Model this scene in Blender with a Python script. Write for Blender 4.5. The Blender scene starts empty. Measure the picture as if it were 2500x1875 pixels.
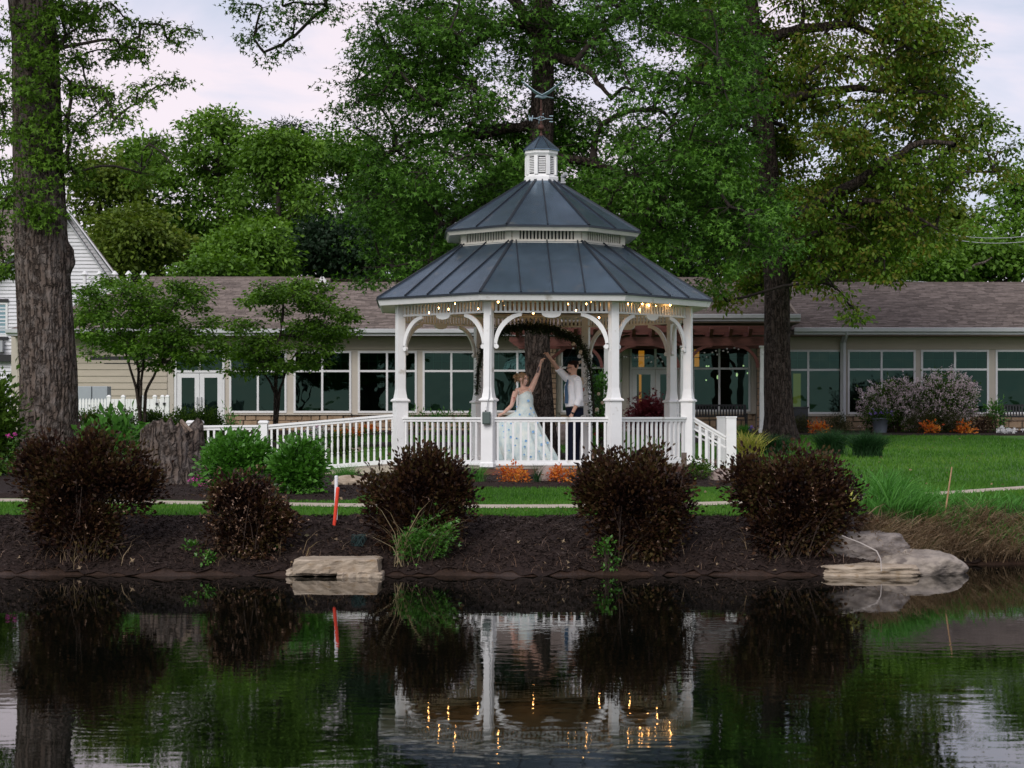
import bpy, math, random
import numpy as np
from mathutils import Vector, Matrix
random.seed(7); RNG = np.random.default_rng(11)
S = bpy.context.scene
COL = S.collection

# ---------------------------------------------------------------- camera
F = 4536.0      # focal length in photo pixels (photo 2500 wide)
HC = 1.9        # eye height above the pond
HOR = 1015.0    # horizon row
PX = 1400.0     # optical axis column
cd = bpy.data.cameras.new('camera'); cam = bpy.data.objects.new('camera', cd); COL.objects.link(cam)
cd.sensor_width = 36.0; cd.lens = 36.0 * F / 2500.0
cd.shift_x = (1250.0 - PX) / 2500.0; cd.shift_y = (HOR - 937.5) / 2500.0
cd.clip_start = 0.2; cd.clip_end = 2000
cd.dof.use_dof = True; cd.dof.focus_distance = 34.0; cd.dof.aperture_fstop = 5.0
cam.location = (0, 0, HC); cam.rotation_euler = (math.radians(90), 0, 0)
S.camera = cam
# ---------------------------------------------------------------- sky, sun, exposure
SUN_EL, SUN_AZ = 36.0, 200.0     # soft light over the camera's left shoulder
W = bpy.data.worlds.new('World'); S.world = W; W.use_nodes = True
wn = W.node_tree.nodes; wl = W.node_tree.links; wn.clear()
wo = wn.new('ShaderNodeOutputWorld'); bg1 = wn.new('ShaderNodeBackground'); bg2 = wn.new('ShaderNodeBackground'); ad = wn.new('ShaderNodeAddShader')
sky = wn.new('ShaderNodeTexSky'); sky.sky_type = 'NISHITA'; sky.sun_disc = False
sky.sun_elevation = math.radians(SUN_EL); sky.sun_rotation = math.radians(SUN_AZ)
bg1.inputs['Strength'].default_value = 0.016
tcw = wn.new('ShaderNodeTexCoord'); mp = wn.new('ShaderNodeMapping'); mp.inputs['Scale'].default_value = (1.0, 1.0, 2.6)
mp.inputs['Location'].default_value = (0.3, 0.0, 0.1)
nz = wn.new('ShaderNodeTexNoise'); nz.inputs['Scale'].default_value = 4.6; nz.inputs['Detail'].default_value = 6; nz.inputs['Roughness'].default_value = 0.55; nz.inputs['Distortion'].default_value = 0.5
cr = wn.new('ShaderNodeValToRGB'); cr.color_ramp.elements[0].position = 0.40; cr.color_ramp.elements[1].position = 0.62
cr.color_ramp.elements[0].color = (0.47, 0.51, 0.62, 1); cr.color_ramp.elements[1].color = (0.82, 0.70, 0.74, 1)
e = cr.color_ramp.elements.new(0.52); e.color = (0.65, 0.62, 0.71, 1)
bg2.inputs['Strength'].default_value = 0.71
wl.new(tcw.outputs['Generated'], mp.inputs['Vector']); wl.new(mp.outputs['Vector'], nz.inputs['Vector'])
wl.new(nz.outputs['Fac'], cr.inputs['Fac']); wl.new(cr.outputs['Color'], bg2.inputs['Color'])
wl.new(sky.outputs['Color'], bg1.inputs['Color'])
wl.new(bg1.outputs[0], ad.inputs[0]); wl.new(bg2.outputs[0], ad.inputs[1]); wl.new(ad.outputs[0], wo.inputs['Surface'])
sd = bpy.data.lights.new('sun', 'SUN'); sd.energy = 1.5; sd.angle = math.radians(35); sd.color = (1.0, 0.97, 0.94)
so = bpy.data.objects.new('sun', sd); COL.objects.link(so)
az = math.radians(SUN_AZ); el = math.radians(SUN_EL)
sdir = Vector((math.sin(az) * math.cos(el), math.cos(az) * math.cos(el), math.sin(el)))
so.rotation_euler = sdir.to_track_quat('Z', 'Y').to_euler(); so.location = (0, -5, 30)
S.view_settings.view_transform = 'Standard'; S.view_settings.look = 'None'; S.view_settings.gamma = 1.0
S.view_settings.exposure = 0.58
S.cycles.diffuse_bounces = 2; S.cycles.transparent_max_bounces = 12; S.view_settings.use_curve_mapping = False

# ---------------------------------------------------------------- helpers
def wx(px, Y): return (px - PX) * Y / F
def wz(py, Y): return HC + (HOR - py) * Y / F
def P(px, py, Y): return Vector((wx(px, Y), Y, wz(py, Y)))

def rootloc(parent):
    v = Vector((0, 0, 0)); p = parent
    while p is not None:
        v = v + p.location; p = p.parent
    return v

def tag(o, label=None, cat=None, group=None, kind=None):
    if label: o['label'] = label
    if cat: o['category'] = cat
    if group: o['group'] = group
    if kind: o['kind'] = kind
    return o
def thing(name, label, cat, loc=(0, 0, 0), group=None):
    o = bpy.data.objects.new(name, None); COL.objects.link(o); o.location = loc; o.empty_display_size = 0.2
    return tag(o, label, cat, group)
def link(name, me, parent=None, loc=None, rotz=None):
    o = bpy.data.objects.new(name, me); COL.objects.link(o)
    if parent is not None: o.parent = parent
    if loc is not None: o.location = Vector(loc) - rootloc(parent)
    if rotz is not None: o.rotation_euler = (0, 0, rotz)
    return o
def copy_tree(o, parent=None):
    c = o.copy(); COL.objects.link(c)
    if parent is not None: c.parent = parent
    for ch in list(o.children): copy_tree(ch, c)
    return c

class MB:
    def __init__(s): s.v = []; s.f = []; s.m = []; s.k = 0
    def add(s, vs, fs):
        b = len(s.v); s.v.extend([tuple(q) for q in vs]); s.f.extend([tuple(b + i for i in f) for f in fs]); s.m.extend([s.k] * len(fs)); return s
    def box(s, c, d, rz=0.0, rx=0.0):
        hx, hy, hz = d[0] / 2, d[1] / 2, d[2] / 2
        M = Matrix.Rotation(rz, 3, 'Z') @ Matrix.Rotation(rx, 3, 'X')
        vs = [Vector(c) + M @ Vector((a * hx, b * hy, e * hz)) for e in (-1, 1) for b in (-1, 1) for a in (-1, 1)]
        return s.add(vs, [(0, 2, 3, 1), (4, 5, 7, 6), (0, 1, 5, 4), (2, 6, 7, 3), (0, 4, 6, 2), (1, 3, 7, 5)])
    def bb(s, x0, x1, y0, y1, z0, z1): return s.box(((x0 + x1) / 2, (y0 + y1) / 2, (z0 + z1) / 2), (abs(x1 - x0), abs(y1 - y0), abs(z1 - z0)))
    def bar(s, p0, p1, w, h, up=(0, 0, 1)):
        p0, p1 = Vector(p0), Vector(p1); d = (p1 - p0).normalized(); a = d.cross(Vector(up)).normalized(); b = a.cross(d)
        vs = [p + a * (i * w / 2) + b * (j * h / 2) for p in (p0, p1) for i, j in ((-1, -1), (1, -1), (1, 1), (-1, 1))]
        return s.add(vs, [(0, 1, 2, 3), (7, 6, 5, 4), (0, 4, 5, 1), (1, 5, 6, 2), (2, 6, 7, 3), (3, 7, 4, 0)])
    def tube(s, pts, r, n=8, cap=True, flat=1.0):
        pts = [Vector(q) for q in pts]; N = len(pts)
        if not hasattr(r, '__len__'): r = [r] * N
        ref = None; rings = []
        for i in range(N):
            t = (pts[min(i + 1, N - 1)] - pts[max(i - 1, 0)])
            if t.length < 1e-9: t = Vector((0, 0, 1))
            t.normalize()
            if ref is None: ref = Vector((0, 1, 0)) if abs(t.y) < 0.9 else Vector((1, 0, 0))
            a = (ref - t * ref.dot(t)).normalized(); ref = a; b = t.cross(a)
            rings.append([pts[i] + (a * math.cos(2 * math.pi * k / n) * flat + b * math.sin(2 * math.pi * k / n)) * r[i] for k in range(n)])
        vs = [q for R in rings for q in R]; fs = []
        for i in range(N - 1):
            for k in range(n):
                k2 = (k + 1) % n; fs.append((i * n + k, i * n + k2, (i + 1) * n + k2, (i + 1) * n + k))
        if cap: fs.append(tuple(range(n - 1, -1, -1))); fs.append(tuple((N - 1) * n + k for k in range(n)))
        return s.add(vs, fs)
    def lathe(s, prof, c=(0, 0, 0), n=16, ph=0.0, sx=1.0, sy=1.0):
        vs = [(c[0] + r * sx * math.cos(ph + 2 * math.pi * k / n), c[1] + r * sy * math.sin(ph + 2 * math.pi * k / n), c[2] + z) for r, z in prof for k in range(n)]
        fs = [(i * n + k, i * n + (k + 1) % n, (i + 1) * n + (k + 1) % n, (i + 1) * n + k) for i in range(len(prof) - 1) for k in range(n)]
        fs.append(tuple(range(n - 1, -1, -1))); fs.append(tuple((len(prof) - 1) * n + k for k in range(n)))
        return s.add(vs, fs)
    def prism(s, poly, T, U, N_, o, d0, d1):
        """poly in (u,v): point = o + T*u + U*v, extruded along N_ from d0 to d1"""
        T, U, N_, o = Vector(T), Vector(U), Vector(N_), Vector(o); n = len(poly)
        vs = [o + T * u + U * v + N_ * d for d in (d0, d1) for u, v in poly]
        fs = [tuple(range(n)), tuple(range(2 * n - 1, n - 1, -1))] + [(i, n + i, n + (i + 1) % n, (i + 1) % n) for i in range(n)]
        return s.add(vs, fs)
    def ball(s, c, r, n=12, m=8, sc=(1, 1, 1)):
        prof = [(math.sin(math.pi * j / m), -math.cos(math.pi * j / m)) for j in range(m + 1)]
        prof[0] = (0.02, -1); prof[-1] = (0.02, 1)
        vs = [(c[0] + r * sc[0] * q * math.cos(2 * math.pi * k / n), c[1] + r * sc[1] * q * math.sin(2 * math.pi * k / n), c[2] + r * sc[2] * z) for q, z in prof for k in range(n)]
        fs = [(i * n + k, i * n + (k + 1) % n, (i + 1) * n + (k + 1) % n, (i + 1) * n + k) for i in range(m) for k in range(n)]
        fs.append(tuple(range(n - 1, -1, -1))); fs.append(tuple(m * n + k for k in range(n)))
        return s.add(vs, fs)
    def mesh(s, name, mats, smooth=False, off=(0, 0, 0), bevel=0):
        me = bpy.data.meshes.new(name)
        o = Vector(off); me.from_pydata([tuple(Vector(q) - o) for q in s.v], [], s.f)
        for m in (mats if isinstance(mats, (list, tuple)) else [mats]): me.materials.append(m)
        if any(s.m): me.polygons.foreach_set('material_index', s.m)
        if smooth: me.polygons.foreach_set('use_smooth', [True] * len(me.polygons))
        me.update(); return me
    def build(s, name, mats, parent=None, smooth=False, bevel=0, kind=None):
        ro = rootloc(parent) if parent is not None else Vector((0, 0, 0))
        o = link(name, s.mesh(name, mats, smooth, ro), parent)
        if bevel:
            b = o.modifiers.new('bevel', 'BEVEL'); b.width = bevel; b.segments = 2; b.limit_method = 'ANGLE'; b.angle_limit = 0.6
        if kind: o['kind'] = kind
        return o

def np_mesh(name, V, Fc, mats, parent=None, mi=None, smooth=False, kind=None):
    """V (n,3), Fc (m,3) triangles"""
    me = bpy.data.meshes.new(name); V = np.asarray(V, np.float32); Fc = np.asarray(Fc, np.int32)
    if parent is not None: V = V - np.array(rootloc(parent), np.float32)
    k = Fc.shape[1]
    me.vertices.add(len(V)); me.vertices.foreach_set('co', V.ravel())
    me.loops.add(Fc.size); me.loops.foreach_set('vertex_index', Fc.ravel())
    me.polygons.add(len(Fc)); me.polygons.foreach_set('loop_start', np.arange(0, Fc.size, k, dtype=np.int32))
    me.polygons.foreach_set('loop_total', np.full(len(Fc), k, np.int32))
    for m in (mats if isinstance(mats, (list, tuple)) else [mats]): me.materials.append(m)
    if mi is not None: me.polygons.foreach_set('material_index', np.asarray(mi, np.int32))
    if smooth: me.polygons.foreach_set('use_smooth', np.ones(len(Fc), bool))
    me.update(calc_edges=True)
    o = link(name, me, parent)
    if kind: o['kind'] = kind
    return o

def unit(a): return a / np.maximum(np.linalg.norm(a, axis=-1, keepdims=True), 1e-9)
TPL = {
 'oval': (np.array([[0, 0, 0], [.5, .30, .08], [1, 0, -.06], [.5, -.30, .08]]), np.array([[0, 2, 1], [0, 3, 2]])),
 'slim': (np.array([[0, 0, 0], [.45, .14, .05], [1, 0, -.12], [.45, -.14, .05]]), np.array([[0, 2, 1], [0, 3, 2]])),
 'star': (np.array([[0, 0, 0], [.5, .13, .0], [1, 0, -.1], [.5, -.13, 0], [.2, 0, 0], [.42, .52, .1], [.5, 0, 0], [.42, -.52, .1]]),
          np.array([[0, 2, 1], [0, 3, 2], [4, 6, 5], [4, 7, 6]])),
 'tri': (np.array([[0, .18, 0], [0, -.18, 0], [1, 0, 0]]), np.array([[0, 1, 2]])),
}
def leaves(name, Pn, D, size, tpl, mat, parent=None, kind='stuff', mi=None):
    tv, tf = TPL[tpl]; N = len(Pn); D = unit(D)
    R = unit(RNG.normal(size=(N, 3)) * .6 + np.array([0, 0, 1.0])); Wd = unit(np.cross(D, R)); Nn = np.cross(Wd, D)
    s = (size * np.ones(N))[:, None, None]
    V = Pn[:, None, :] + s * (tv[None, :, 0:1] * D[:, None, :] + tv[None, :, 1:2] * Wd[:, None, :] + tv[None, :, 2:3] * Nn[:, None, :])
    k = len(tv); Fc = (tf[None] + (np.arange(N) * k)[:, None, None]).reshape(-1, 3)
    return np_mesh(name, V.reshape(-1, 3), Fc, mat, parent, mi=None if mi is None else np.repeat(mi, len(tf)), kind=kind)
def blades(name, B, H, W_, lean, mat, parent=None, az=None, kind='stuff'):
    """arching grass blades; B base (n,3), H heights, W_ widths, lean 0..1.4"""
    N = len(B); az = RNG.uniform(0, 2 * np.pi, N) if az is None else az
    out = np.stack([np.cos(az), np.sin(az), 0 * az], 1); fa = RNG.uniform(0, np.pi, N); sid = np.stack([np.cos(fa), np.sin(fa), 0 * fa], 1)
    H = H * np.ones(N); W_ = W_ * np.ones(N); lean = lean * np.ones(N)
    vs = []
    for t, w in ((0, .8), (.4, 1), (.75, .7), (1, 0)):
        c = B + out * (H * lean * t ** 1.8)[:, None] + np.array([0, 0, 1.0]) * (H * (t - .42 * lean * t ** 2.4))[:, None]
        if w > 0: vs += [c - sid * (W_ * w / 2)[:, None], c + sid * (W_ * w / 2)[:, None]]
        else: vs += [c]
    V = np.stack(vs, 1).reshape(-1, 3)
    tf = np.array([[0, 1, 3], [0, 3, 2], [2, 3, 5], [2, 5, 4], [4, 5, 6]])
    Fc = (tf[None] + (np.arange(N) * 7)[:, None, None]).reshape(-1, 3)
    return np_mesh(name, V, Fc, mat, parent, kind=kind)

# ---------------------------------------------------------------- materials
def nodes(name):
    m = bpy.data.materials.new(name); m.use_nodes = True; nt = m.node_tree; nt.nodes.clear()
    o = nt.nodes.new('ShaderNodeOutputMaterial'); return m, nt.nodes, nt.links, o
def pm(name, c, rough=.6, var=.18, sc=6.0, bump=0.0, bsc=40.0, metal=0.0, spec=.4, stretch=(1, 1, 1), c2=None, emis=None, isl=0.0, dirt=None):
    m, n, l, o = nodes(name); b = n.new('ShaderNodeBsdfPrincipled'); l.new(b.outputs[0], o.inputs[0])
    b.inputs['Roughness'].default_value = rough; b.inputs['Metallic'].default_value = metal; b.inputs['Specular IOR Level'].default_value = spec
    tc = n.new('ShaderNodeTexCoord'); mp = n.new('ShaderNodeMapping'); mp.inputs['Scale'].default_value = stretch; l.new(tc.outputs['Object'], mp.inputs[0])
    no = n.new('ShaderNodeTexNoise'); no.inputs['Scale'].default_value = sc; no.inputs['Detail'].default_value = 5; no.inputs['Roughness'].default_value = .65; l.new(mp.outputs[0], no.inputs['Vector'])
    r = n.new('ShaderNodeValToRGB'); r.color_ramp.elements[0].position = .32; r.color_ramp.elements[1].position = .68
    hi = c2 if c2 else tuple(min(1, x * (1 + var)) for x in c); lo = c if c2 else tuple(x * (1 - var) for x in c)
    r.color_ramp.elements[0].color = (*lo, 1); r.color_ramp.elements[1].color = (*hi, 1); l.new(no.outputs['Fac'], r.inputs[0]); out = r.outputs[0]
    if isl:
        g = n.new('ShaderNodeNewGeometry'); mr = n.new('ShaderNodeMapRange'); mr.inputs['To Min'].default_value = 1 - isl; mr.inputs['To Max'].default_value = 1 + isl
        l.new(g.outputs['Random Per Island'], mr.inputs['Value']); mx = n.new('ShaderNodeMix'); mx.data_type = 'RGBA'; mx.blend_type = 'MULTIPLY'; mx.inputs[0].default_value = 1
        l.new(out, mx.inputs[6]); l.new(mr.outputs[0], mx.inputs[7]); out = mx.outputs[2]
    if dirt:
        n2 = n.new('ShaderNodeTexNoise'); n2.inputs['Scale'].default_value = dirt[1]; n2.inputs['Detail'].default_value = 7; l.new(mp.outputs[0], n2.inputs['Vector'])
        r2 = n.new('ShaderNodeValToRGB'); r2.color_ramp.elements[0].position = dirt[2]; r2.color_ramp.elements[1].position = dirt[2] + .12
        l.new(n2.outputs['Fac'], r2.inputs[0]); mx = n.new('ShaderNodeMix'); mx.data_type = 'RGBA'; l.new(r2.outputs[0], mx.inputs[0]); l.new(out, mx.inputs[6]); mx.inputs[7].default_value = (*dirt[0], 1); out = mx.outputs[2]
    l.new(out, b.inputs['Base Color'])
    if bump:
        nb = n.new('ShaderNodeTexNoise'); nb.inputs['Scale'].default_value = bsc; nb.inputs['Detail'].default_value = 6; l.new(mp.outputs[0], nb.inputs['Vector'])
        bp = n.new('ShaderNodeBump'); bp.inputs['Strength'].default_value = min(1, bump); bp.inputs['Distance'].default_value = .02; l.new(nb.outputs['Fac'], bp.inputs['Height']); l.new(bp.outputs[0], b.inputs['Normal'])
    if emis: b.inputs['Emission Color'].default_value = (*emis[0], 1); b.inputs['Emission Strength'].default_value = emis[1]
    return m
def leafm(name, cols, trans=.24, rough=.55, spec=.2, big=.6):
    """leaf colours differ from leaf to leaf (random per island) and from spray to spray (noise)"""
    m, n, l, o = nodes(name); b = n.new('ShaderNodeBsdfPrincipled'); t = n.new('ShaderNodeBsdfTranslucent'); mix = n.new('ShaderNodeMixShader')
    g = n.new('ShaderNodeNewGeometry'); tc = n.new('ShaderNodeTexCoord'); no = n.new('ShaderNodeTexNoise'); no.inputs['Scale'].default_value = big; no.inputs['Detail'].default_value = 3
    l.new(tc.outputs['Object'], no.inputs['Vector'])
    a = n.new('ShaderNodeMath'); a.operation = 'MULTIPLY_ADD'; a.inputs[1].default_value = .55; l.new(g.outputs['Random Per Island'], a.inputs[0])
    sb = n.new('ShaderNodeMath'); sb.operation = 'MULTIPLY_ADD'; sb.inputs[1].default_value = 1.3; sb.inputs[2].default_value = -.42; l.new(no.outputs['Fac'], sb.inputs[0]); l.new(sb.outputs[0], a.inputs[2])
    r = n.new('ShaderNodeValToRGB'); k = len(cols); els = r.color_ramp.elements
    while len(els) < k: els.new(.5)
    for i, c in enumerate(cols): els[i].position = i / (k - 1) if k > 1 else 0; els[i].color = (*c, 1)
    l.new(a.outputs[0], r.inputs[0]); l.new(r.outputs[0], b.inputs['Base Color'])
    hs = n.new('ShaderNodeHueSaturation'); hs.inputs['Value'].default_value = 1.5; hs.inputs['Saturation'].default_value = 1.1; l.new(r.outputs[0], hs.inputs['Color']); l.new(hs.outputs[0], t.inputs['Color'])
    b.inputs['Roughness'].default_value = rough; b.inputs['Specular IOR Level'].default_value = spec
    mix.inputs[0].default_value = trans; l.new(b.outputs[0], mix.inputs[1]); l.new(t.outputs[0], mix.inputs[2]); l.new(mix.outputs[0], o.inputs[0])
    return m

def barkm(name, c, c2, k=9.0):
    m, n, l, o = nodes(name); b = n.new('ShaderNodeBsdfPrincipled'); l.new(b.outputs[0], o.inputs[0]); b.inputs['Roughness'].default_value = .9; b.inputs['Specular IOR Level'].default_value = .15
    tc = n.new('ShaderNodeTexCoord'); mp = n.new('ShaderNodeMapping'); mp.inputs['Scale'].default_value = (1, 1, .16); l.new(tc.outputs['Object'], mp.inputs[0])
    v = n.new('ShaderNodeTexVoronoi'); v.feature = 'DISTANCE_TO_EDGE'; v.inputs['Scale'].default_value = k
    no = n.new('ShaderNodeTexNoise'); no.inputs['Scale'].default_value = 7; no.inputs['Detail'].default_value = 7
    mx0 = n.new('ShaderNodeMix'); mx0.data_type = 'VECTOR'; mx0.inputs[0].default_value = .12; l.new(mp.outputs[0], mx0.inputs[4]); l.new(no.outputs['Color'], mx0.inputs[5]); l.new(mx0.outputs[1], v.inputs['Vector'])
    l.new(tc.outputs['Object'], no.inputs['Vector'])
    r = n.new('ShaderNodeValToRGB'); r.color_ramp.elements[0].position = .0; r.color_ramp.elements[1].position = .16
    r.color_ramp.elements[0].color = (*[x * .22 for x in c], 1); r.color_ramp.elements[1].color = (*c, 1); l.new(v.outputs['Distance'], r.inputs[0])
    mx = n.new('ShaderNodeMix'); mx.data_type = 'RGBA'; mx.blend_type = 'MIX'
    r3 = n.new('ShaderNodeMapRange'); r3.inputs['From Min'].default_value = .45; r3.inputs['From Max'].default_value = .8; l.new(no.outputs['Fac'], r3.inputs['Value']); l.new(r3.outputs[0], mx.inputs[0])
    l.new(r.outputs[0], mx.inputs[6]); mx.inputs[7].default_value = (*c2, 1); l.new(mx.outputs[2], b.inputs['Base Color'])
    ma = n.new('ShaderNodeMath'); ma.operation = 'MULTIPLY_ADD'; ma.inputs[1].default_value = .35; l.new(no.outputs['Fac'], ma.inputs[0]); mn = n.new('ShaderNodeMath'); mn.operation = 'MINIMUM'; mn.inputs[1].default_value = .22; l.new(v.outputs['Distance'], mn.inputs[0]); l.new(mn.outputs[0], ma.inputs[2])
    bp = n.new('ShaderNodeBump'); bp.inputs['Strength'].default_value = 1.0; bp.inputs['Distance'].default_value = .20; l.new(ma.outputs[0], bp.inputs['Height']); l.new(bp.outputs[0], b.inputs['Normal'])
    return m

M = {}
M['white'] = pm('white_paint', (.78, .78, .77), .45, .05, 3, .06, 30, dirt=((.46, .43, .38), 5.0, .63))
M['cream'] = pm('cream_paint', (.70, .66, .57), .5, .07, 4, .06, 30, dirt=((.35, .28, .2), 9.0, .66))
M['ceiling'] = pm('ceiling_boards', (.55, .42, .28), .6, .15, 3)
M['metal'] = pm('standing_seam_metal', (.12, .17, .225), .26, .22, 1.6, .03, 12, metal=.75, spec=.5, dirt=((.20, .22, .24), 5, .60))
M['seam'] = pm('seam_metal', (.03, .036, .046), .4, .2, 3, metal=.4)
M['skirt'] = pm('red_brown_skirt', (.10, .04, .028), .7, .25, 5, .2)
M['deck'] = pm('deck_boards', (.28, .24, .2), .7, .15, 4)
M['box_green'] = pm('green_grey_box', (.075, .105, .095), .5, .1, 4)
M['grey'] = pm('grey_metal', (.32, .33, .34), .5, .1, 5)
M['dark'] = pm('dark_iron', (.012, .012, .014), .4, .2, 6)
M['bark1'] = barkm('oak_bark', (.115, .088, .072), (.19, .165, .15), 11)
M['bark2'] = barkm('dark_oak_bark', (.060, .044, .036), (.10, .08, .07), 13)
M['twig'] = pm('twig_bark', (.030, .022, .018), .9, .3, 5)
M['stemred'] = pm('shrub_stems', (.05, .032, .024), .9, .3, 5)
M['oak'] = leafm('pin_oak_leaves', [(.014, .038, .006), (.042, .112, .013), (.095, .22, .026), (.18, .36, .055)], big=.9)
M['oak_l'] = leafm('left_oak_leaves', [(.03, .068, .006), (.08, .17, .014), (.15, .28, .028)], big=.8)
M['oak_r'] = leafm('russet_oak_leaves', [(.030, .064, .007), (.075, .15, .013), (.12, .215, .02), (.15, .125, .02), (.19, .32, .038)], big=.5)
M['bg1'] = leafm('wood_leaves', [(.030, .068, .008), (.065, .14, .015), (.115, .225, .026), (.18, .31, .045)], big=.22)
M['bg2'] = leafm('wood_leaves_yellow', [(.035, .065, .008), (.07, .115, .013), (.12, .175, .022), (.17, .20, .035)], big=.25)
M['pine'] = leafm('pine_needles', [(.008, .02, .008), (.015, .034, .014), (.022, .048, .02)], big=.4)
M['dog'] = leafm('small_tree_leaves', [(.028, .068, .008), (.065, .145, .014), (.12, .24, .026), (.20, .34, .045)], big=1.2)
M['maroon'] = leafm('ninebark_leaves', [(.006, .0035, .003), (.012, .006, .005), (.028, .012, .008), (.058, .028, .012), (.045, .038, .011), (.09, .045, .022)], trans=.15, big=1.8, rough=.5)
M['boxg'] = leafm('glossy_shrub_leaves', [(.018, .065, .008), (.045, .14, .014), (.08, .22, .03), (.13, .30, .05)], big=2, rough=.35, spec=.5)
M['hedge'] = leafm('hedge_leaves', [(.016, .042, .006), (.045, .095, .010), (.10, .17, .022)], big=2)
M['olive'] = leafm('olive_shrub_leaves', [(.03, .03, .012), (.05, .055, .018), (.08, .085, .03)], big=2)
M['lilac'] = leafm('lilac_flowers', [(.46, .34, .36), (.68, .55, .58), (.84, .76, .78)], trans=.2, big=1.0)
M['orange'] = leafm('coral_bells_leaves', [(.25, .03, .01), (.50, .10, .02), (.62, .24, .04), (.50, .34, .06)], big=3.0)
M['pink'] = leafm('magenta_petals', [(.45, .04, .25), (.65, .12, .42)], big=3)
M['purple'] = leafm('purple_petals', [(.2, .09, .45), (.42, .3, .7)], big=3)
M['whitef'] = leafm('white_petals', [(.6, .6, .58), (.8, .8, .8)], big=3)
M['redf'] = leafm('red_petals', [(.25, .008, .015), (.5, .02, .03)], big=3)
M['jmaple'] = leafm('red_maple_leaves', [(.05, .008, .012), (.11, .016, .022), (.17, .035, .04)], big=2)
M['grass'] = leafm('grass_blades', [(.024, .080, .009), (.050, .145, .016), (.085, .20, .026), (.14, .24, .04)], big=.30, trans=.35)
M['reed'] = leafm('reed_blades', [(.04, .13, .022), (.08, .23, .04), (.14, .32, .08)], big=1.2, trans=.35)
M['dry'] = leafm('dry_grass', [(.10, .065, .035), (.20, .135, .08), (.36, .27, .17), (.20, .15, .05)], big=2, trans=.2)
M['liri'] = leafm('liriope_blades', [(.010, .035, .010), (.02, .06, .018), (.035, .09, .03)], big=2)
M['varieg'] = leafm('variegated_blades', [(.12, .20, .03), (.42, .40, .08), (.55, .50, .18)], big=2)
M['hosta'] = leafm('hosta_leaves', [(.04, .12, .02), (.07, .19, .03), (.11, .25, .05)], big=2, rough=.4)
M['seed'] = leafm('seed_heads', [(.14, .07, .04), (.26, .16, .10), (.42, .30, .24)], big=3)
M['mulchchip'] = leafm('mulch_chips', [(.006, .004, .0035), (.018, .011, .009), (.035, .023, .018), (.09, .07, .062)], big=3, trans=0.0, rough=.8, spec=.2)
# ---------------------------------------------------------------- ground, pond
def shore(x):
    x = np.asarray(x, float)
    return 22.1 + 1.7 / (1 + np.exp(-(x - 4.35) * 3.0)) + .07 * np.sin(x * 1.7) + .045 * np.sin(x * 4.3 + 1) + .02 * np.sin(x * 11.3)
def gz(x, y):
    x = np.asarray(x, float); y = np.asarray(y, float); s = shore(x)
    up = np.minimum(.132 + .0195 * y, 1.36)
    t = np.clip((y - s) / 1.75, 0, 1)
    up0 = .132 + .0195 * (s + 1.75)
    h = up0 * (t * (1.6 - .6 * t)) + .02 * np.sin(x * 5.1 + y * 3) * np.sin(t * np.pi)
    land = np.where(y < s + 1.75, h, np.maximum(up, up0))
    wat = -np.minimum((s - y) * .45, .9)
    near = np.clip((-6 - y) * .3, -.9, .6)
    return np.where(y < s, np.maximum(wat, near), land)
def gzs(x, y): return float(gz(x, y))
def grid(name, xs, ys, zf, mat, kind='structure', keep=None):
    X, Y = np.meshgrid(xs, ys); Z = zf(X, Y); V = np.stack([X, Y, Z], -1).reshape(-1, 3)
    nx, ny = len(xs), len(ys); i = np.arange(ny - 1)[:, None] * nx + np.arange(nx - 1)[None]
    Fc = np.stack([i, i + 1, i + nx + 1, i + nx], -1).reshape(-1, 4)
    if keep is not None:
        c = V[Fc].mean(1); Fc = Fc[keep(c[:, 0], c[:, 1])]
    return np_mesh(name, V, Fc, mat, None, smooth=True, kind=kind)

def lawnmat():
    m, n, l, o = nodes('lawn'); b = n.new('ShaderNodeBsdfPrincipled'); l.new(b.outputs[0], o.inputs[0]); b.inputs['Roughness'].default_value = .8; b.inputs['Specular IOR Level'].default_value = .2
    tc = n.new('ShaderNodeTexCoord')
    a = n.new('ShaderNodeTexNoise'); a.inputs['Scale'].default_value = .5; a.inputs['Detail'].default_value = 4; l.new(tc.outputs['Object'], a.inputs['Vector'])
    c = n.new('ShaderNodeTexNoise'); c.inputs['Scale'].default_value = 26; c.inputs['Detail'].default_value = 6; l.new(tc.outputs['Object'], c.inputs['Vector'])
    mt = n.new('ShaderNodeMath'); mt.operation = 'MULTIPLY_ADD'; mt.inputs[1].default_value = .6; l.new(a.outputs['Fac'], mt.inputs[0])
    m2 = n.new('ShaderNodeMath'); m2.operation = 'MULTIPLY'; m2.inputs[1].default_value = .45; l.new(c.outputs['Fac'], m2.inputs[0]); l.new(m2.outputs[0], mt.inputs[2])
    r = n.new('ShaderNodeValToRGB'); r.color_ramp.elements[0].position = .38; r.color_ramp.elements[1].position = .64
    r.color_ramp.elements[0].color = (.030, .090, .011, 1); r.color_ramp.elements[1].color = (.075, .18, .024, 1); l.new(mt.outputs[0], r.inputs[0]); l.new(r.outputs[0], b.inputs['Base Color'])
    bp = n.new('ShaderNodeBump'); bp.inputs['Strength'].default_value = .7; bp.inputs['Distance'].default_value = .05; l.new(c.outputs['Fac'], bp.inputs['Height']); l.new(bp.outputs[0], b.inputs['Normal'])
    return m
M['lawn'] = lawnmat()
M['mulch'] = pm('mulch', (.010, .006, .005), .9, 0, 22, .8, 60, c2=(.030, .018, .014), spec=.2)
M['mud'] = pm('wet_mud', (.030, .016, .010), .55, .3, 8, .5, 30)
M['concrete'] = pm('path_concrete', (.42, .36, .29), .85, .12, 3, .15, 60)
M['paver'] = pm('brick_paver', (.30, .18, .14), .85, .25, 8, .4, 30)
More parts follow.
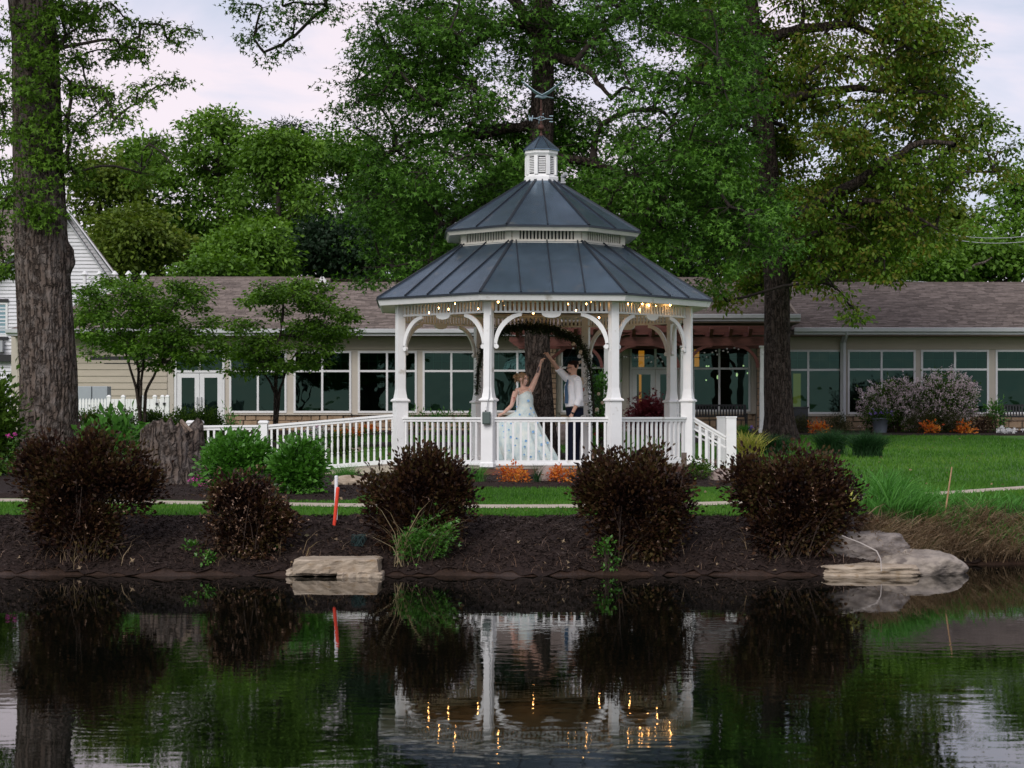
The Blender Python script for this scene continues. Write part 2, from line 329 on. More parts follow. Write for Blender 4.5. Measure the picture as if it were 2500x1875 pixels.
M['bed'] = pm('pond_bottom', (.012, .010, .006), .9, .3, 2)

xs = np.concatenate([[-900, -300, -120, -60, -30], np.arange(-20, 20.01, .25), [30, 60, 120, 300, 900]])
ys = np.concatenate([[-900, -300, -60, -20, -8, -4, 5, 15, 20], np.arange(21, 26, .1), np.arange(26, 70, .5), [80, 110, 150, 250, 500, 900]])
grid('ground', xs, ys, gz, M['lawn'])
bx = np.arange(-16, 16.01, .08); byy = np.arange(0, 1, 1 / 30.0)
# bank of mulch between the water and the lawn (a sheet laid 8 mm over the ground)
def bank_sheet(name, s0, s1, mat, off, edge=0.0):
    T = np.linspace(0, 1, 22); X, TT = np.meshgrid(bx, T)
    e = edge * (np.sin(X * 2.1) * .5 + np.sin(X * 5.3 + 2) * .3)
    Y = shore(X) + s0 + (s1 + e - s0) * TT
    if name == 'bank': Y = Y + (1 - TT) ** 3 * (.05 * np.sin(X * 3.7) + .04 * np.sin(X * 9.1 + 2) + .03 * np.sin(X * 23))
    Z = gz(X, Y) + off
    if mat is M['mulch']: Z = Z + .018 * np.sin(X * 17 + Y * 9) * np.sin(Y * 23 - X * 7)
    V = np.stack([X, Y, Z], -1).reshape(-1, 3); nx, ny = len(bx), len(T)
    i = np.arange(ny - 1)[:, None] * nx + np.arange(nx - 1)[None]; Fc = np.stack([i, i + 1, i + nx + 1, i + nx], -1).reshape(-1, 4)
    return np_mesh(name, V, Fc, mat, None, smooth=True, kind='structure')
bank_sheet('bank', .03, 1.72, M['mulch'], .03, .05)
bank_sheet('muddy_waterline', -.6, .35, M['mud'], .012, 0)

# concrete path: a curved ribbon
def strip(name, pts, w, mat, off=.012, z_th=0.0):
    xs_ = np.linspace(pts[0][0], pts[-1][0], 160); yc = np.interp(xs_, [p[0] for p in pts], [p[1] for p in pts])
    k = np.ones(9) / 9; yc = np.convolve(np.pad(yc, 4, 'edge'), k, 'valid')
    V = []; 
    for j in (0, .5, 1.0):
        V.append(np.stack([xs_, yc - w / 2 + w * j, gz(xs_, yc - w / 2 + w * j) + off], 1))
    V = np.concatenate(V); n_ = len(xs_); i = np.arange(n_ - 1); Fc = np.concatenate([np.stack([i + a * n_, i + 1 + a * n_, i + 1 + (a + 1) * n_, i + (a + 1) * n_], 1) for a in (0, 1)])
    return np_mesh(name, V, Fc, mat, None, smooth=True, kind='structure')
PATH = [(-22, 27.6), (-8.4, 27.1), (-4.5, 26.3), (-2.6, 25.85), (-.4, 25.7), (1.7, 26.2), (4.4, 27.5), (7.3, 30.2), (14, 36)]
strip('path', PATH, .72, M['concrete'])
# mulch beds (closed outlines laid just over the lawn)
def bed(name, out, off=.02, dz=.05, mat=None):
    c = np.mean(out, 0); V = [(c[0], c[1], gzs(*c) + off + dz)]
    R1 = []; n_ = len(out) * 6
    for q in range(n_):
        t = q / 6; i = int(t); f = t - i; p0, p1, p2, p3 = [np.array(out[(i + k) % len(out)]) for k in (-1, 0, 1, 2)]
        R1.append(.5 * ((2 * p1) + (-p0 + p2) * f + (2 * p0 - 5 * p1 + 4 * p2 - p3) * f * f + (-p0 + 3 * p1 - 3 * p2 + p3) * f ** 3))
    for s_, h in ((.5, dz), (.9, dz * .9), (1, 0)):
        for q in R1:
            x, y = c + (q - c) * s_; V.append((x, y, gzs(x, y) + off * (1 if s_ < 1 else -.2) + h))
    Fc = [(0, 1 + k, 1 + (k + 1) % n_) for k in range(n_)]
    for a in (0, 1):
        for k in range(n_):
            k2 = (k + 1) % n_; b0 = 1 + a * n_; b1 = 1 + (a + 1) * n_
            Fc += [(b0 + k, b1 + k, b1 + k2), (b0 + k, b1 + k2, b0 + k2)]
    return np_mesh(name, V, Fc, mat or M['mulch'], None, smooth=True, kind='structure')
bed('mulch_bed', [(-13, 27.9), (-8, 27.7), (-5.5, 27.15), (-4.4, 26.85), (-3.6, 26.9), (-3.1, 27.6), (-3.0, 29), (-2.9, 31), (-2.2, 33), (-5, 33.6), (-13, 34.5)])
bed('mulch_bed', [(-2.7, 30.5), (-1.2, 30.0), (0, 30.1), (1.2, 30.1), (2.4, 30.6), (3.2, 32), (3.6, 33.6), (2, 34.4), (-3.6, 34.4), (-3.6, 32)])
bed('mulch_bed', [(4.6, 60.2), (7, 58.9), (12, 58.6), (18, 58.9), (18, 63.2), (4.6, 63.2)], dz=.03)
bed('mulch_bed', [(-13, 59.5), (-9, 58.8), (-5, 58.4), (-1.2, 58.8), (-1.2, 63.2), (-13, 63.2)], dz=.03)
bed('mulch_bed', [(-9.5, 48.5), (-4.5, 48), (-1.8, 48.6), (-1.6, 50.2), (-5, 50.8), (-9.5, 50.6)], dz=.05)
bed('mulch_bed', [(-2.1, 40.6), (-.5, 40.2), (.3, 41.2), (0, 43.2), (-2, 43.4), (-2.7, 42)], dz=.05)
bed('mulch_bed', [(2.4, 51.8), (4.2, 51.2), (5.4, 52.6), (5, 54.8), (3, 54.8)], dz=.05)

# short blades of grass, real geometry near, material beyond
def inpath(x, y):
    yc = np.interp(x, [p[0] for p in PATH], [p[1] for p in PATH]); return np.abs(y - yc) < .36
def scatter(n, x0, x1, y0, y1, ok):
    x = RNG.uniform(x0, x1, n); y = RNG.uniform(y0, y1, n); k = ok(x, y); x, y = x[k], y[k]; return np.stack([x, y, gz(x, y)], 1)
def lawn_ok(x, y):
    k = ~inpath(x, y) & (y > shore(x) + 1.74)
    k &= ~((y > 26.9) & (y < 33.5) & (x < -3.2)); k &= ~((y > 30.2) & (y < 34.2) & (x > -3.4) & (x < 3.4))
    return k
B1 = scatter(115000, -8.5, 8.5, 23.7, 32, lawn_ok); B2 = scatter(75000, -10, 13, 32, 58, lambda x, y: lawn_ok(x, y) & ~((x > -4) & (x < 2.9) & (y < 39)))
B = np.concatenate([B1, B2]); far = B[:, 1] > 32
D = RNG.normal(size=(len(B), 3)) * .35 + np.array([0, 0, 1.0])
leaves('lawn_grass', B, D, RNG.uniform(.035, .06, len(B)) * np.where(far, 1.5, 1), 'tri', M['grass'])
tag(bpy.data.objects['lawn_grass'], 'short mown grass blades of the green lawn between pond and building', 'grass')
edge = scatter(9000, -8.5, 8, 23.75, 24.05, lambda x, y: (y > shore(x) + 1.70) & (y < shore(x) + 1.86))
blades('lawn_edge_grass', edge, RNG.uniform(.05, .11, len(edge)), .006, .5, M['grass']); tag(bpy.data.objects['lawn_edge_grass'], 'longer grass fringe along the lawn edge above the dark bank', 'grass')

n_ = 420; q_ = scatter(n_, -8, 12, 24.2, 56, lawn_ok); q_[:, 2] += .04; leaves('lawn_litter', q_, RNG.normal(size=q_.shape) * np.array([1, 1, .2]), RNG.uniform(.03, .09, len(q_)), 'oval', M['dry']); tag(bpy.data.objects['lawn_litter'], 'odd tan leaves and bits of litter lying on the lawn', 'leaves')
# mulch chips on the bank and beds
C1 = scatter(52000, -8, 6, 22.1, 24, lambda x, y: (y > shore(x) + .05) & (y < shore(x) + 1.72)); C1[:, 2] += .035
C2 = scatter(16000, -8.5, 3.3, 26.9, 34, lambda x, y: ~lawn_ok(x, y) & ~inpath(x, y)); C2[:, 2] += .07
Cc = np.concatenate([C1, C2]); D = RNG.normal(size=(len(Cc), 3)) * np.array([1, 1, .35])
leaves('mulch_chips', Cc, D, RNG.uniform(.02, .075, len(Cc)), 'slim', M['mulchchip']); tag(bpy.data.objects['mulch_chips'], 'shredded dark mulch chips on the bank and garden beds', 'mulch')
# curled brown fallen leaves near the waterline
n_ = 120; x = RNG.uniform(-7, 4.5, n_); y = shore(x) + RNG.uniform(.05, .9, n_) ** 1.5; Bq = np.stack([x, y, gz(x, y) + .05], 1)
leaves('fallen_leaves', Bq, RNG.normal(size=(n_, 3)) * np.array([1, 1, .4]), RNG.uniform(.03, .08, n_), 'star', M['dry']); tag(bpy.data.objects['fallen_leaves'], 'curled tan fallen leaves scattered at the foot of the bank', 'leaves')
# dry stems lying on the bank by the water
n_ = 340; x = RNG.uniform(-8, 4.2, n_) + .25 * np.round(RNG.normal(size=n_)); y = shore(x) + RNG.uniform(0, .6, n_); Bq = np.stack([x, y, gz(x, y) + .02], 1)
blades('dry_bank_stems', Bq, RNG.uniform(.05, .26, n_), .004, RNG.uniform(.5, 1.5, n_), M['seed']); tag(bpy.data.objects['dry_bank_stems'], 'thin dry stems and roots poking out of the dark bank', 'dry grass')

# water
def watermat():
    m, n, l, o = nodes('pond_water'); b = n.new('ShaderNodeBsdfPrincipled'); l.new(b.outputs[0], o.inputs[0])
    b.inputs['Base Color'].default_value = (.0015, .0025, .0015, 1); b.inputs['Roughness'].default_value = .012; b.inputs['IOR'].default_value = 1.33; b.inputs['Specular IOR Level'].default_value = .5
    tc = n.new('ShaderNodeTexCoord'); mp = n.new('ShaderNodeMapping'); mp.inputs['Scale'].default_value = (.75, 1.5, 1); l.new(tc.outputs['Object'], mp.inputs[0])
    n1 = n.new('ShaderNodeTexNoise'); n1.inputs['Scale'].default_value = 4.5; n1.inputs['Detail'].default_value = 2.5; n1.inputs['Distortion'].default_value = .4; l.new(mp.outputs[0], n1.inputs['Vector'])
    n2 = n.new('ShaderNodeTexNoise'); n2.inputs['Scale'].default_value = .45; n2.inputs['Detail'].default_value = 2; l.new(tc.outputs['Object'], n2.inputs['Vector'])
    mr = n.new('ShaderNodeMapRange'); mr.inputs['From Min'].default_value = .36; mr.inputs['From Max'].default_value = .68; mr.inputs['To Min'].default_value = .35; mr.inputs['To Max'].default_value = 1.0; l.new(n2.outputs['Fac'], mr.inputs['Value'])
    # calm close under the bank
    sx = n.new('ShaderNodeSeparateXYZ'); l.new(tc.outputs['Object'], sx.inputs[0])
    my = n.new('ShaderNodeMapRange'); my.inputs['From Min'].default_value = 20.5; my.inputs['From Max'].default_value = 15.5; my.inputs['To Min'].default_value = .2; my.inputs['To Max'].default_value = 1; l.new(sx.outputs[1], my.inputs['Value'])
    f = n.new('ShaderNodeMath'); f.operation = 'MULTIPLY'; l.new(mr.outputs[0], f.inputs[0]); l.new(my.outputs[0], f.inputs[1])
    h = n.new('ShaderNodeMath'); h.operation = 'MULTIPLY'; l.new(n1.outputs['Fac'], h.inputs[0]); l.new(f.outputs[0], h.inputs[1])
    # ring ripples round one spot
    vs = n.new('ShaderNodeVectorMath'); vs.operation = 'DISTANCE'; vs.inputs[1].default_value = (wx(330, 11.7), 11.7, 0); l.new(tc.outputs['Object'], vs.inputs[0])
    si = n.new('ShaderNodeMath'); si.operation = 'SINE'; q = n.new('ShaderNodeMath'); q.operation = 'MULTIPLY'; q.inputs[1].default_value = 60; l.new(vs.outputs['Value'], q.inputs[0]); l.new(q.outputs[0], si.inputs[0])
    fr = n.new('ShaderNodeValToRGB'); els = fr.color_ramp.elements; els[0].position = .30; els[0].color = (0, 0, 0, 1); els[1].position = .40; els[1].color = (1, 1, 1, 1); e2 = els.new(.55); e2.color = (1, 1, 1, 1); e3 = els.new(.68); e3.color = (0, 0, 0, 1); l.new(vs.outputs['Value'], fr.inputs[0])
    rr = n.new('ShaderNodeMath'); rr.operation = 'MULTIPLY'; l.new(si.outputs[0], rr.inputs[0]); l.new(fr.outputs[0], rr.inputs[1])
    ad_ = n.new('ShaderNodeMath'); ad_.operation = 'MULTIPLY_ADD'; ad_.inputs[1].default_value = .07; l.new(rr.outputs[0], ad_.inputs[0]); l.new(h.outputs[0], ad_.inputs[2])
    bp = n.new('ShaderNodeBump'); bp.inputs['Strength'].default_value = 1.0; bp.inputs['Distance'].default_value = .00155; l.new(ad_.outputs[0], bp.inputs['Height']); l.new(bp.outputs[0], b.inputs['Normal'])
    return m
M['water'] = watermat()
w_ = MB(); w_.add([(-120, -8, 0), (120, -8, 0), (120, 25, 0), (-120, 25, 0)], [(0, 1, 2, 3)]); tag(w_.build('water', M['water']), kind='structure')
# ---------------------------------------------------------------- gazebo
GY = 36.0; GX = wx(1321, GY); GA = math.radians(4.9); DZ = .985
RP = 2.93
def ovec(i, R):          # vertex i of the octagon; 0 front-left, going counter-clockwise seen from above to the right
    a = GA + math.radians(-22.5 + 45 * i); return Vector((GX + R * math.sin(a), GY - R * math.cos(a), 0))
G = thing('gazebo', 'white octagonal wooden gazebo with dark standing seam metal roof and cupola', 'gazebo', (GX, GY, .70))
def at(v, z): return Vector((v.x, v.y, z))
# floor and skirt
for nm, R, z0, z1, mat in (('skirt', 2.98, .55, .80, 'skirt'), ('deck_edge', 3.05, .80, .950, 'skirt'), ('floor', 3.02, .953, .985, 'deck')):
    b = MB(); b.lathe([(R, z0), (R, z1)], (GX, GY, 0), 8, math.radians(-90 - 22.5) + GA); b.build(nm, M[mat], G)
# posts
def post_mesh():
    b = MB(); pr = [(.118, 0), (.118, .06), (.108, .07), (.108, 1.17)]
    q = math.pi / 4; s2 = math.sqrt(2)
    def sq(prof): b.lathe([(r * s2, z) for r, z in prof], (0, 0, 0), 4, q)
    sq([(.128, .0), (.128, .07), (.110, .085), (.110, 1.17)])
    return b
pb = post_mesh().mesh('post_base', M['white'])
b = MB(); b.lathe([(.118 * 1.414, 1.17), (.14 * 1.414, 1.185), (.14 * 1.414, 1.205), (.12 * 1.414, 1.225), (.105 * 1.414, 1.235)], (0, 0, 0), 4, math.pi / 4); pc = b.mesh('post_cap', M['white'])
b = MB(); b.lathe([(.10 * 1.414, 1.235), (.086 * 1.414, 1.32), (.075 * 1.414, 1.42), (.072 * 1.414, 2.97)], (0, 0, 0), 4, math.pi / 4); ps = b.mesh('post', M['white'])
for i in range(8):
    v = ovec(i, RP); a = GA + math.radians(-22.5 + 45 * i)
    p = link('post', ps, G, (v.x, v.y, DZ), a)
    for nm, me in (('post_base', pb), ('post_cap', pc)):
        o = bpy.data.objects.new(nm, me); COL.objects.link(o); o.parent = p
# bay pieces (linked meshes, local x along the bay)
def lm(name, fn, mat='white', smooth=False):
    b = MB(); fn(b); return b.mesh(name, M[mat], smooth)
L0 = (ovec(1, RP) - ovec(0, RP)).length; IN = L0 - .18
m_slat = lm('frieze_slat', lambda b: b.box((0, 0, 0), (.046, .018, .21)))
m_bal = lm('baluster', lambda b: b.box((0, 0, 0), (.036, .036, .74)))
m_frail = lm('frieze_rail', lambda b: b.box((0, 0, 0), (IN, .045, .034)))
m_rail = lm('hand_rail', lambda b: (b.box((0, 0, .03), (IN + .03, .10, .035)), b.box((0, 0, -.012), (IN + .03, .055, .05))))
m_brail = lm('bottom_rail', lambda b: (b.box((0, 0, 0), (IN + .03, .055, .055)), b.box((0, 0, -.045), (IN + .03, .09, .034))))
def disc(b):
    pts = [(.175 * math.cos(t), -.085 * abs(math.sin(t)) ** .8) for t in np.linspace(0, -math.pi, 15)]; b.prism(pts[::-1], (1, 0, 0), (0, 0, 1), (0, 1, 0), (0, 0, 0), -.018, .018)
m_disc = lm('half_round_ornament', disc)
def bracket(sgn):
    def fn(b):
        n = 12; out = []; inn = []
        for k in range(n + 1):
            t = k / n * math.pi / 2
            out.append((.50 * (1 - math.sin(t)) ** 1.0 if 0 else .49 - .47 * math.sin(t), -.02 - .50 * (1 - math.cos(t))))
        # quarter arc brace: from rail end (u=.46,z=0) to post (u=0,z=-.55)
        A = []; Bq = []
        for k in range(n + 1):
            t = k / n * math.pi / 2
            cxx, czz = .50, -.56
            wd = .055 + .03 * math.sin(2 * t)
            A.append((cxx - .50 * math.cos(t) + .0, czz + .56 * math.sin(t))); Bq.append((cxx - (.50 - wd) * math.cos(t), czz + (.56 - wd) * math.sin(t)))
        A = [(u, min(v, 0)) for u, v in A]
        for k in range(n):
            b.prism([(A[k][0] * sgn, A[k][1]), (Bq[k][0] * sgn, Bq[k][1]), (Bq[k + 1][0] * sgn, Bq[k + 1][1]), (A[k + 1][0] * sgn, A[k + 1][1])], (1, 0, 0), (0, 0, 1), (0, 1, 0), (0, 0, 0), -.02, .02)
        for u in (0,): b.tube([(sgn * .045, -.026, -.60), (sgn * .045, .026, -.60)], .042, 12)
        b.box((sgn * .022, 0, -.58), (.044, .04, .08))
    return fn
m_br = [lm('bracket', bracket(1)), lm('bracket', bracket(-1))]
NS = 25; NB = 15
for i in range(8):
    v0, v1 = ovec(i, RP), ovec(i + 1, RP); mid = (v0 + v1) / 2; T = (v1 - v0).normalized(); rz = math.atan2(T.y, T.x)
    link('frieze_rail', m_frail, G, at(mid, 3.76), rz); link('frieze_rail', m_frail, G, at(mid, 3.965), rz)
    for k in range(NS):
        u = -IN / 2 + IN * (k + .5) / NS; link('frieze_slat', m_slat, G, at(mid + T * u, 3.862), rz)
    link('half_round_ornament', m_disc, G, at(mid, 3.742), rz)
    link('bracket', m_br[0], G, at(mid - T * IN / 2, 3.742), rz); link('bracket', m_br[1], G, at(mid + T * IN / 2, 3.742), rz)
    if i in (7, 0, 1):
        link('hand_rail', m_rail, G, at(mid, 1.828), rz); link('bottom_rail', m_brail, G, at(mid, 1.075), rz)
        for k in range(NB):
            u = -IN / 2 + IN * (k + .5) / NB; link('baluster', m_bal, G, at(mid + T * u, 1.46), rz)
# roofs: eight panels each, standing seams, fascia boards
def cone_pt(i, R, z): v = ovec(i, R); return Vector((v.x, v.y, z))
def roof(R0, z0, R1, z1, seams, nm_f, fh):
    for i in range(8):
        a0, a1, b0, b1 = cone_pt(i, R0, z0), cone_pt(i + 1, R0, z0), cone_pt(i, R1, z1), cone_pt(i + 1, R1, z1)
        N_ = (a1 - a0).cross(b0 - a0).normalized(); 
        if N_.z < 0: N_ = -N_
        th = .012; T = (a1 - a0).normalized(); L = (a1 - a0).length; l1 = (b1 - b0).length
        mid0 = (a0 + a1) / 2; mid1 = (b0 + b1) / 2; up = (mid1 - mid0)
        us = [-L / 2] + list(seams) + [L / 2]
        for k in range(len(us) - 1):       # one tapering pan between two seams
            u0, u1 = us[k], us[k + 1]
            t0 = 1.0 if abs(u0) <= l1 / 2 + 1e-4 else max(0, 1 - (abs(u0) - l1 / 2) / ((L - l1) / 2)); t1 = 1.0 if abs(u1) <= l1 / 2 + 1e-4 else max(0, 1 - (abs(u1) - l1 / 2) / ((L - l1) / 2))
            poly = [mid0 + T * u0, mid0 + T * u1]
            if t1 > 0: poly.append(mid0 + T * u1 + up * t1)
            if t1 < 1 or abs(u1) < l1 / 2: pass
            if u1 > l1 / 2 and t0 == 1: poly.append(mid0 + T * (l1 / 2) + up)
            if u0 < -l1 / 2 and t1 == 1: poly.append(mid0 + T * (-l1 / 2) + up)
            if t0 > 0: poly.append(mid0 + T * u0 + up * t0)
            b = MB(); n = len(poly); b.add([q + N_ * th for q in poly] + [q - N_ * th for q in poly], [tuple(range(n)), tuple(range(2 * n - 1, n - 1, -1))] + [(j, n + j, n + (j + 1) % n, (j + 1) % n) for j in range(n)])
            b.build('roof_panel', M['metal'], G)
        for u in seams:
            tt = 1.0 if abs(u) <= l1 / 2 else max(0, 1 - (abs(u) - l1 / 2) / ((L - l1) / 2)); b = MB(); p0 = mid0 + T * u; b.bar(p0 + N_ * .024, p0 + up * tt + N_ * .024, .020, .03, N_); b.build('roof_seam', M['seam'], G)
        b = MB(); b.bar(a0 + N_ * .02, b0 + N_ * .02, .045, .03, (0, 0, 1)); b.build('hip_seam', M['seam'], G)
        # drip edge and fascia
        c0, c1 = cone_pt(i, R0 + .012, z0), cone_pt(i + 1, R0 + .012, z0)
        b = MB(); b.bar(c0 + Vector((0, 0, -.014)), c1 + Vector((0, 0, -.014)), .03, .032); b.build('drip_edge', M['seam'], G)
        o0, o1, n0, n1 = cone_pt(i, R0, z0 - .030), cone_pt(i + 1, R0, z0 - .030), cone_pt(i, R0 - .035, z0 - .03), cone_pt(i + 1, R0 - .035, z0 - .03); dn = Vector((0, 0, -fh)); inw = .045
        q0, q1, r0, r1 = cone_pt(i, R0 - inw, z0 - .03 - fh), cone_pt(i + 1, R0 - inw, z0 - .03 - fh), cone_pt(i, R0 - inw - .04, z0 - .03 - fh), cone_pt(i + 1, R0 - inw - .04, z0 - .03 - fh)
        b = MB(); b.add([o0, o1, n1, n0, q0, q1, r1, r0], [(0, 3, 2, 1), (4, 5, 6, 7), (0, 1, 5, 4), (3, 7, 6, 2), (0, 4, 7, 3), (1, 2, 6, 5)]); b.build(nm_f, M['cream' if R0 < 3 else 'white'], G)
roof(3.384, 4.075, 1.62, 5.165, (-.57, 0, .57), 'fascia', .10)
roof(1.98, 5.405, .31, 6.43, (0,), 'fascia', .065)
# soffit, ceiling boards under the lower roof
for i in range(8):
    b = MB(); p = [cone_pt(i, 3.30, 3.955), cone_pt(i + 1, 3.30, 3.955), cone_pt(i + 1, 2.86, 3.99), cone_pt(i, 2.86, 3.99)]; b.add(p + [q + Vector((0, 0, .014)) for q in p], [(0, 1, 2, 3), (7, 6, 5, 4), (0, 4, 5, 1), (1, 5, 6, 2), (2, 6, 7, 3), (3, 7, 4, 0)]); b.build('soffit', M['cream'], G)
    b = MB(); p = [cone_pt(i, 3.0, 4.10), cone_pt(i + 1, 3.0, 4.10), cone_pt(i + 1, 1.5, 5.10), cone_pt(i, 1.5, 5.10)]; b.add(p + [q + Vector((0, 0, .02)) for q in p], [(0, 1, 2, 3), (7, 6, 5, 4), (0, 4, 5, 1), (2, 6, 7, 3)]); b.build('ceiling_panel', M['ceiling'], G)
    b = MB(); b.bar(cone_pt(i, 2.93, 4.03), cone_pt(i, 1.4, 5.05), .05, .10); b.build('rafter', M['cream'], G)
b = MB(); b.lathe([(1.6, 5.12), (1.6, 5.14)], (GX, GY, 0), 8, math.radians(-112.5) + GA); b.build('ceiling_panel', M['ceiling'], G)
# clerestory band
LW = (ovec(1, 1.66) - ovec(0, 1.66)).length
m_cs = lm('vent_slat', lambda b: b.box((0, 0, 0), (.036, .02, .17)), 'cream')
m_cb = lm('band_rail', lambda b: (b.box((0, 0, 0), (LW + .02, .06, .06)), b.box((0, -.02, -.04), (LW + .05, .10, .025))), 'cream')
m_ct = lm('band_rail', lambda b: b.box((0, 0, 0), (LW + .01, .05, .03)), 'cream')
m_cp = lm('band_post', lambda b: b.box((0, 0, 0), (.13, .07, .24)), 'cream')
for i in range(8):
    v0, v1 = ovec(i, 1.66), ovec(i + 1, 1.66); mid = (v0 + v1) / 2; T = (v1 - v0).normalized(); rz = math.atan2(T.y, T.x)
    link('band_rail', m_cb, G, at(mid, 5.145), rz); link('band_rail', m_ct, G, at(mid, 5.355), rz)
    for s_ in (-1, 1): link('band_post', m_cp, G, at(mid + T * (s_ * (LW / 2 - .065)), 5.26), rz)
    for k in range(15): link('vent_slat', m_cs, G, at(mid + T * (-.5 * (LW - .28) + (LW - .28) * (k + .5) / 15), 5.262), rz)
    b = MB(); p = [cone_pt(i, 1.93, 5.315), cone_pt(i + 1, 1.93, 5.315), cone_pt(i + 1, 1.60, 5.37), cone_pt(i, 1.60, 5.37)]; b.add(p + [q + Vector((0, 0, .012)) for q in p], [(0, 1, 2, 3), (7, 6, 5, 4), (0, 4, 5, 1), (2, 6, 7, 3)]); b.build('soffit', M['cream'], G)
# cupola
cup = MB(); ph8 = math.radians(-112.5) + GA
cup.lathe([(.35, 6.36), (.35, 6.50), (.30, 6.535), (.285, 6.56)], (GX, GY, 0), 8, ph8)
cup.lathe([(.285, 6.90), (.31, 6.93), (.34, 6.96), (.34, 7.03)], (GX, GY, 0), 8, ph8)
cup.lathe([(.235, 6.55), (.235, 6.92)], (GX, GY, 0), 8, ph8)
cu = cup.build('cupola', [M['white']], G)
for i in range(8):
    v = ovec(i, .285); b = MB(); b.box((v.x, v.y, 6.73), (.07, .07, .36), GA + math.radians(-22.5 + 45 * i)); b.build('corner_post', M['white'], cu)
    v0, v1 = ovec(i, .27), ovec(i + 1, .27); mid = (v0 + v1) / 2; T = (v1 - v0).normalized(); rz = math.atan2(T.y, T.x)
    b = MB(); b.box((mid.x, mid.y, 6.73), (.14, .012, .34), rz); b.build('louvre_backing', M['dark'], cu)
    b = MB()
    for k in range(9): b.box((mid.x + math.sin(rz) * .012, mid.y - math.cos(rz) * .012, 6.60 + k * .033), (.125, .035, .012), rz, math.radians(35))
    tag(b.build('louvre', M['white'], cu), kind=None)
for i in range(8):
    b = MB(); a0, a1, t = cone_pt(i, .37, 7.035), cone_pt(i + 1, .37, 7.035), Vector((GX, GY, 7.35)); b.add([a0, a1, t, a0 - Vector((0, 0, .02)), a1 - Vector((0, 0, .02))], [(0, 1, 2), (3, 4, 1, 0), (4, 3, 2)]); b.build('cupola_roof_panel', M['metal'], cu)
    b = MB(); b.bar(a0 + Vector((0, 0, .006)), t + Vector((0, 0, .006)), .014, .014); b.build('cupola_hip', M['seam'], cu)
b = MB(); b.box((GX + .42, GY - .12, 6.47), (.07, .10, .10)); b.tube([(GX + .40, GY - .14, 6.50), (GX + .49, GY - .22, 6.56)], [.03, .045], 10); b.box((GX + .43, GY - .15, 6.40), (.10, .05, .03)); b.build('roof_spotlight', M['grey'], G)

# weather vane
WV = thing('weather_vane', 'copper weather vane with flying bird above the gazebo cupola', 'weather vane', (GX, GY, 7.34))
M['copper'] = pm('aged_copper_rod', (.07, .03, .022), .6, .3, 12, metal=.3); M['verd'] = pm('verdigris', (.32, .42, .48), .55, .25, 14, metal=.3)
b = MB(); b.tube([(GX, GY, 7.32), (GX, GY, 8.02)], .014, 8); b.tube([(GX, GY, 7.30), (GX, GY, 7.38)], [.05, .02], 10); b.lathe([(.02, 7.80), (.032, 7.82), (.02, 7.85)], (GX, GY, 0), 10); b.build('rod', M['copper'], WV)
b = MB(); b.ball((GX, GY, 7.485), .062, 16, 12); b.build('ball', M['copper'], WV, True)
for ang, ch in ((12, 'E'), (102, 'N'), (192, 'W'), (282, 'S')):
    a = math.radians(ang); d = Vector((math.cos(a), math.sin(a), 0)); b = MB(); c0 = Vector((GX, GY, 7.66))
    for s_ in (-1, 1): b.tube([c0 + Vector((0, 0, s_ * .05)), c0 + d * .05 + Vector((0, 0, s_ * .018)), c0 + d * .11], .006, 5)
    b.tube([c0 + d * .08, c0 + d * .20], .008, 5)
    o = c0 + d * .165; st = {'E': [((0, 0), (0, 1)), ((0, 0), (.7, 0)), ((0, .5), (.6, .5)), ((0, 1), (.7, 1))], 'N': [((0, 0), (0, 1)), ((0, 1), (.7, 0)), ((.7, 0), (.7, 1))],
        'W': [((0, 1), (.2, 0)), ((.2, 0), (.4, .7)), ((.4, .7), (.6, 0)), ((.6, 0), (.8, 1))], 'S': [((0, 0), (.7, 0)), ((.7, 0), (.7, .5)), ((.7, .5), (0, .5)), ((0, .5), (0, 1)), ((0, 1), (.7, 1))]}[ch]
    for (u0, v0), (u1, v1) in st: b.bar(o + d * (u0 * .1) + Vector((0, 0, (v0 - .5) * .11)), o + d * (u1 * .1) + Vector((0, 0, (v1 - .5) * .11)), .014, .014)
    b.build('compass_arm', M['verd'], WV)
bird = MB(); bc = Vector((GX + .02, GY, 8.08))
bird.tube([bc + Vector((.11, .0, .0)), bc + Vector((.05, 0, -.0)), bc, bc + Vector((-.07, -.02, .01)), bc + Vector((-.11, -.04, .0)), bc + Vector((-.14, -.05, -.02))], [.012, .035, .045, .034, .022, .006], 8)
bird.prism([(-.03, 0), (.03, 0), (.06, .14), (-.06, .14)], (0, 1, 0), (1, 0, -.2), (0, 0, 1), bc + Vector((.08, 0, 0)), -.004, .004)
bird.build('bird_body', M['verd'], WV, True)
for s_ in (-1, 1):
    b = MB(); st_ = [(0, .02, .10), (.13, .09, .11), (.26, .19, .09), (.36, .27, .05), (.40, .30, .01)]
    V_ = []
    for u, h, c_ in st_:
        for dy, dz in ((-c_, .0), (c_, -.02)): V_ += [bc + Vector((s_ * u, dy, h + dz)), bc + Vector((s_ * u, dy, h + dz + .012))]
    fs = []
    for k in range(len(st_) - 1):
        q = k * 4; fs += [(q, q + 2, q + 6, q + 4), (q + 1, q + 5, q + 7, q + 3), (q, q + 4, q + 5, q + 1), (q + 2, q + 3, q + 7, q + 6)]
    fs += [(0, 1, 3, 2), (16, 18, 19, 17)]; b.add(V_, fs); b.build('wing', M['verd'], WV)

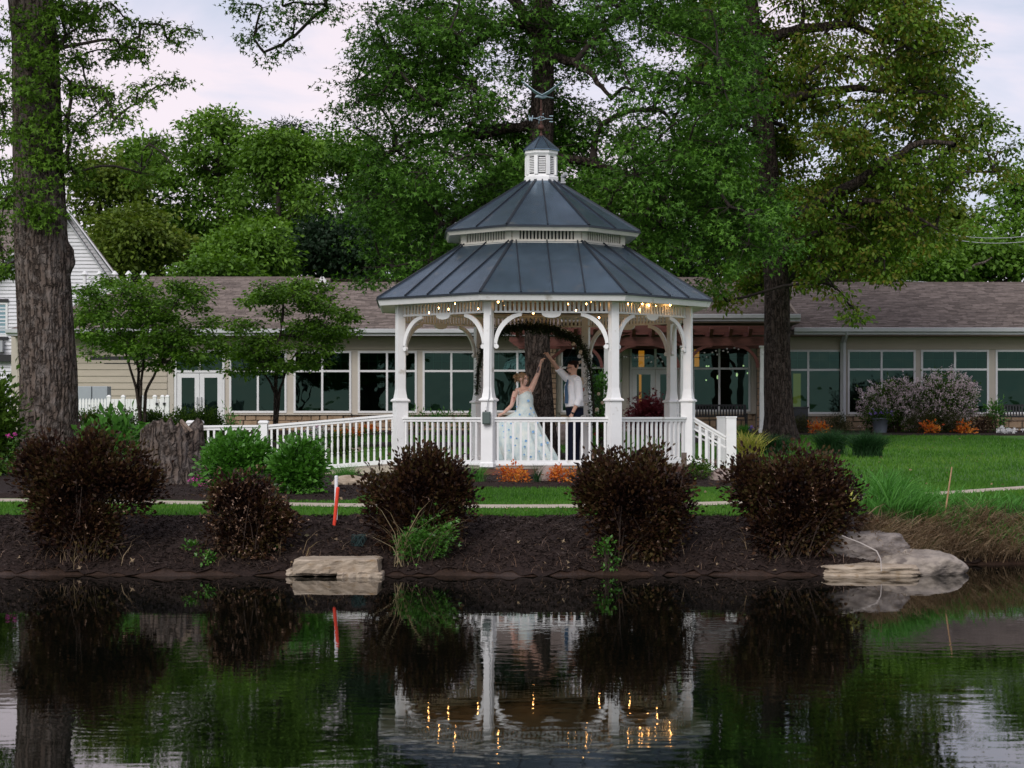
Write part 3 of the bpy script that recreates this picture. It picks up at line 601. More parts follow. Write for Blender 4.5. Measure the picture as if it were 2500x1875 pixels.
# string lights with warm bulbs wound behind the frieze
SL = thing('string_lights', 'warm glowing string lights wound along the gazebo frieze', 'string lights', (GX, GY - 2.6, 3.95))
M['bulb'] = pm('bulb_glow', (1, .62, .28), .4, 0, 1, emis=((1.0, .48, .15), 30.0)); M['cable'] = M['dark']
bm_ = MB(); bm_.ball((0, 0, 0), .015, 10, 8, (1, 1, 1.25)); bulb_me = bm_.mesh('bulb', M['bulb'], True)
bm_ = MB(); bm_.tube([(0, 0, .022), (0, 0, .052)], .012, 8); sock_me = bm_.mesh('socket', M['dark'])
BP = [(310, 1163), (437, 1163), (545, 1127), (617, 1140), (702, 1140), (813, 1113), (857, 1115), (855, 1147), (1257, 1138), (1370, 1137), (1402, 1118), (1438, 1140), (1463, 1112), (1300, 1178), (1627, 1138), (1634, 1112), (1717, 1135), (1760, 1145), (1807, 1135), (1697, 1173), (1893, 1137)]
cab = []
for k, (bx_, by_) in enumerate(BP):
    px, py = 900 + bx_ * .3888, 300 + by_ * .3888
    Yd = 36 - 2.78 * (.93 if 1160 < px < 1520 else .45 + .45 * (1 - abs(px - (1180 if px < 1180 else 1510)) / (220 if px < 1180 else 180))) + (.12 if k % 3 else .5)
    if k in (0, 5, 8, 14): Yd -= 0
    p = P(px, py, Yd); p.z = min(p.z, 3.955)
    o = link('bulb', bulb_me, SL, p); so_ = bpy.data.objects.new('socket', sock_me); COL.objects.link(so_); so_.parent = o
    cab.append(p + Vector((0, 0, .06)))
cab.sort(key=lambda q: q.x); pts = []
for a_, c_ in zip(cab[:-1], cab[1:]):
    for t in np.linspace(0, 1, 7)[:-1]: pts.append(a_.lerp(c_, t) + Vector((0, 0, -.04 * math.sin(math.pi * t))))
pts.append(cab[-1]); b = MB(); b.tube(pts, .005, 5); b.build('cable', M['dark'], SL)
# a few bulbs further inside, hung under the rafters
for ang in (150, 185, 215, 100, 255, 130, 235):
    a = math.radians(ang); p = Vector((GX + 2.3 * math.sin(a), GY - 2.3 * math.cos(a), 3.98 + .1 * math.sin(ang))); o = link('bulb', bulb_me, SL, p); so_ = bpy.data.objects.new('socket', sock_me); COL.objects.link(so_); so_.parent = o
# electrical boxes and conduit
v = ovec(0, RP); EB = thing('electric_box', 'dark green electrical box fixed to the front left gazebo post', 'electric box', (v.x - .02, v.y - .17, 1.86))
b = MB(); b.box((v.x - .035, v.y - .165, 1.86), (.145, .09, .225)); b.build('box_body', M['box_green'], EB, bevel=.012)
b = MB(); b.box((v.x - .035, v.y - .214, 1.86), (.125, .012, .20)); b.build('box_lid', M['box_green'], EB, bevel=.01); b = MB(); b.box((v.x - .05, v.y - .165, 1.985), (.02, .02, .03)); b.build('box_clip', M['dark'], EB)
b = MB(); b.tube([(v.x + .03, v.y - .09, 3.7), (v.x + .02, v.y - .09, 2.4), (v.x + .01, v.y - .155, 2.21), (v.x - .01, v.y - .155, 2.15), (v.x - .03, v.y - .16, 1.97)], .009, 6); b.build('conduit', M['grey'], EB)
v = ovec(2, RP); b = MB(); b.box((v.x - .20, v.y - .06, 1.98), (.035, .04, .13)); b.tube([(v.x - .20, v.y - .06, 2.2), (v.x - .20, v.y - .06, 1.0)], .006, 5); o = b.build('cable_junction', M['grey']); tag(o, 'small grey cable junction beside the right gazebo post', 'junction box')

# steps with handrails on the right
ST = thing('gazebo_steps', 'white handrails and newel posts of the steps right of the gazebo', 'steps', (2.5, 36, .7))
NX = wx(1782, 34.9)
v2, v3 = ovec(2, RP), ovec(3, RP)
for (v, Yn, yy) in ((v2, v2.y + .05, 0), (v3, v3.y - .05, 1)):
    p0 = Vector((v.x + .10, v.y, 1.86)); p1 = Vector((NX - .06, v.y + .02, 1.50))
    b = MB(); b.bar(p0, p1, .09, .04); b.bar(p0 - Vector((0, 0, .045)), p1 - Vector((0, 0, .045)), .05, .05); b.build('hand_rail', M['white'], ST)
    b = MB(); b.bar(p0 - Vector((0, 0, .80)), p1 - Vector((0, 0, .70)), .05, .06); b.build('bottom_rail', M['white'], ST)
    b = MB(); b.bar(p0 - Vector((0, 0, .20)), p1 - Vector((0, 0, .20)), .035, .035); b.build('middle_rail', M['white'], ST)
    for k in range(1, 5):
        t = k / 5; q = p0.lerp(p1, t); b = MB(); b.box((q.x, q.y, q.z - .42), (.05, .04, .74)); b.build('baluster', M['white'], ST)
    b = MB(); b.box((NX + .04, v.y + .02, 1.28), (.19, .17, 1.16)); nw = b.build('newel_post', M['white'], ST, bevel=.004)
    b = MB(); b.box((NX + .04, v.y + .02, 1.872), (.215, .195, .03)); b.build('newel_cap', M['white'], nw, bevel=.008)
for k in range(2):
    b = MB(); b.bb(v2.x - .02 + .28 * k - .06, v2.x + .30 + .28 * k, v2.y + .15, v3.y - .15, .66, .87 - .14 * k); b.build('step', M['deck'], ST)
# ramp with turned balusters on the left
RA = thing('entry_ramp', 'white ramp railing with turned balusters left of the gazebo', 'ramp', (-5, 34.9, .7))
YR = 34.75; rx0, rx1, rx2 = wx(475, YR), wx(644, YR), ovec(7, RP).x - .10
zt2, zt1 = wz(1013.5, YR), wz(1040, YR)
def turned():
    b = MB(); q = math.pi / 4
    b.lathe([(.027, -.38), (.027, -.20)], n=4, ph=q); b.lathe([(.015, -.20), (.024, -.17), (.014, -.15), (.022, -.05), (.022, .05), (.014, .13), (.024, .15), (.015, .18)], n=8); b.lathe([(.027, .18), (.027, .38)], n=4, ph=q); return b
m_t = turned().mesh('turned_baluster', M['white'])
for (xa, za, xb, zb, n) in ((rx0 + .09, zt1 - .01, rx1 - .09, zt1, 10), (rx1 + .09, zt1 + .005, rx2, zt2, 21)):
    pa, pb_ = Vector((xa, YR, za)), Vector((xb, YR, zb))
    b = MB(); b.bar(pa, pb_, .10, .04); b.bar(pa - Vector((0, 0, .045)), pb_ - Vector((0, 0, .045)), .055, .05); b.build('hand_rail', M['white'], RA)
    b = MB(); b.bar(pa - Vector((0, 0, .86)), pb_ - Vector((0, 0, .86)), .055, .075); b.build('bottom_rail', M['white'], RA)
    for k in range(n):
        q = pa.lerp(pb_, (k + .5) / n); link('turned_baluster', m_t, RA, (q.x, q.y, q.z - .445))
for px in (rx0 - .07, rx0 + .07, rx1):
    dy = .10 if px == rx0 - .07 else 0
    b = MB(); b.box((px, YR + dy, .62 + (zt1 + .05 - .62) / 2), (.15, .15, zt1 + .05 - .62)); nw = b.build('ramp_post', M['white'], RA, bevel=.004)
    b = MB(); b.lathe([(.13, zt1 + .05), (.13, zt1 + .08), (.10, zt1 + .10), (.08, zt1 + .105)], (px, YR + dy, 0), 4, math.pi / 4); b.build('post_cap', M['white'], nw)
b = MB(); hw = [(rx0 - .1, .70), (rx1, .74), (rx2, .985), (rx2, .80), (rx1, .60), (rx0 - .1, .55)]; b.prism([(u, v_) for u, v_ in hw], (1, 0, 0), (0, 0, 1), (0, 1, 0), (0, 0, 0), YR - .04, YR + 1.9); b.build('ramp_deck', M['concrete'], RA)

# floral garland arch at the back opening
GL = thing('floral_arch', 'dark leafy garland arch with cream roses at the back of the gazebo', 'floral arch', (GX, 38.4, .985))
v4, v5, v0b, v6 = ovec(4, RP), ovec(5, RP), ovec(3, RP), ovec(6, RP)
Yb = 38.45
path = [P(1450, 1045, Yb), P(1448, 960, Yb), P(1440, 900, Yb), P(1428, 860, Yb), P(1405, 828, Yb), P(1360, 806, Yb), P(1310, 797, Yb), P(1250, 800, Yb), P(1205, 812, Yb), P(1180, 840, Yb), P(1168, 900, Yb), P(1164, 960, Yb)]
Pn = []; Dn = []
for a_, c_, dens, rad in [(path[k], path[k + 1], (260, 240, 260, 420, 560, 700, 700, 600, 380, 220, 160)[k], (.10, .08, .06, .08, .09, .10, .10, .09, .06, .05, .05)[k]) for k in range(len(path) - 1)]:
    t = RNG.uniform(0, 1, dens); c = np.array(a_)[None] * (1 - t[:, None]) + np.array(c_)[None] * t[:, None]; Pn.append(c + RNG.normal(size=(dens, 3)) * rad * .6); Dn.append(RNG.normal(size=(dens, 3)) + np.array([0, 0, -.5]))
b = MB(); b.tube(path, .025, 6); b.build('arch_frame', M['twig'], GL)
M['garl'] = leafm('garland_leaves', [(.008, .016, .006), (.022, .04, .014), (.05, .08, .03)], big=3)
leaves('foliage', np.concatenate(Pn), np.concatenate(Dn), .075, 'slim', M['garl'], GL)
M['rose'] = pm('rose_petals', (.62, .50, .38), .6, .1, 20); M['rosep'] = pm('pink_rose_petals', (.45, .2, .16), .6, .1, 20)
for k, (px, py) in enumerate([(1422, 925), (1418, 860), (1416, 884), (1421, 935), (1423, 952), (1460, 962), (1458, 1000), (1400, 840), (1186, 842), (1470, 985)]):
    b = MB(); c = P(px, py, Yb - .12)
    for q in range(4): b.ball(c + Vector((random.uniform(-.02, .02), random.uniform(-.02, 0), random.uniform(-.02, .02))), .030, 7, 5)
    b.build('rose', M['rosep' if k in (4, 8) else 'rose'], GL, True)
# ---------------------------------------------------------------- long building
BY = 64.0
M['siding'] = pm('beige_siding', (.41, .36, .285), .7, .06, 1.2, .1, 40, stretch=(1, 1, 6)); M['trim'] = pm('beige_trim', (.46, .415, .35), .6, .05, 2)
M['frame'] = pm('white_window_frame', (.66, .66, .66), .5, .05, 4); M['gutter'] = pm('gutter_white', (.50, .51, .52), .45, .06, 3)
M['soffit'] = pm('brown_soffit', (.16, .12, .08), .7, .1, 3)
M['shingle'] = pm('roof_shingles', (.165, .135, .122), .9, .22, 5, .3, 90, isl=.34, spec=.15)
M['stone'] = pm('ledge_stone', (.26, .17, .105), .85, .3, 3, .5, 25, c2=(.42, .30, .20), isl=.3)
M['mortar'] = pm('mortar', (.10, .08, .06), .9, .2, 9)
M['redwood'] = pm('red_stained_wood', (.125, .040, .030), .6, .3, 3, .2, 30, stretch=(.5, 6, 6))
M['inwall'] = pm('interior_wall', (.22, .20, .15), .8, .1, 1); M['infloor'] = pm('interior_floor', (.06, .05, .04), .5, .2, 2)
def glassm(name, tint, refl=(.75, .9, .85), wob=.02, f0=.10):
    m, n, l, o = nodes(name); t = n.new('ShaderNodeBsdfTransparent'); t.inputs[0].default_value = (*tint, 1); g = n.new('ShaderNodeBsdfGlossy'); g.inputs['Color'].default_value = (*refl, 1); g.inputs['Roughness'].default_value = .015
    fr = n.new('ShaderNodeFresnel'); fr.inputs['IOR'].default_value = 1.5; mx = n.new('ShaderNodeMixShader'); mt = n.new('ShaderNodeMath'); mt.operation = 'MULTIPLY'; mt.inputs[1].default_value = f0 / .04; l.new(fr.outputs[0], mt.inputs[0]); l.new(mt.outputs[0], mx.inputs[0])
    l.new(t.outputs[0], mx.inputs[1]); l.new(g.outputs[0], mx.inputs[2]); l.new(mx.outputs[0], o.inputs[0])
    tc = n.new('ShaderNodeTexCoord'); nb = n.new('ShaderNodeTexNoise'); nb.inputs['Scale'].default_value = .9; l.new(tc.outputs['Object'], nb.inputs['Vector']); bp = n.new('ShaderNodeBump'); bp.inputs['Strength'].default_value = .5; bp.inputs['Distance'].default_value = wob; l.new(nb.outputs['Fac'], bp.inputs['Height']); l.new(bp.outputs[0], g.inputs['Normal'])
    return m
M['glass'] = glassm('green_tinted_glass', (.045, .13, .085), refl=(.34, .66, .56), f0=.060)
def bx_(px): return wx(px, BY)
def bz_(py): return wz(py, BY)
GB = 1.355
BD = thing('long_building', 'long single storey beige building with brown shingle roof and big green tinted windows', 'building', (0, BY, GB))
XL, XR = bx_(36), bx_(2640)
b = MB(); b.bb(XL, XR, BY + 5.5, BY + 5.7, GB - .3, 4.9); b.build('interior_wall', M['inwall'], BD)
b = MB(); b.bb(XL, XR, BY + .25, BY + 5.5, GB - .25, GB - .02); b.build('interior_floor', M['infloor'], BD)
b = MB(); b.bb(XL, XR, BY + .2, BY + 5.5, 4.55, 4.7); b.build('interior_ceiling', M['inwall'], BD)
for px in (440, 1160, 1668, 2240): b = MB(); b.bb(bx_(px), bx_(px) + .15, BY + .3, BY + 5.5, GB, 4.55); b.build('partition', M['inwall'], BD)
# windows: x0, x1, mullion x, top, split, bottom, grid
WIN = [(560, 700, 630, 857, 906, 1008, 1), (717, 858, 787, 857, 906, 1008, 1), (874, 1018, 945, 857, 906, 1008, 1), (1032, 1172, 1102, 857, 906, 1008, 1), (1190, 1335, 1263, 856, 905, 1007, 1),
       (1369, 1517, 1443, 846, 898, 1007, 1), (1690, 1832, 1756, 845, 900, 1005, 1), (1895, 2056, 1973, 854, 903, 1011, 1), (2069, 2235, 2152, 854, 902, 1011, 1), (2248, 2414, 2331, 854, 902, 1011, 1), (2430, 2596, 2513, 854, 902, 1011, 1)]
def pane(parent, x0, x1, z0, z1, y, nm='pane', mat='glass'):
    b = MB(); b.add([(x0, y, z0), (x1, y, z0), (x1, y, z1), (x0, y, z1)], [(0, 1, 2, 3)]); return b.build(nm, M[mat], parent)
def window(x0, x1, xm, y0, ys_, y1, gr, Yp=BY):
    f = MB(); X0, X1, Xm, Z1, Zs, Z0 = bx_(x0), bx_(x1), bx_(xm), bz_(y0), bz_(ys_), bz_(y1); t = .07; ya, yb = Yp - .05, Yp + .07
    f.bb(X0, X0 + t, ya, yb, Z0, Z1); f.bb(X1 - t, X1, ya, yb, Z0, Z1); f.bb(X0 + t, X1 - t, ya, yb, Z1 - t, Z1); f.bb(X0 + t, X1 - t, ya, yb, Z0, Z0 + t)
    f.bb(Xm - t / 2, Xm + t / 2, ya + .004, yb - .004, Z0 + t, Z1 - t); f.bb(X0 + t, Xm - t / 2, ya + .008, yb - .008, Zs - t / 2, Zs + t / 2); f.bb(Xm + t / 2, X1 - t, ya + .008, yb - .008, Zs - t / 2, Zs + t / 2)
    o = f.build('window', M['frame'], BD)
    for (a, c) in ((X0 + t, Xm - t / 2), (Xm + t / 2, X1 - t)):
        pane(o, a, c, Z0 + t, Zs - t / 2, Yp); pane(o, a, c, Zs + t / 2, Z1 - t, Yp)
        g = MB()
        for k in (1, 2): xx = a + (c - a) * k / 3; g.bb(xx - .012, xx + .012, Yp + .02, Yp + .03, Zs + t / 2, Z1 - t)
        zz = (Zs + Z1) / 2; g.bb(a, c, Yp + .031, Yp + .04, zz - .012, zz + .012); g.build('muntin', M['frame'], o)
    return (X0, X1, Z0, Z1)
ops = [window(*w) for w in WIN]
# doors
def double_door(x0, x1, yt, yd, yb_, tb, label=None):
    X0, X1, Zt, Zd, Z0 = bx_(x0), bx_(x1), bz_(yt), bz_(yd), GB + .02; f = MB(); t = .08; Xm = (X0 + X1) / 2; ya, yb = BY - .06, BY + .08
    f.bb(X0, X0 + t, ya, yb, Z0, Zt); f.bb(X1 - t, X1, ya, yb, Z0, Zt); f.bb(X0 + t, X1 - t, ya, yb, Zt - t, Zt); f.bb(X0 + t, X1 - t, ya, yb, Zd, Zd + t); f.bb(Xm - t / 2, Xm + t / 2, ya, yb, Zd + t, Zt - t)
    o = f.build('door_frame', M['frame'], BD)
    for a, c in ((X0 + t, Xm - t / 2), (Xm + t / 2, X1 - t)): pane(o, a, c, Zd + t, Zt - t, BY)
    for s_ in (-1, 1):
        a, c = (X0 + t + .01, Xm - .006) if s_ < 0 else (Xm + .006, X1 - t - .01); w = .16; d = MB(); ya2, yb2 = BY - .03, BY + .03
        d.bb(a, a + w, ya2, yb2, Z0, Zd - .01); d.bb(c - w, c, ya2, yb2, Z0, Zd - .01); d.bb(a + w, c - w, ya2, yb2, Zd - .01 - w, Zd - .01); d.bb(a + w, c - w, ya2, yb2, Z0, Z0 + .25)
        dd = d.build('door', M['frame'], BD); pane(dd, a + w, c - w, Z0 + .25, Zd - .01 - w, BY)
        hx = Xm + s_ * .07; h = MB(); h.tube([(hx, BY - .04, 2.27), (hx, BY - .10, 2.27), (hx, BY - .10, 2.53), (hx, BY - .04, 2.53)], .018, 6); h.build('handle', M['grey'], dd)
    return (X0, X1, GB, Zt)
ops.append(double_door(426, 549, 855, 910, 1054, .1)); ops.append(double_door(1537, 1663, 836, 902, 1054, .1))
# wall pieces: piers between openings, header, base
ops_s = sorted(ops); edges = [XL]
for (x0, x1, z0, z1) in ops_s: edges += [x0, x1]
edges.append(XR)
ZH = bz_(815)
for k in range(0, len(edges), 2):
    if edges[k + 1] - edges[k] > .02: b = MB(); b.bb(edges[k] - .001, edges[k + 1] + .001, BY - .02, BY + .2, GB - .2, bz_(845)); b.build('wall', M['trim'], BD)
for (x0, x1, z0, z1) in ops_s:
    if z0 > GB + .1: b = MB(); b.bb(x0, x1, BY - .015, BY + .2, GB - .2, z0); b.build('wall', M['trim'], BD)
    b = MB(); b.bb(x0, x1, BY - .015, BY + .2, z1, bz_(812)); b.build('wall', M['trim'], BD)
b = MB(); b.bb(XL, XR, BY + .01, BY + .2, bz_(846), 4.9); b.build('wall', M['siding'], BD)
# siding boards above the windows, and over the blank wall on the left
def board(x0, x1, z0, z1, Yf, mat='siding', par=None, th=.032):
    b = MB(); b.add([(x0, Yf - th, z0), (x1, Yf - th, z0), (x1, Yf - .002, z1), (x0, Yf - .002, z1), (x0, Yf + .01, z0), (x1, Yf + .01, z0), (x1, Yf + .01, z1), (x0, Yf + .01, z1)], [(0, 1, 2, 3), (4, 7, 6, 5), (0, 4, 5, 1), (3, 2, 6, 7), (0, 3, 7, 4), (1, 5, 6, 2)]); return b.build('siding_board', M[mat], par or BD)
for s0, s1 in ((36, 436), (436, 780), (780, 1190), (1190, 1360), (1860, 2062), (2062, 2350), (2350, 2640)):
    for (ya_, yb_) in ((853, 838), (838, 822), (822, 806)):
        board(bx_(s0) + .004, bx_(s1) - .004, bz_(ya_), bz_(yb_), BY - .035)
py = 1046
while py > 856:
    n2 = py - 16; board(XL, bx_(412) - .05, bz_(py), bz_(n2), BY - .035); py = n2
b = MB(); b.bb(bx_(412), bx_(425), BY - .06, BY, GB - .1, bz_(853)); b.build('corner_trim', M['trim'], BD)
b = MB(); b.bb(XL - .1, XL + .12, BY - .07, BY, GB - .2, bz_(806)); b.build('corner_trim', M['trim'], BD)
b = MB(); b.bb(bx_(222), bx_(372), BY - .06, BY - .04, bz_(879), bz_(870)); b.bb(bx_(255), bx_(372), BY - .06, BY - .04, bz_(888), bz_(885)); b.build('wall_vent', M['dark'], BD)
# stone base with cap
def stones(x0, x1, z0, z1, Yf, par, rows=3):
    b = MB(); b.bb(x0, x1, Yf, Yf + .08, z0, z1); b.build('stone_backing', M['mortar'], par)
    z = z0
    hs = [random.uniform(.8, 1.25) for _ in range(rows)]; tot = sum(hs)
    for h in hs:
        hh = (z1 - z0) * h / tot; x = x0
        while x < x1 - .02:
            w = min(random.uniform(.22, .62) if x1 - x0 > .5 else (x1 - x0) * random.choice((.45, .55, 1)), x1 - x)
            if x1 - x - w < .1: w = x1 - x
            g = .012; d = random.uniform(.02, .06); b = MB(); j = lambda: random.uniform(-.012, .012)
            q = [(x + g + j(), z + g + j()), (x + w - g + j(), z + g + j()), (x + w - g + j(), z + hh - g + j()), (x + g + j(), z + hh - g + j())]
            b.add([(u, Yf - .002, v_) for u, v_ in q] + [(u * .94 + .06 * (x + w / 2), Yf - d, v_ * .94 + .06 * (z + hh / 2)) for u, v_ in q], [(4, 5, 6, 7), (0, 1, 5, 4), (1, 2, 6, 5), (2, 3, 7, 6), (3, 0, 4, 7)]); b.build('stone', M['stone'], par); x += w
        z += hh
for s0, s1, yc in ((553, 860, 1010), (860, 1335, 1010), (1369, 1517, 1009), (1690, 1845, 1007), (1872, 2060, 1013), (2060, 2600, 1013)):
    stones(bx_(s0), bx_(s1), GB - .05, bz_(yc + 3), BY - .06, BD, 3)
    b = MB(); b.bb(bx_(s0) - .02, bx_(s1) + .02, BY - .16, BY - .02, bz_(yc + 3), bz_(yc)); b.build('stone_cap', M['trim'], BD)
# roof structure
def shingles(name, x0, x1, p_e, p_r, par, hipL=0.0, hipR=0.0, expo=.145):
    """p_e=(Y,Z) eave, p_r=(Y,Z) ridge; rows of tabs laid up the slope"""
    e = np.array([0, p_e[0], p_e[1]]); r_ = np.array([0, p_r[0], p_r[1]]); d = r_ - e; L = np.linalg.norm(d); d = d / L; nrm = np.array([0, -d[2], d[1]])
    rows = int(L / expo); V = []; Fc = []; nb = 0
    for k in range(rows + 1):
        s0 = k * expo; s1 = min(s0 + expo * 1.25, L); f0 = s0 / L
        xa, xb = x0 + hipL * f0, x1 - hipR * f0
        n_ = max(1, int((xb - xa) / .34)); ws = RNG.uniform(.7, 1.3, n_); xsn = xa + np.concatenate([[0], np.cumsum(ws)]) / ws.sum() * (xb - xa)
        dep = RNG.uniform(.012, .026, n_); g = .006; js = RNG.uniform(-.012, .012, n_)
        for j in range(n_):
            a, c = xsn[j] + g, xsn[j + 1] - g
            lo = e + d * (s0 + js[j]); hi = e + d * s1
            V += [(a, *(lo + nrm * dep[j])[1:]), (c, *(lo + nrm * dep[j])[1:]), (c, *(hi + nrm * .002)[1:]), (a, *(hi + nrm * .002)[1:]), (a, *lo[1:]), (c, *lo[1:])]
            Fc += [(nb, nb + 1, nb + 2, nb + 3), (nb + 4, nb + 5, nb + 1, nb)]; nb += 6
    o = np_mesh(name, V, np.array(Fc), M['shingle'], par, kind='stuff')
    return o
def roofslab(x0, x1, p_e, p_r, par, hipL=0.0, hipR=0.0, th=.12):
    b = MB(); f = lambda p: (p[0], p[1] - .03)
    (ye, ze), (yr, zr) = f(p_e), f(p_r)
    t = [(x0, ye, ze), (x1, ye, ze), (x1 - hipR, yr, zr), (x0 + hipL, yr, zr)]; q = [(x, y, z - th) for x, y, z in t]
    b.add(t + q, [(0, 1, 2, 3), (7, 6, 5, 4), (0, 4, 5, 1), (1, 5, 6, 2), (2, 6, 7, 3), (3, 7, 4, 0)]); return b.build('roof', M['shingle'], par)
EV = (63.15, wz(806, 63.15)); ev_z = EV[1]
def ridge(py, Y=70.3): return (Y, wz(py, Y))
xl = wx(20, 63.15)
xa, xb = wx(762, 70.3), wx(2700, 70.3)
rL = roofslab(xl, wx(770, 66.7), EV, ridge(679), BD, hipL=3.3, hipR=-.1); shingles('shingle', xl, wx(770, 66.7), EV, ridge(679), rL, hipL=3.3, hipR=-.1)
rR = roofslab(wx(770, 66.7), wx(2700, 63), EV, ridge(692), BD); shingles('shingle', wx(770, 66.7), wx(2700, 63), EV, ridge(692), rR)
# hip end on the left, back slope
b = MB(); z0 = EV[1] - .03; zr = ridge(679)[1] - .03; b.add([(xl, 63.15, z0), (xl + 3.3, 70.3, zr), (xl, 77, z0), (xl + 30, 77, z0), (xl + 30, 70.3, zr)], [(0, 1, 2), (1, 4, 3, 2)]); b.build('roof', M['shingle'], BD)
b = MB(); z1 = ridge(692)[1] - .03; b.add([(wx(770, 66.7), 70.3, z1), (wx(2700, 63), 70.3, z1), (wx(2700, 63), 77, z0), (wx(770, 66.7), 77, z0)], [(0, 1, 2, 3)]); b.build('roof', M['shingle'], BD)
b = MB(); b.bb(xl + 3.2, wx(764, 70.3), 70.2, 70.4, ridge(679)[1] - .02, ridge(679)[1] + .05); b.build('ridge_cap', M['shingle'], BD)
b = MB(); b.bb(wx(800, 70.3), wx(2700, 70.3), 70.2, 70.4, ridge(692)[1] - .02, ridge(692)[1] + .05); b.build('ridge_cap', M['shingle'], BD)
# small white gable end where the ridge steps down
Yg = 68.6; g0, g1, gt = P(773, 700, Yg), P(803, 700, Yg), P(787, 677, Yg); b = MB(); b.bar(g0, gt, .10, .14, (0, 1, 0)); b.bar(gt, g1, .10, .14, (0, 1, 0)); b.build('gable_rake', M['frame'], BD)
b = MB(); b.add([g0 + Vector((.1, .05, 0)), g1 + Vector((-.1, .05, 0)), gt + Vector((0, .05, -.1)), g0 + Vector((0, 1.6, 0)), g1 + Vector((0, 1.6, 0)), gt + Vector((0, 1.6, 0))], [(0, 1, 2), (0, 2, 5, 3), (1, 4, 5, 2)]); b.build('gable_wall', M['siding'], BD)
# gutters and soffit
def gutter(x0, x1, Ye, ze, par=BD):
    b = MB(); b.prism([(-.10, .06), (-.12, .05), (-.11, -.07), (-.04, -.10), (.0, -.10), (.0, .03), (-.02, .03), (-.02, -.07), (-.085, -.05), (-.09, .06)], (0, 1, 0), (0, 0, 1), (1, 0, 0), (0, Ye, ze), x0, x1); b.build('gutter', M['gutter'], par)
    b = MB(); b.bb(x0, x1, Ye, Ye + .04, ze - .17, ze - .02); b.build('fascia', M['gutter'], par)
gutter(xl - .05, wx(1366, 63.1), 63.1, ev_z - .02); gutter(wx(1954, 61.4), wx(2700, 63), 63.1, ev_z + .02)
b = MB(); b.bb(xl, wx(2700, 63), 63.14, 64.1, ev_z - .20, ev_z - .175); b.build('soffit', M['soffit'], BD)
# raised entry roof
EY = 61.4; ez = wz(770, EY); ex0, ex1 = wx(1370, EY), wx(1954, EY)
er = roofslab(ex0, ex1, (EY + .05, ez), (69.3, ez + 1.85), BD, hipL=1.2, hipR=2.6); shingles('shingle', ex0, ex1, (EY + .05, ez), (69.3, ez + 1.85), er, hipL=1.2, hipR=2.6)
gutter(ex0, ex1, EY, ez - .02); b = MB(); b.bb(ex0, ex1, EY + .04, 64.0, ez - .24, ez - .21); b.build('soffit', M['soffit'], BD)
b = MB(); b.prism([(EY + .06, ez - .02), (63.9, ez - .02), (63.9, ez + .55)], (0, 1, 0), (0, 0, 1), (1, 0, 0), (0, 0, 0), ex1 - .10, ex1 - .02); b.build('gable_wall', M['soffit'], BD)
b = MB(); b.prism([(EY + .06, ez - .02), (63.9, ez - .02), (63.9, ez + .55)], (0, 1, 0), (0, 0, 1), (1, 0, 0), (0, 0, 0), ex0 + .02, ex0 + .10); b.build('gable_wall', M['soffit'], BD)
b = MB(); b.bb(ex0 + .3, ex1 - .5, 63.3, 63.42, wz(815, 63.3), ez - .2); b.build('wall', M['trim'], BD)
# downspout
def downspout(px, yt, yb_):
    X = wx(px, 63.6); b = MB(); b.tube([(X, 63.05, wz(yt, 63.3)), (X, 63.2, wz(yt + 12, 63.3)), (X, 63.85, wz(yt + 30, 63.85)), (X, 63.87, wz(yb_, 63.85))], .10, 4, flat=.9); b.build('downspout', M['gutter'], BD)
downspout(2061, 806, 1032)
# pillars of stone beside the entry
for x0, x1 in ((1343, 1357), (1845, 1856)): stones(bx_(x0), bx_(x1) + .02, GB, bz_(832), BY - .35, BD, 17)
for x0, x1 in ((1357, 1369), (1519, 1536), (1664, 1690), (1833, 1846)): b = MB(); b.bb(bx_(x0) + .005, bx_(x1) - .005, BY - .12, BY - .021, bz_(1007) if x0 in (1357, 1833) else GB, bz_(832)); b.build('trim_post', M['trim'], BD)
# roof vents
for k, px in enumerate((207, 243, 280, 314, 350)):
    p = P(px, 676, 70.6); b = MB(); b.tube([(p.x, p.y, p.z - .25), (p.x, p.y, p.z + .10)], .07, 10); b.lathe([(.14, .08), (.13, .11), (.03, .23)], p, 10); b.build('roof_vent', M['frame'], BD)
# things glimpsed inside: warm lit wall strips, hanging lamps, chairs' shadow
M['lampglow'] = pm('warm_lamp_glow', (1, .55, .12), .5, 0, 1, emis=((1.0, .15, .02), 3.6)); M['lampdot'] = pm('small_lamp_glow', (1, .85, .6), .5, 0, 1, emis=((1, .55, .36), 5))
for x0, x1, y0, y1, Yi in ((1559, 1573, 856, 896, 67), (1692, 1707, 853, 895, 67), (1560, 1566, 1010, 912, 67.5), (1377, 1385, 955, 985, 67)):
    b = MB(); b.bb(wx(x0, Yi), wx(x1, Yi), Yi, Yi + .1, wz(y1, Yi), wz(y0, Yi)); tag(b.build('wall_sconce', M['lampglow']), {1559: 'amber wall light seen through the transom above the glass doors', 1692: 'amber wall light seen through the window right of the doors', 1560: 'slim amber wall light behind the left glass door', 1377: 'amber lamp glowing low in the window behind the man'}[x0], 'lamp')
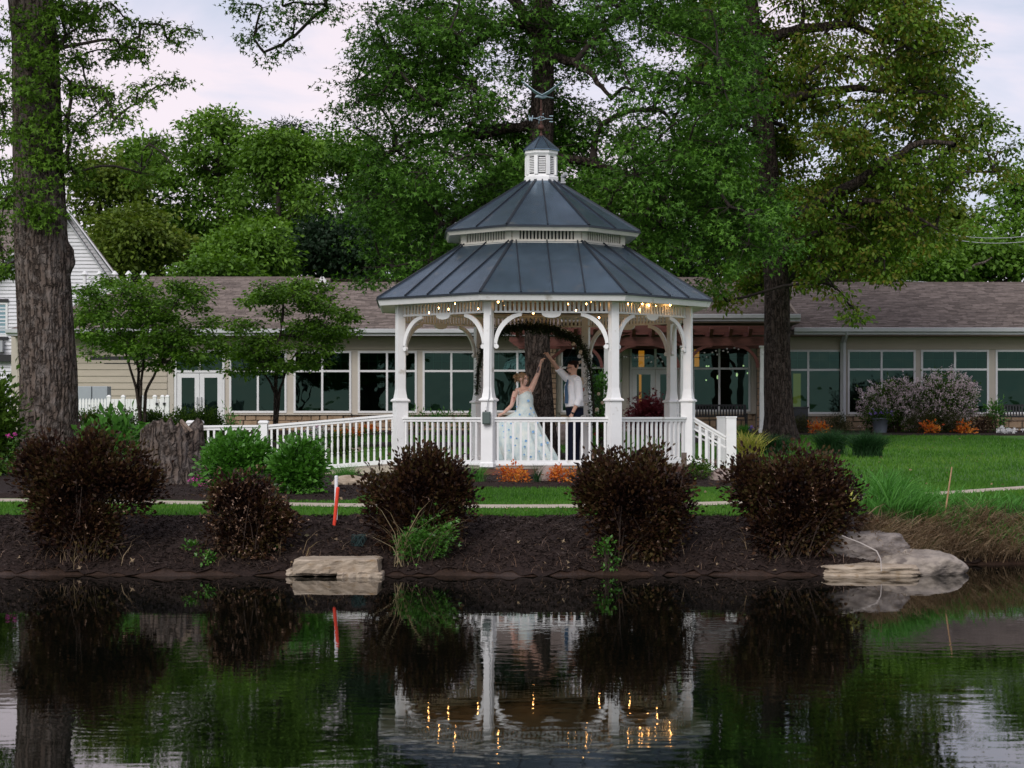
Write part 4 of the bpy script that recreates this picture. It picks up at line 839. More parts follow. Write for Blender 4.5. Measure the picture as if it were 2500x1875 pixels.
for k, (px, py) in enumerate(((1725, 894), (1730, 894), (1752, 921), (1799, 915), (1825, 911), (1815, 893), (1724, 928))):
    p = P(px, py, 66.5); b = MB(); b.ball(p, .03 if k not in (2, 3) else .035, 8, 6, (1, 1, 1 if k not in (2, 3) else 2)); tag(b.build('pendant_lamp', M['lampdot'], smooth=True), ('round ceiling lamp glowing left inside the window behind the black bench', 'round ceiling lamp just right of the leftmost one inside the bench window', 'long pendant lamp glowing left of the mullion behind the black bench', 'long pendant lamp glowing right of the mullion behind the black bench', 'round lamp low at the right side inside the bench window', 'round lamp high at the right side inside the bench window', 'faint round lamp low at the left inside the bench window')[k], 'lamp', 'lamps inside the hall')
b = MB(); b.bb(wx(1937, 67), wx(1955, 67), 67, 67.06, wz(1000, 67), wz(912, 67)); tag(b.build('curtain', M['lampglow'] if 0 else pm('glowing_ochre_curtain', (.5, .36, .1), .8, .2, 3, emis=((.8, .35, .1), .8))), 'ochre curtain with lamplight put into its colour inside the window beside the right tree trunk', 'curtain')  # curtain's warm light is emission put into its material, no lamp lights it
PG0 = 60.0
# ---------------------------------------------------------------- pergola
PG = thing('pergola', 'red stained wooden pergola on white columns over the entrance', 'pergola', (wx(1600, 60), 60, GB))
def px60(px): return wx(px, PG0)
def pz60(py): return wz(py, PG0)
b = MB(); b.prism([(px60(1258), pz60(845)), (px60(1243), pz60(832)), (px60(1243), pz60(823)), (px60(1878), pz60(822)), (px60(1878), pz60(844)), ], (1, 0, 0), (0, 0, 1), (0, 1, 0), (0, 0, 0), PG0 - .08, PG0 + .08); b.build('front_beam', M['redwood'], PG)
b = MB(); b.prism([(px60(1262), pz60(845)), (px60(1247), pz60(830)), (px60(1878), pz60(822)), (px60(1878), pz60(844)), ], (1, 0, 0), (0, 0, 1), (0, 1, 0), (0, 0, 0), 62.6, 62.75); b.build('rear_beam', M['redwood'], PG)
ar = []; 
for t in np.linspace(0, 1, 17): ar.append((px60(1486 + 176 * t), pz60(838 - 30 * math.sin(math.pi * t))))
al = [(u, v_ + .30) for u, v_ in ar][::-1]
for k in range(16): 
    pass
b = MB()
for k in range(16): b.prism([ar[k], ar[k + 1], (ar[k + 1][0], ar[k + 1][1] + .27), (ar[k][0], ar[k][1] + .27)], (1, 0, 0), (0, 0, 1), (0, 1, 0), (0, 0, 0), PG0 - .17, PG0 - .085)
b.build('arched_beam', M['redwood'], PG)
b = MB(); b.bb(px60(1243), px60(1882), PG0 - .25, PG0 - .15, pz60(812), pz60(796)); b.build('top_beam', M['redwood'], PG)
b = MB(); b.bb(px60(1243), px60(1882), 61.6, 61.7, pz60(812), pz60(796)); b.build('top_beam', M['redwood'], PG)
k = 0
for px in np.arange(1264, 1875, 47.0):
    X = px60(px); b = MB(); b.prism([(PG0 - .75, pz60(806)), (PG0 - .75, pz60(800)), (62.9, pz60(800)), (62.9, pz60(822) + .003), (PG0 - .45, pz60(822) + .003)], (0, 1, 0), (0, 0, 1), (1, 0, 0), (0, 0, 0), X - .055, X + .055); b.build('rafter', M['redwood'], PG)
for px in (1482, 1669, 1863):
    X = px60(px); b = MB(); b.lathe([(.155, GB - .02), (.155, GB + .12), (.13, GB + .14), (.105, pz60(850)), (.14, pz60(848)), (.14, pz60(844.2))], (X, PG0, 0), 4, math.pi / 4, 1.25, 1.25); b.build('column', M['white'], PG)
    for s_ in (-1, 1):
        if px == 1863 and s_ > 0: continue
        b = MB(); n_ = 8; A = [(X + s_ * (.17 + .75 * (1 - math.cos(t))), pz60(898) + .72 * math.sin(t)) for t in np.linspace(0, math.pi / 2, n_ + 1)]; A = [(min(u, 1e9), v_) for u, v_ in A]
        for q in range(n_):
            (u0, w0), (u1, w1) = A[q], A[q + 1]; b.bar((u0, PG0, w0), (u1, PG0, w1), .10, .13, (0, 1, 0))
        b.build('brace', M['redwood'], PG)
X = px60(1300); b = MB(); b.bar((px60(1343), PG0 + 1, pz60(875)), (px60(1380), PG0 + 1, pz60(846)), .10, .12, (0, 1, 0)); b.build('brace', M['redwood'], PG)
# festoon bulbs (unlit) under the pergola
FL = thing('festoon_lights', 'unlit white festoon bulbs strung under the red pergola', 'string lights', (px60(1650), 60.6, 4))
fb = MB(); fb.ball((0, 0, 0), .032, 8, 6); fme = fb.mesh('festoon_bulb', pm('frosted_bulb', (.5, .49, .46), .3, 0, 1), True)
pp = [(1369, 905), (1400, 851), (1420, 860), (1440, 868), (1510, 879), (1523, 872), (1529, 872), (1550, 874), (1556, 873), (1578, 874), (1584, 873), (1590, 884), (1605, 874), (1612, 872), (1617, 883), (1632, 873), (1658, 870), (1688, 870), (1720, 862), (1725, 872), (1739, 861), (1748, 857), (1751, 866), (1766, 857), (1775, 852), (1777, 860), (1793, 850), (1803, 853)]
for px, py in pp: link('festoon_bulb', fme, FL, P(px, py, 60.7))
b = MB(); b.tube([P(px, py - 3, 60.7) for px, py in pp], .007, 4); b.build('cable', M['dark'], FL)

# ---------------------------------------------------------------- white house at far left
HY = 77.0; h = lambda px, py: (wx(px, HY), wz(py, HY))
WH = thing('white_house', 'tall white clapboard house with steep gable at the far left', 'house', (wx(40, HY), HY, 1.3))
M['clap'] = pm('white_clapboard', (.60, .60, .62), .6, .06, 1.5)
pk = (165, 513)
poly = [h(-300, 1060), h(300, 1060), h(300, 696), h(pk[0], pk[1] + 4), h(-30, pk[1] + 4 + 195 * .83), h(-300, pk[1] + 166)]
b = MB(); b.prism(poly, (1, 0, 0), (0, 0, 1), (-.42, .95, 0), (0, HY, 0), .02, 9.0); b.build('wall', M['clap'], WH)
py = 1050.0
while py > 520:
    y1 = py - 9.0; ym = (py + y1) / 2
    xr = min(300, pk[0] + (ym - pk[1]) / 1.35 - 3); xl_ = max(-300, pk[0] - (ym - pk[1]) / .83 + 3) if ym < pk[1] + 166 + 30 else -300
    if xr > xl_ + 4: board(wx(xl_, HY), wx(xr, HY), wz(py, HY), wz(y1, HY), HY - .002, 'clap', WH, .05)
    py = y1
def rake(p0, p1, name='rake_board', w=.26):
    a, c = P(p0[0], p0[1], HY - .55), P(p1[0], p1[1], HY - .55); b = MB(); b.bar(a, c, .05, w, (0, 1, 0)); b.build(name, M['clap'], WH)
kf = (HY - .55) / HY
q = lambda px, py: (PX + (px - PX) / 1.0, HOR + (py - HOR) / 1.0)
rake((165, 512), (302, 697)); rake((165, 512), (-40, 682))
M['soffg'] = pm('grey_soffit', (.33, .34, .36), .6, .05, 2)
for p0, p1 in (((163, 520), (290, 694)), ((167, 520), (-34, 686))):
    a, c = P(*p0, HY - .5), P(*p1, HY - .5); b = MB(); b.add([a, c, c + Vector((0, .5, 0)), a + Vector((0, .5, 0)), a + Vector((0, 0, .06)), c + Vector((0, 0, .06)), c + Vector((0, .5, .06)), a + Vector((0, .5, .06))], [(0, 3, 2, 1), (4, 5, 6, 7), (0, 1, 5, 4), (2, 3, 7, 6)]); b.build('soffit', M['soffg'], WH)
for s0, s1 in (((165, 511), (303, 697)), ((165, 511), (-42, 683))):
    a, c = P(*s0, HY - .6), P(*s1, HY - .6); b = MB(); up = Vector((0, 0, .05)); dp = Vector((-4.2, 9.5, 0)); b.add([a, c, c + dp, a + dp, a + up, c + up, c + dp + up, a + dp + up], [(0, 3, 2, 1), (4, 5, 6, 7), (0, 1, 5, 4), (3, 7, 6, 2), (0, 4, 7, 3), (1, 2, 6, 5)]); b.build('roof', M['shingle'], WH)
# main roof behind the left slope, its ridge level with the gable
pe, pr = (HY + 1.2, wz(672, HY + 1.2)), (HY + 9, wz(512, HY + 9)); rs = roofslab(wx(-400, HY), wx(60, HY + 1.2), pe, pr, WH, hipR=wx(60, HY + 1.2) - wx(120, HY + 9)); shingles('shingle', wx(-400, HY), wx(60, HY + 1.2), pe, pr, rs, hipR=wx(60, HY + 1.2) - wx(120, HY + 9), expo=.17)
for p0, p1 in (((160, 530), (278, 696)), ((170, 530), (-30, 696))):
    a, c = P(*p0, HY - .06), P(*p1, HY - .06); b = MB(); b.bar(a, c, .05, .42, (0, 1, 0)); b.build('frieze_board', M['soffg'], WH)
def hwin(px0, px1, py0, py1):
    a, c = h(px0, py1), h(px1, py0); f = MB(); t = .09; f.bb(a[0], a[0] + t, HY - .08, HY, a[1], c[1]); f.bb(c[0] - t, c[0], HY - .08, HY, a[1], c[1]); f.bb(a[0] + t, c[0] - t, HY - .08, HY, c[1] - t, c[1]); f.bb(a[0] + t, c[0] - t, HY - .08, HY, a[1], a[1] + t)
    o = f.build('window', M['frame'], WH); b = MB(); b.bb(a[0] + t, c[0] - t, HY - .04, HY - .03, a[1] + t, c[1] - t); b.build('pane', pm('pale_blue_glass', (.16, .27, .31), .15, .2, .7, spec=.6), o)
    g = MB()
    for k in (1, 2, 3): zz = a[1] + (c[1] - a[1]) * k / 4; g.bb(a[0] + t, c[0] - t, HY - .055, HY - .045, zz - .015, zz + .015)
    g.build('muntin', M['frame'], o)
hwin(-22, 20, 738, 822); b = MB(); b.bb(wx(-25, HY), wx(21.5, HY), HY - .12, HY - .005, wz(738, HY), wz(730, HY)); b.bb(wx(-25, HY), wx(21.5, HY), HY - .12, HY - .005, wz(830, HY), wz(823, HY)); b.build('window_trim', M['dark'], WH)
b = MB(); b.bb(wx(-10, HY), wx(12, HY), HY - .35, HY, wz(860, HY), wz(832, HY)); b.build('air_conditioner', M['grey'], WH)
b = MB(); b.bb(wx(-300, HY), wx(40, HY), HY - .3, HY - .03, wz(883, HY), wz(866, HY)); b.build('dark_band', M['dark'], WH)
b = MB(); p = P(36, 898, HY - .2); b.ball(p, .14, 10, 8, (1, 1, .8)); b.tube([p + Vector((-.1, 0, 0)), p + Vector((-.1, .2, 0))], .08, 8); b.build('wall_lamp', M['frame'], WH)
# ---------------------------------------------------------------- trees
def inpoly(px, py, poly):
    px = np.asarray(px); py = np.asarray(py); r = np.zeros(px.shape, bool); n = len(poly); j = n - 1
    for i in range(n):
        xi, yi = poly[i]; xj, yj = poly[j]
        c = ((yi > py) != (yj > py)) & (px < (xj - xi) * (py - yi) / (yj - yi + 1e-12) + xi); r ^= c; j = i
    return r
def trunk(name, pts, rad, mat, parent, n=48, seg=60, ridge=.035, k=13, knots=()):
    """round trunk with raised ridges of bark, real relief"""
    pts = np.array(pts, float); t = np.linspace(0, 1, len(pts)); tt = np.linspace(0, 1, seg)
    # smooth interpolation
    def itp(a): 
        a = np.asarray(a, float); r = np.interp(tt, t, a); kk = np.ones(5) / 5; return np.convolve(np.pad(r, 2, 'edge'), kk, 'valid')
    C = np.stack([itp(pts[:, i]) for i in range(3)], 1); C[0] = pts[0]; C[-1] = pts[-1]; R = itp(rad); R[0] = rad[0]
    th = np.linspace(0, 2 * np.pi, n, endpoint=False); TH, _ = np.meshgrid(th, tt); Z = C[:, 2][:, None]
    w = .5 * np.sin(Z * 2.1 + TH * 2) + .35 * np.sin(Z * 5.3 + TH * 5 + 1) + .2 * np.sin(Z * 11 + TH * 3)
    rg = np.abs(np.sin(TH * k / 2 + w)) ** .6 * .6 + np.abs(np.sin(TH * k * .85 + w * 1.7 + 2 + .6 * np.sin(Z * 3.1))) ** .7 * .4
    flare = np.clip(1 - (Z - C[0, 2]) / 1.1, 0, 1) ** 2
    Rr = R[:, None] * (1 + ridge * (rg * 2 - 1) + .03 * np.sin(TH * 3 + Z * .8) + flare * (.28 + .16 * np.sin(TH * 5 + 1)))
    for (kz, ka, kr, kh) in knots: Rr = Rr + kh * np.exp(-((Z - kz) / kr) ** 2 - (((TH - ka + np.pi) % (2 * np.pi) - np.pi) * R[:, None] / kr) ** 2)
    V = np.stack([C[:, 0][:, None] + Rr * np.cos(TH), C[:, 1][:, None] + Rr * np.sin(TH), np.broadcast_to(Z, TH.shape)], -1).reshape(-1, 3)
    i = np.arange(seg - 1)[:, None] * n; j = np.arange(n)[None]; j2 = (j + 1) % n
    Fc = np.stack([i + j, i + j2, i + n + j2, i + n + j], -1).reshape(-1, 4)
    return np_mesh(name, V, Fc, mat, parent, smooth=True), C, R

def grow(root, puffs, nodes0, mat, rmin=.010, rk=.011, rmaxf=.22, droop=.0):
    """limbs: each puff is joined to the nearest limb already grown nearer the trunk"""
    puffs = np.array(puffs); T = np.array(nodes0)
    def axd(p): i = np.argmin(np.abs(T[:, 2] - (p[2] - .25 * 0))); return np.hypot(p[0] - T[i, 0], p[1] - T[i, 1])
    da = np.array([axd(p) for p in puffs]); order = np.argsort(da); N = [tuple(q) for q in T]; nd = [0.0] * len(T); par = [-1] * len(T)
    for o in order:
        p = puffs[o]; A = np.array(N); dd = np.linalg.norm(A - p, axis=1); ndv = np.array(nd)
        up = np.clip(A[:, 2] - p[2] + .1, 0, None); cost = dd + .35 * up + np.where(ndv >= da[o], 9, 0) + .15 * ndv * 0
        cost[:len(T)] += .25 * np.abs(A[:len(T), 2] - (p[2] - .35 * da[o])); i = int(np.argmin(cost)); N.append(tuple(p)); nd.append(da[o]); par.append(i)
    cnt = np.ones(len(N))
    for i in range(len(N) - 1, len(T) - 1, -1): cnt[par[i]] += cnt[i]
    b = MB()
    for i in range(len(T), len(N)):
        a = Vector(N[par[i]]); c = Vector(N[i]); L = (c - a).length; r1 = rmin + rk * math.sqrt(cnt[i]) ; r0 = min(rmin + rk * math.sqrt(cnt[i] + .6) * 1.15, rmaxf)
        if par[i] < len(T): r0 *= 1.5
        pts = []
        ph = random.uniform(0, 6.28); am = L * .07
        for t in np.linspace(0, 1, 6):
            q = a.lerp(c, t); w = math.sin(math.pi * t); pts.append(q + Vector((am * w * math.cos(ph), am * w * math.sin(ph), L * .07 * w + am * .3 * math.sin(6 * t + ph))))
        b.tube(pts, list(np.linspace(r0, r1 * .9, 6)), 6 if r0 > .03 else 4, cap=False)
    return N[len(T):], b
def foliate(puffs, rad, nclus, nper, spread, b, droop=.25, flat=.75, twig=.006):
    """clusters of leaves on twigs filling each puff; returns leaf points and directions"""
    Pn = []; Dn = []
    for p, r in zip(puffs, rad):
        c0 = np.array(p); n = max(2, int(RNG.poisson(nclus * (r ** 2))))
        d = unit(RNG.normal(size=(n, 3))) * (RNG.uniform(0, 1, (n, 1)) ** .45) * r * np.array([1, 1, flat]); ce = c0 + d; ce[:, 2] -= droop * .35 * np.linalg.norm(d[:, :2], axis=1)
        for e in ce:
            if b is not None:
                m_ = (c0 + e) / 2 + RNG.normal(size=3) * .06 + np.array([0, 0, .05]); b.tube([c0, m_, e], [twig * 1.8, twig * 1.2, twig * .6], 3, cap=False)
            k = int(nper * RNG.uniform(.6, 1.4)); off = RNG.normal(size=(k, 3)) * spread * np.array([1.25, 1.25, .6]); Pn.append(e + off)
            Dn.append(unit(off) * .8 + unit(e - c0)[None] * .4 + np.array([0, 0, -droop * 1.6]) + RNG.normal(size=(k, 3)) * .45)
    return np.concatenate(Pn), np.concatenate(Dn)
def puffs_in(poly, Yc, dx, n, rr, halfdepth, mind=.75, tries=30000, power=1.0, wfun=None):
    """crown centres in a 3-D volume whose outline from the pond is poly; depth falls off away from the trunk"""
    xs_ = [q[0] for q in poly]; ys_ = [q[1] for q in poly]; out = []
    for _ in range(tries):
        if len(out) >= n: break
        px, py = random.uniform(min(xs_), max(xs_)), random.uniform(min(ys_), max(ys_))
        if not inpoly(px, py, poly): continue
        if wfun and random.random() > wfun(px, py): continue
        u = (px - dx[0]) / dx[1]; hd = halfdepth * math.sqrt(max(.12, 1 - u * u)); Y = Yc + random.uniform(-hd, hd); q = P(px, py, Y)
        if all((q - o).length > mind for o in out): out.append(q)
    return out

def big_tree(name, label, cat, tp, tr, mat, puffs, rads, leafmat, tpl, lsize, nclus, nper, spread, droop, crown_from, group=None, kn=(), extra_nodes=(), nseg=90, nth=72, rk=.011, ridge=.035, kk=13, upper=None):
    R = thing(name, label, cat, tp[0], group)
    _, C, Rr = trunk('trunk', tp, tr, mat, R, nth, nseg, ridge, kk, kn)
    nodes0 = [c for c in C[::4] if c[2] > crown_from]
    lb = MB()
    for pts, ra, rb in extra_nodes:
        sm = []
        for k in range(len(pts) - 1):
            for t in np.linspace(0, 1, 5)[:4 if k < len(pts) - 2 else 5]: sm.append(Vector(pts[k]).lerp(Vector(pts[k + 1]), t) + Vector((random.uniform(-.03, .03), 0, random.uniform(-.04, .04))))
        lb.tube(sm, list(np.linspace(ra, rb, len(sm))), 8); nodes0 += [np.array(q) for q in sm[3:]]
    if extra_nodes: tag(lb.build('main_limbs', mat, R, True), kind='stuff')
    ends, b = grow(R, puffs, nodes0, mat, rk=rk); bt = MB(); Pn, Dn = foliate(puffs, rads, nclus, nper, spread, bt, droop)
    tag(b.build('limbs', M['twig'], R, True), kind='stuff'); tag(bt.build('twigs', M['twig'], R), kind='stuff')
    leaves('crown', Pn, Dn, RNG.uniform(.7, 1.25, len(Pn)) * lsize, tpl, leafmat, R)
    if upper:
        zc, rx_, n_u, ls = upper; up_ = []
        ax = Vector(tp[-1]); b2 = MB(); ends_ = []
        for k in range(n_u):
            a = random.uniform(0, 6.283); r = rx_ * random.uniform(.15, 1) ** .6; z = zc + random.uniform(0, 5.5) * (1 - .5 * (r / rx_) ** 2); q = Vector((ax.x + r * math.cos(a), ax.y + r * math.sin(a), z)); up_.append(q); s0_ = Vector((ax.x, ax.y, max(zc - 1, z - r * .5))); b2.tube([s0_, s0_.lerp(q, .5) + Vector((0, 0, .2)), q], [.09, .05, .02], 5, cap=False)
        tag(b2.build('upper_limbs', M['twig'], R), kind='stuff'); Pu, Du = foliate(up_, [random.uniform(1.0, 1.6) for _ in up_], 9, 15, .3, None, droop); leaves('upper_crown', Pu, Du, ls, 'oval', leafmat, R)
    print(name, 'leaves', len(Pn)); return R, Pn

# the central oak behind the gazebo
Yc = 42.0
tp = [P(1325, 1118, Yc), P(1318, 1000, Yc), P(1311, 860, Yc), P(1316, 620, Yc), P(1322, 330, Yc), P(1326, 120, Yc), P(1325, -60, Yc), P(1325, -420, Yc)]; tp[0].z = gzs(tp[0].x, Yc) - .05
tr = [.33, .305, .28, .27, .265, .235, .20, .07]
polyC = [(840, 40), (905, 35), (1040, -20), (1120, -260), (1560, -260), (1830, -30), (1850, 200), (1800, 360), (1880, 470), (1910, 545), (1880, 615), (1760, 672), (1580, 680), (1450, 600), (1330, 520), (1180, 560), (1060, 650), (905, 668), (885, 620), (905, 520), (870, 390), (858, 250), (872, 160)]
def wC(px, py):
    w = 1.0
    if py < 330: w = .85
    if 1180 < px < 1330 and py < 330: w *= .35
    if 1340 < px < 1560 and 60 < py < 300: w *= .45
    if py < 0: w *= .45
    return w
pf = puffs_in(polyC, Yc + .2, (1360, 620), 330, None, 3.3, .58, 90000, wfun=wC)
pf += [P(px, py, 42.6 + random.uniform(-.6, .6)) for px, py in [(600, 10), (640, 20), (690, 15), (725, 45), (640, 60), (620, 95), (645, 128), (690, 110), (715, 90), (760, 10), (800, 20)]]
pf += [P(px, py, 42.0 + random.uniform(-1, 1)) for px, py in [(560, -60), (660, -80), (780, -60), (900, -100), (1000, -120), (1100, -100)]]
pf = [q for q in pf if not (q.y < 40.0 and q.z < 6.2)]
for q in pf:
    if abs(q.x - wx(1315, q.y)) < .95 and q.z > 7.6 and q.y < 43.2: q.y = 43.4 + random.random()
pf += [P(px, py, 41.2) for px, py in ((1300, 150), (1340, 60), (1290, 30))]
elimb = lambda Yq, pts: [np.array(P(px, py, Yq + dy)) for px, py, dy in pts]
rd = [random.uniform(.5, 1.0) if q.x > wx(850, Yc) else random.uniform(.28, .45) for q in pf]
big_tree('oak_tree', 'huge dark green oak right behind the gazebo, its trunk showing between the couple', 'tree', tp, tr, M['bark2'], pf, rd, M['oak'], 'star', .128, 15, 40, .135, .25, 5.4, upper=(13.6, 6.0, 46, .26), extra_nodes=[
    (elimb(42, [(1345, 140, 0), (1400, 150, -.6), (1450, 185, -1), (1490, 240, -1.3)]), .12, .04), (elimb(42, [(1290, 60, 0), (1235, 55, -.3), (1170, 100, -.8), (1100, 140, -1), (1020, 160, -1)]), .12, .03),
    (elimb(42, [(1330, 380, 0), (1450, 400, .5), (1560, 440, 0), (1680, 520, -.5)]), .12, .04), (elimb(42, [(1300, 300, 0), (1180, 330, .6), (1040, 330, .4), (940, 380, 0)]), .12, .03),
    (elimb(42, [(1305, -80, 0), (1100, -120, .5), (900, -80, .7), (760, -60, .6), (690, -50, .6)]), .10, .012), (elimb(42, [(1320, 100, 0), (1270, 20, -.4), (1200, -60, -.5)]), .16, .10)])

# the right oak, russet leaves
Yr = 54.0
tp = [P(1905, 1068, Yr), P(1898, 960, Yr), P(1897, 860, Yr), P(1898, 700, Yr), P(1880, 500, Yr), P(1862, 300, Yr), P(1846, 120, Yr), P(1826, -60, Yr), P(1815, -400, Yr)]; tp[0].z = gzs(tp[0].x, Yr) - .05
tr = [.44, .40, .37, .355, .33, .29, .24, .19, .08]
polyR = [(1680, -250), (2200, -200), (2265, 0), (2300, 90), (2345, 160), (2400, 265), (2440, 370), (2450, 420), (2330, 430), (2300, 560), (2230, 600), (2180, 640), (2090, 668), (2000, 660), (1890, 700), (1800, 672), (1760, 560), (1760, 300), (1700, 120)]
def wR(px, py):
    w = .8
    if py < 0: w = .4
    if 1930 < px < 2150 and 30 < py < 330: w *= .55
    if py > 400 and px < 2200: w = 1.0
    return w
pf = puffs_in(polyR, Yr, (1960, 500), 225, None, 4.2, .85, 90000, wfun=wR)
pf += [P(px, py, Yr - random.uniform(1, 3)) for px, py in [(2010, 690), (2040, 705), (2075, 745), (2085, 770), (1985, 700), (1750, 715), (1775, 735), (1800, 700), (1745, 690), (1840, 690), (1960, 680), (2160, 660), (2180, 690), (2120, 650)]]
for q in pf:
    if abs(q.x - wx(1880 if q.z < 9 else 1855, q.y)) < 1.15 and q.z > 5.5 and q.y < 55: q.y = 55.3 + random.random()
rd = [random.uniform(.6, 1.05) if q.z > 6.0 else random.uniform(.22, .4) for q in pf]
big_tree('russet_oak_tree', 'tall oak with russet tinged drooping leaves and dark trunk on the right lawn', 'tree', tp, tr, M['bark2'], pf, rd, M['oak_r'], 'oval', .145, 14, 46, .16, .38, 7.0, rk=.014, upper=(15.6, 5.5, 40, .28), extra_nodes=[
    (elimb(54, [(1885, 250, 0), (1910, 240, -.8), (1990, 228, -1.6), (2100, 215, -2), (2210, 225, -2)]), .24, .05), (elimb(54, [(1880, 560, 0), (2000, 500, -2), (2090, 445, -3.2), (2160, 400, -3.6), (2240, 350, -3.8), (2330, 350, -3.8)]), .22, .05),
    (elimb(54, [(1860, 100, 0), (1960, 70, -.8), (2080, 60, -1), (2170, 100, -1.2), (2260, 110, -1)]), .18, .04), (elimb(54, [(1900, 620, 0), (2010, 560, -2), (2110, 490, -3), (2200, 500, -3.4), (2290, 560, -3.4)]), .15, .03),
    (elimb(54, [(1860, 330, 0), (1800, 300, -1), (1740, 310, -1.4)]), .14, .04)])

# the left oak, bark in close view, leafy sprays
Yl = 36.0
tp = [P(114, 1150, Yl), P(117, 1050, Yl), P(118, 900, Yl), P(108, 700, Yl), P(98, 500, Yl), P(90, 300, Yl), P(84, 100, Yl), P(66, -80, Yl), P(60, -400, Yl)]; tp[0].z = gzs(tp[0].x, Yl) - .05
tr = [.60, .545, .52, .50, .475, .445, .42, .40, .28]
pf = []
polyL = [(130, -80), (260, -60), (330, 60), (370, 200), (415, 290), (425, 440), (390, 480), (330, 400), (260, 330), (190, 330), (150, 260)]
pf += puffs_in(polyL, 36.4, (250, 400), 30, None, 1.2, .42, 20000)
pfs = [P(px, py, Yy) for px, py, Yy in [(40, 60, 35.1), (100, 50, 35.2), (60, 130, 35.1), (110, 150, 35.2), (30, 200, 35.2), (80, 230, 35.1), (120, 260, 35.3), (50, 300, 35.15), (100, 330, 35.25), (70, 390, 35.2), (40, 450, 35.2), (95, 440, 35.3), (130, 380, 35.5), (60, 500, 35.3), (150, 120, 35.6), (170, 200, 35.7), (150, 30, 35.5), (165, 290, 35.7), (170, 350, 35.8), (165, 400, 35.8), (180, 420, 35.9), (0, 100, 35.8), (-10, 180, 36), (0, 260, 36), (10, 330, 36), (0, 400, 36), (15, 460, 36.1), (5, 540, 36), (0, 600, 36), (10, 650, 36), (20, 480, 35.8), (-60, 60, 36.5), (-80, 200, 36.5), (-70, 320, 36.5), (-90, 450, 36.5), (-60, 560, 36.5), (110, 520, 35.3)]]
pff = [P(px, py, 36.6) for px, py in [(470, 75), (450, 70), (420, 80), (400, 65), (370, 60), (340, 60), (410, 100), (435, 110), (340, 90), (350, 135), (420, 205), (440, 200), (430, 190), (300, 40), (270, 10)]]
allp = pf + pfs + pff; rd = [random.uniform(.24, .38) for _ in pf] + [random.uniform(.26, .4) for _ in pfs] + [.13] * len(pff)
big_tree('trunk_oak_tree', 'massive grey barked oak trunk at the far left with leafy sprays up its stem', 'tree', tp, tr, M['bark1'], allp, rd, M['oak_l'], 'star', .115, 84, 20, .095, .45, 5.0, rk=.006,
         kn=[(wz(640, Yl), .05, .16, .12), (wz(610, Yl), 0.0, .12, .1), (wz(690, Yl), -1.0, .06, .05)], nseg=240, nth=140, ridge=.05, kk=46, upper=(11.6, 5.0, 46, .24))

# two small ornamental trees before the building
def small_tree(label, base, stems, poly, Yc, n, seed, hd):
    random.seed(seed); R = thing('ornamental_tree', label, 'tree', base, 'small trees in front of the building')
    b = MB(); nodes0 = []
    for pts, r0, r1 in stems:
        pp_ = [Vector(q) for q in pts]; N_ = 7; smooth_ = []
        for k in range(len(pp_) - 1):
            for t in np.linspace(0, 1, 4)[: 3 if k < len(pp_) - 2 else 4]: smooth_.append(pp_[k].lerp(pp_[k + 1], t) + Vector((random.uniform(-.02, .02), random.uniform(-.02, .02), 0)))
        b.tube(smooth_, list(np.linspace(r0, r1, len(smooth_))), 8); nodes0 += [np.array(q) for q in smooth_[len(smooth_) // 2:]]
    b.build('trunk', M['bark2'], R, True)
    cx = sum(q[0] for q in poly) / len(poly); w = (max(q[0] for q in poly) - min(q[0] for q in poly)) / 2
    pf = puffs_in(poly, Yc, (cx, w * 1.05), n, None, hd, .30, 40000); rd = [random.uniform(.30, .5) for _ in pf]
    _, bl = grow(R, pf, nodes0, None, rmin=.004, rk=.0045)
    bt = MB(); Pn, Dn = foliate(pf, rd, 80, 12, .085, bt, .25, flat=.32, twig=.004); tag(bl.build('limbs', M['twig'], R), kind='stuff'); tag(bt.build('twigs', M['twig'], R), kind='stuff')
    Dn[:, 2] *= .5; leaves('crown', Pn, Dn, RNG.uniform(.08, .15, len(Pn)), 'oval', M['dog'], R); print('small', len(Pn)); return R
Y1 = 49.5; b0 = P(345, 1046, Y1); b0.z = gzs(b0.x, Y1)
st = [([b0, P(338, 975, Y1), P(318, 900, Y1), P(300, 830, Y1)], .055, .02), ([b0, P(340, 970, Y1 + .1), P(335, 880, Y1 + .2), P(325, 800, Y1 + .2)], .06, .02), ([b0 + Vector((.1, 0, 0)), P(356, 960, Y1), P(374, 920, Y1 - .2), P(400, 870, Y1 - .2), P(425, 830, Y1)], .05, .018), ([b0, P(342, 960, Y1 - .2), P(352, 870, Y1 - .3), P(365, 800, Y1 - .2)], .05, .018)]
small_tree('small multi stemmed tree with layered leaves, left one of the pair', b0, st, [(205, 690), (300, 672), (420, 682), (500, 690), (520, 715), (500, 800), (540, 830), (545, 862), (480, 890), (420, 905), (330, 870), (230, 895), (205, 880), (240, 850), (190, 835), (182, 800), (200, 760)], Y1, 98, 5, 1.6)
Y2 = 52.5; b0 = P(672, 1040, Y2); b0.z = gzs(b0.x, Y2)
st = [([b0, P(676, 985, Y2), P(673, 930, Y2), P(675, 860, Y2), P(690, 790, Y2)], .085, .02), ([b0, P(672, 960, Y2), P(655, 925, Y2), P(625, 880, Y2 - .2)], .05, .015), ([b0, P(685, 950, Y2), P(700, 900, Y2 + .1), P(735, 840, Y2)], .05, .015)]
small_tree('small tree with layered bright leaves, right one of the pair nearer the gazebo', b0, st, [(575, 735), (630, 685), (670, 700), (745, 682), (800, 690), (830, 735), (860, 785), (840, 830), (810, 860), (790, 890), (700, 900), (600, 912), (555, 890), (545, 860), (590, 830), (510, 800), (500, 765), (560, 770)], Y2, 96, 9, 1.6)
random.seed(21)

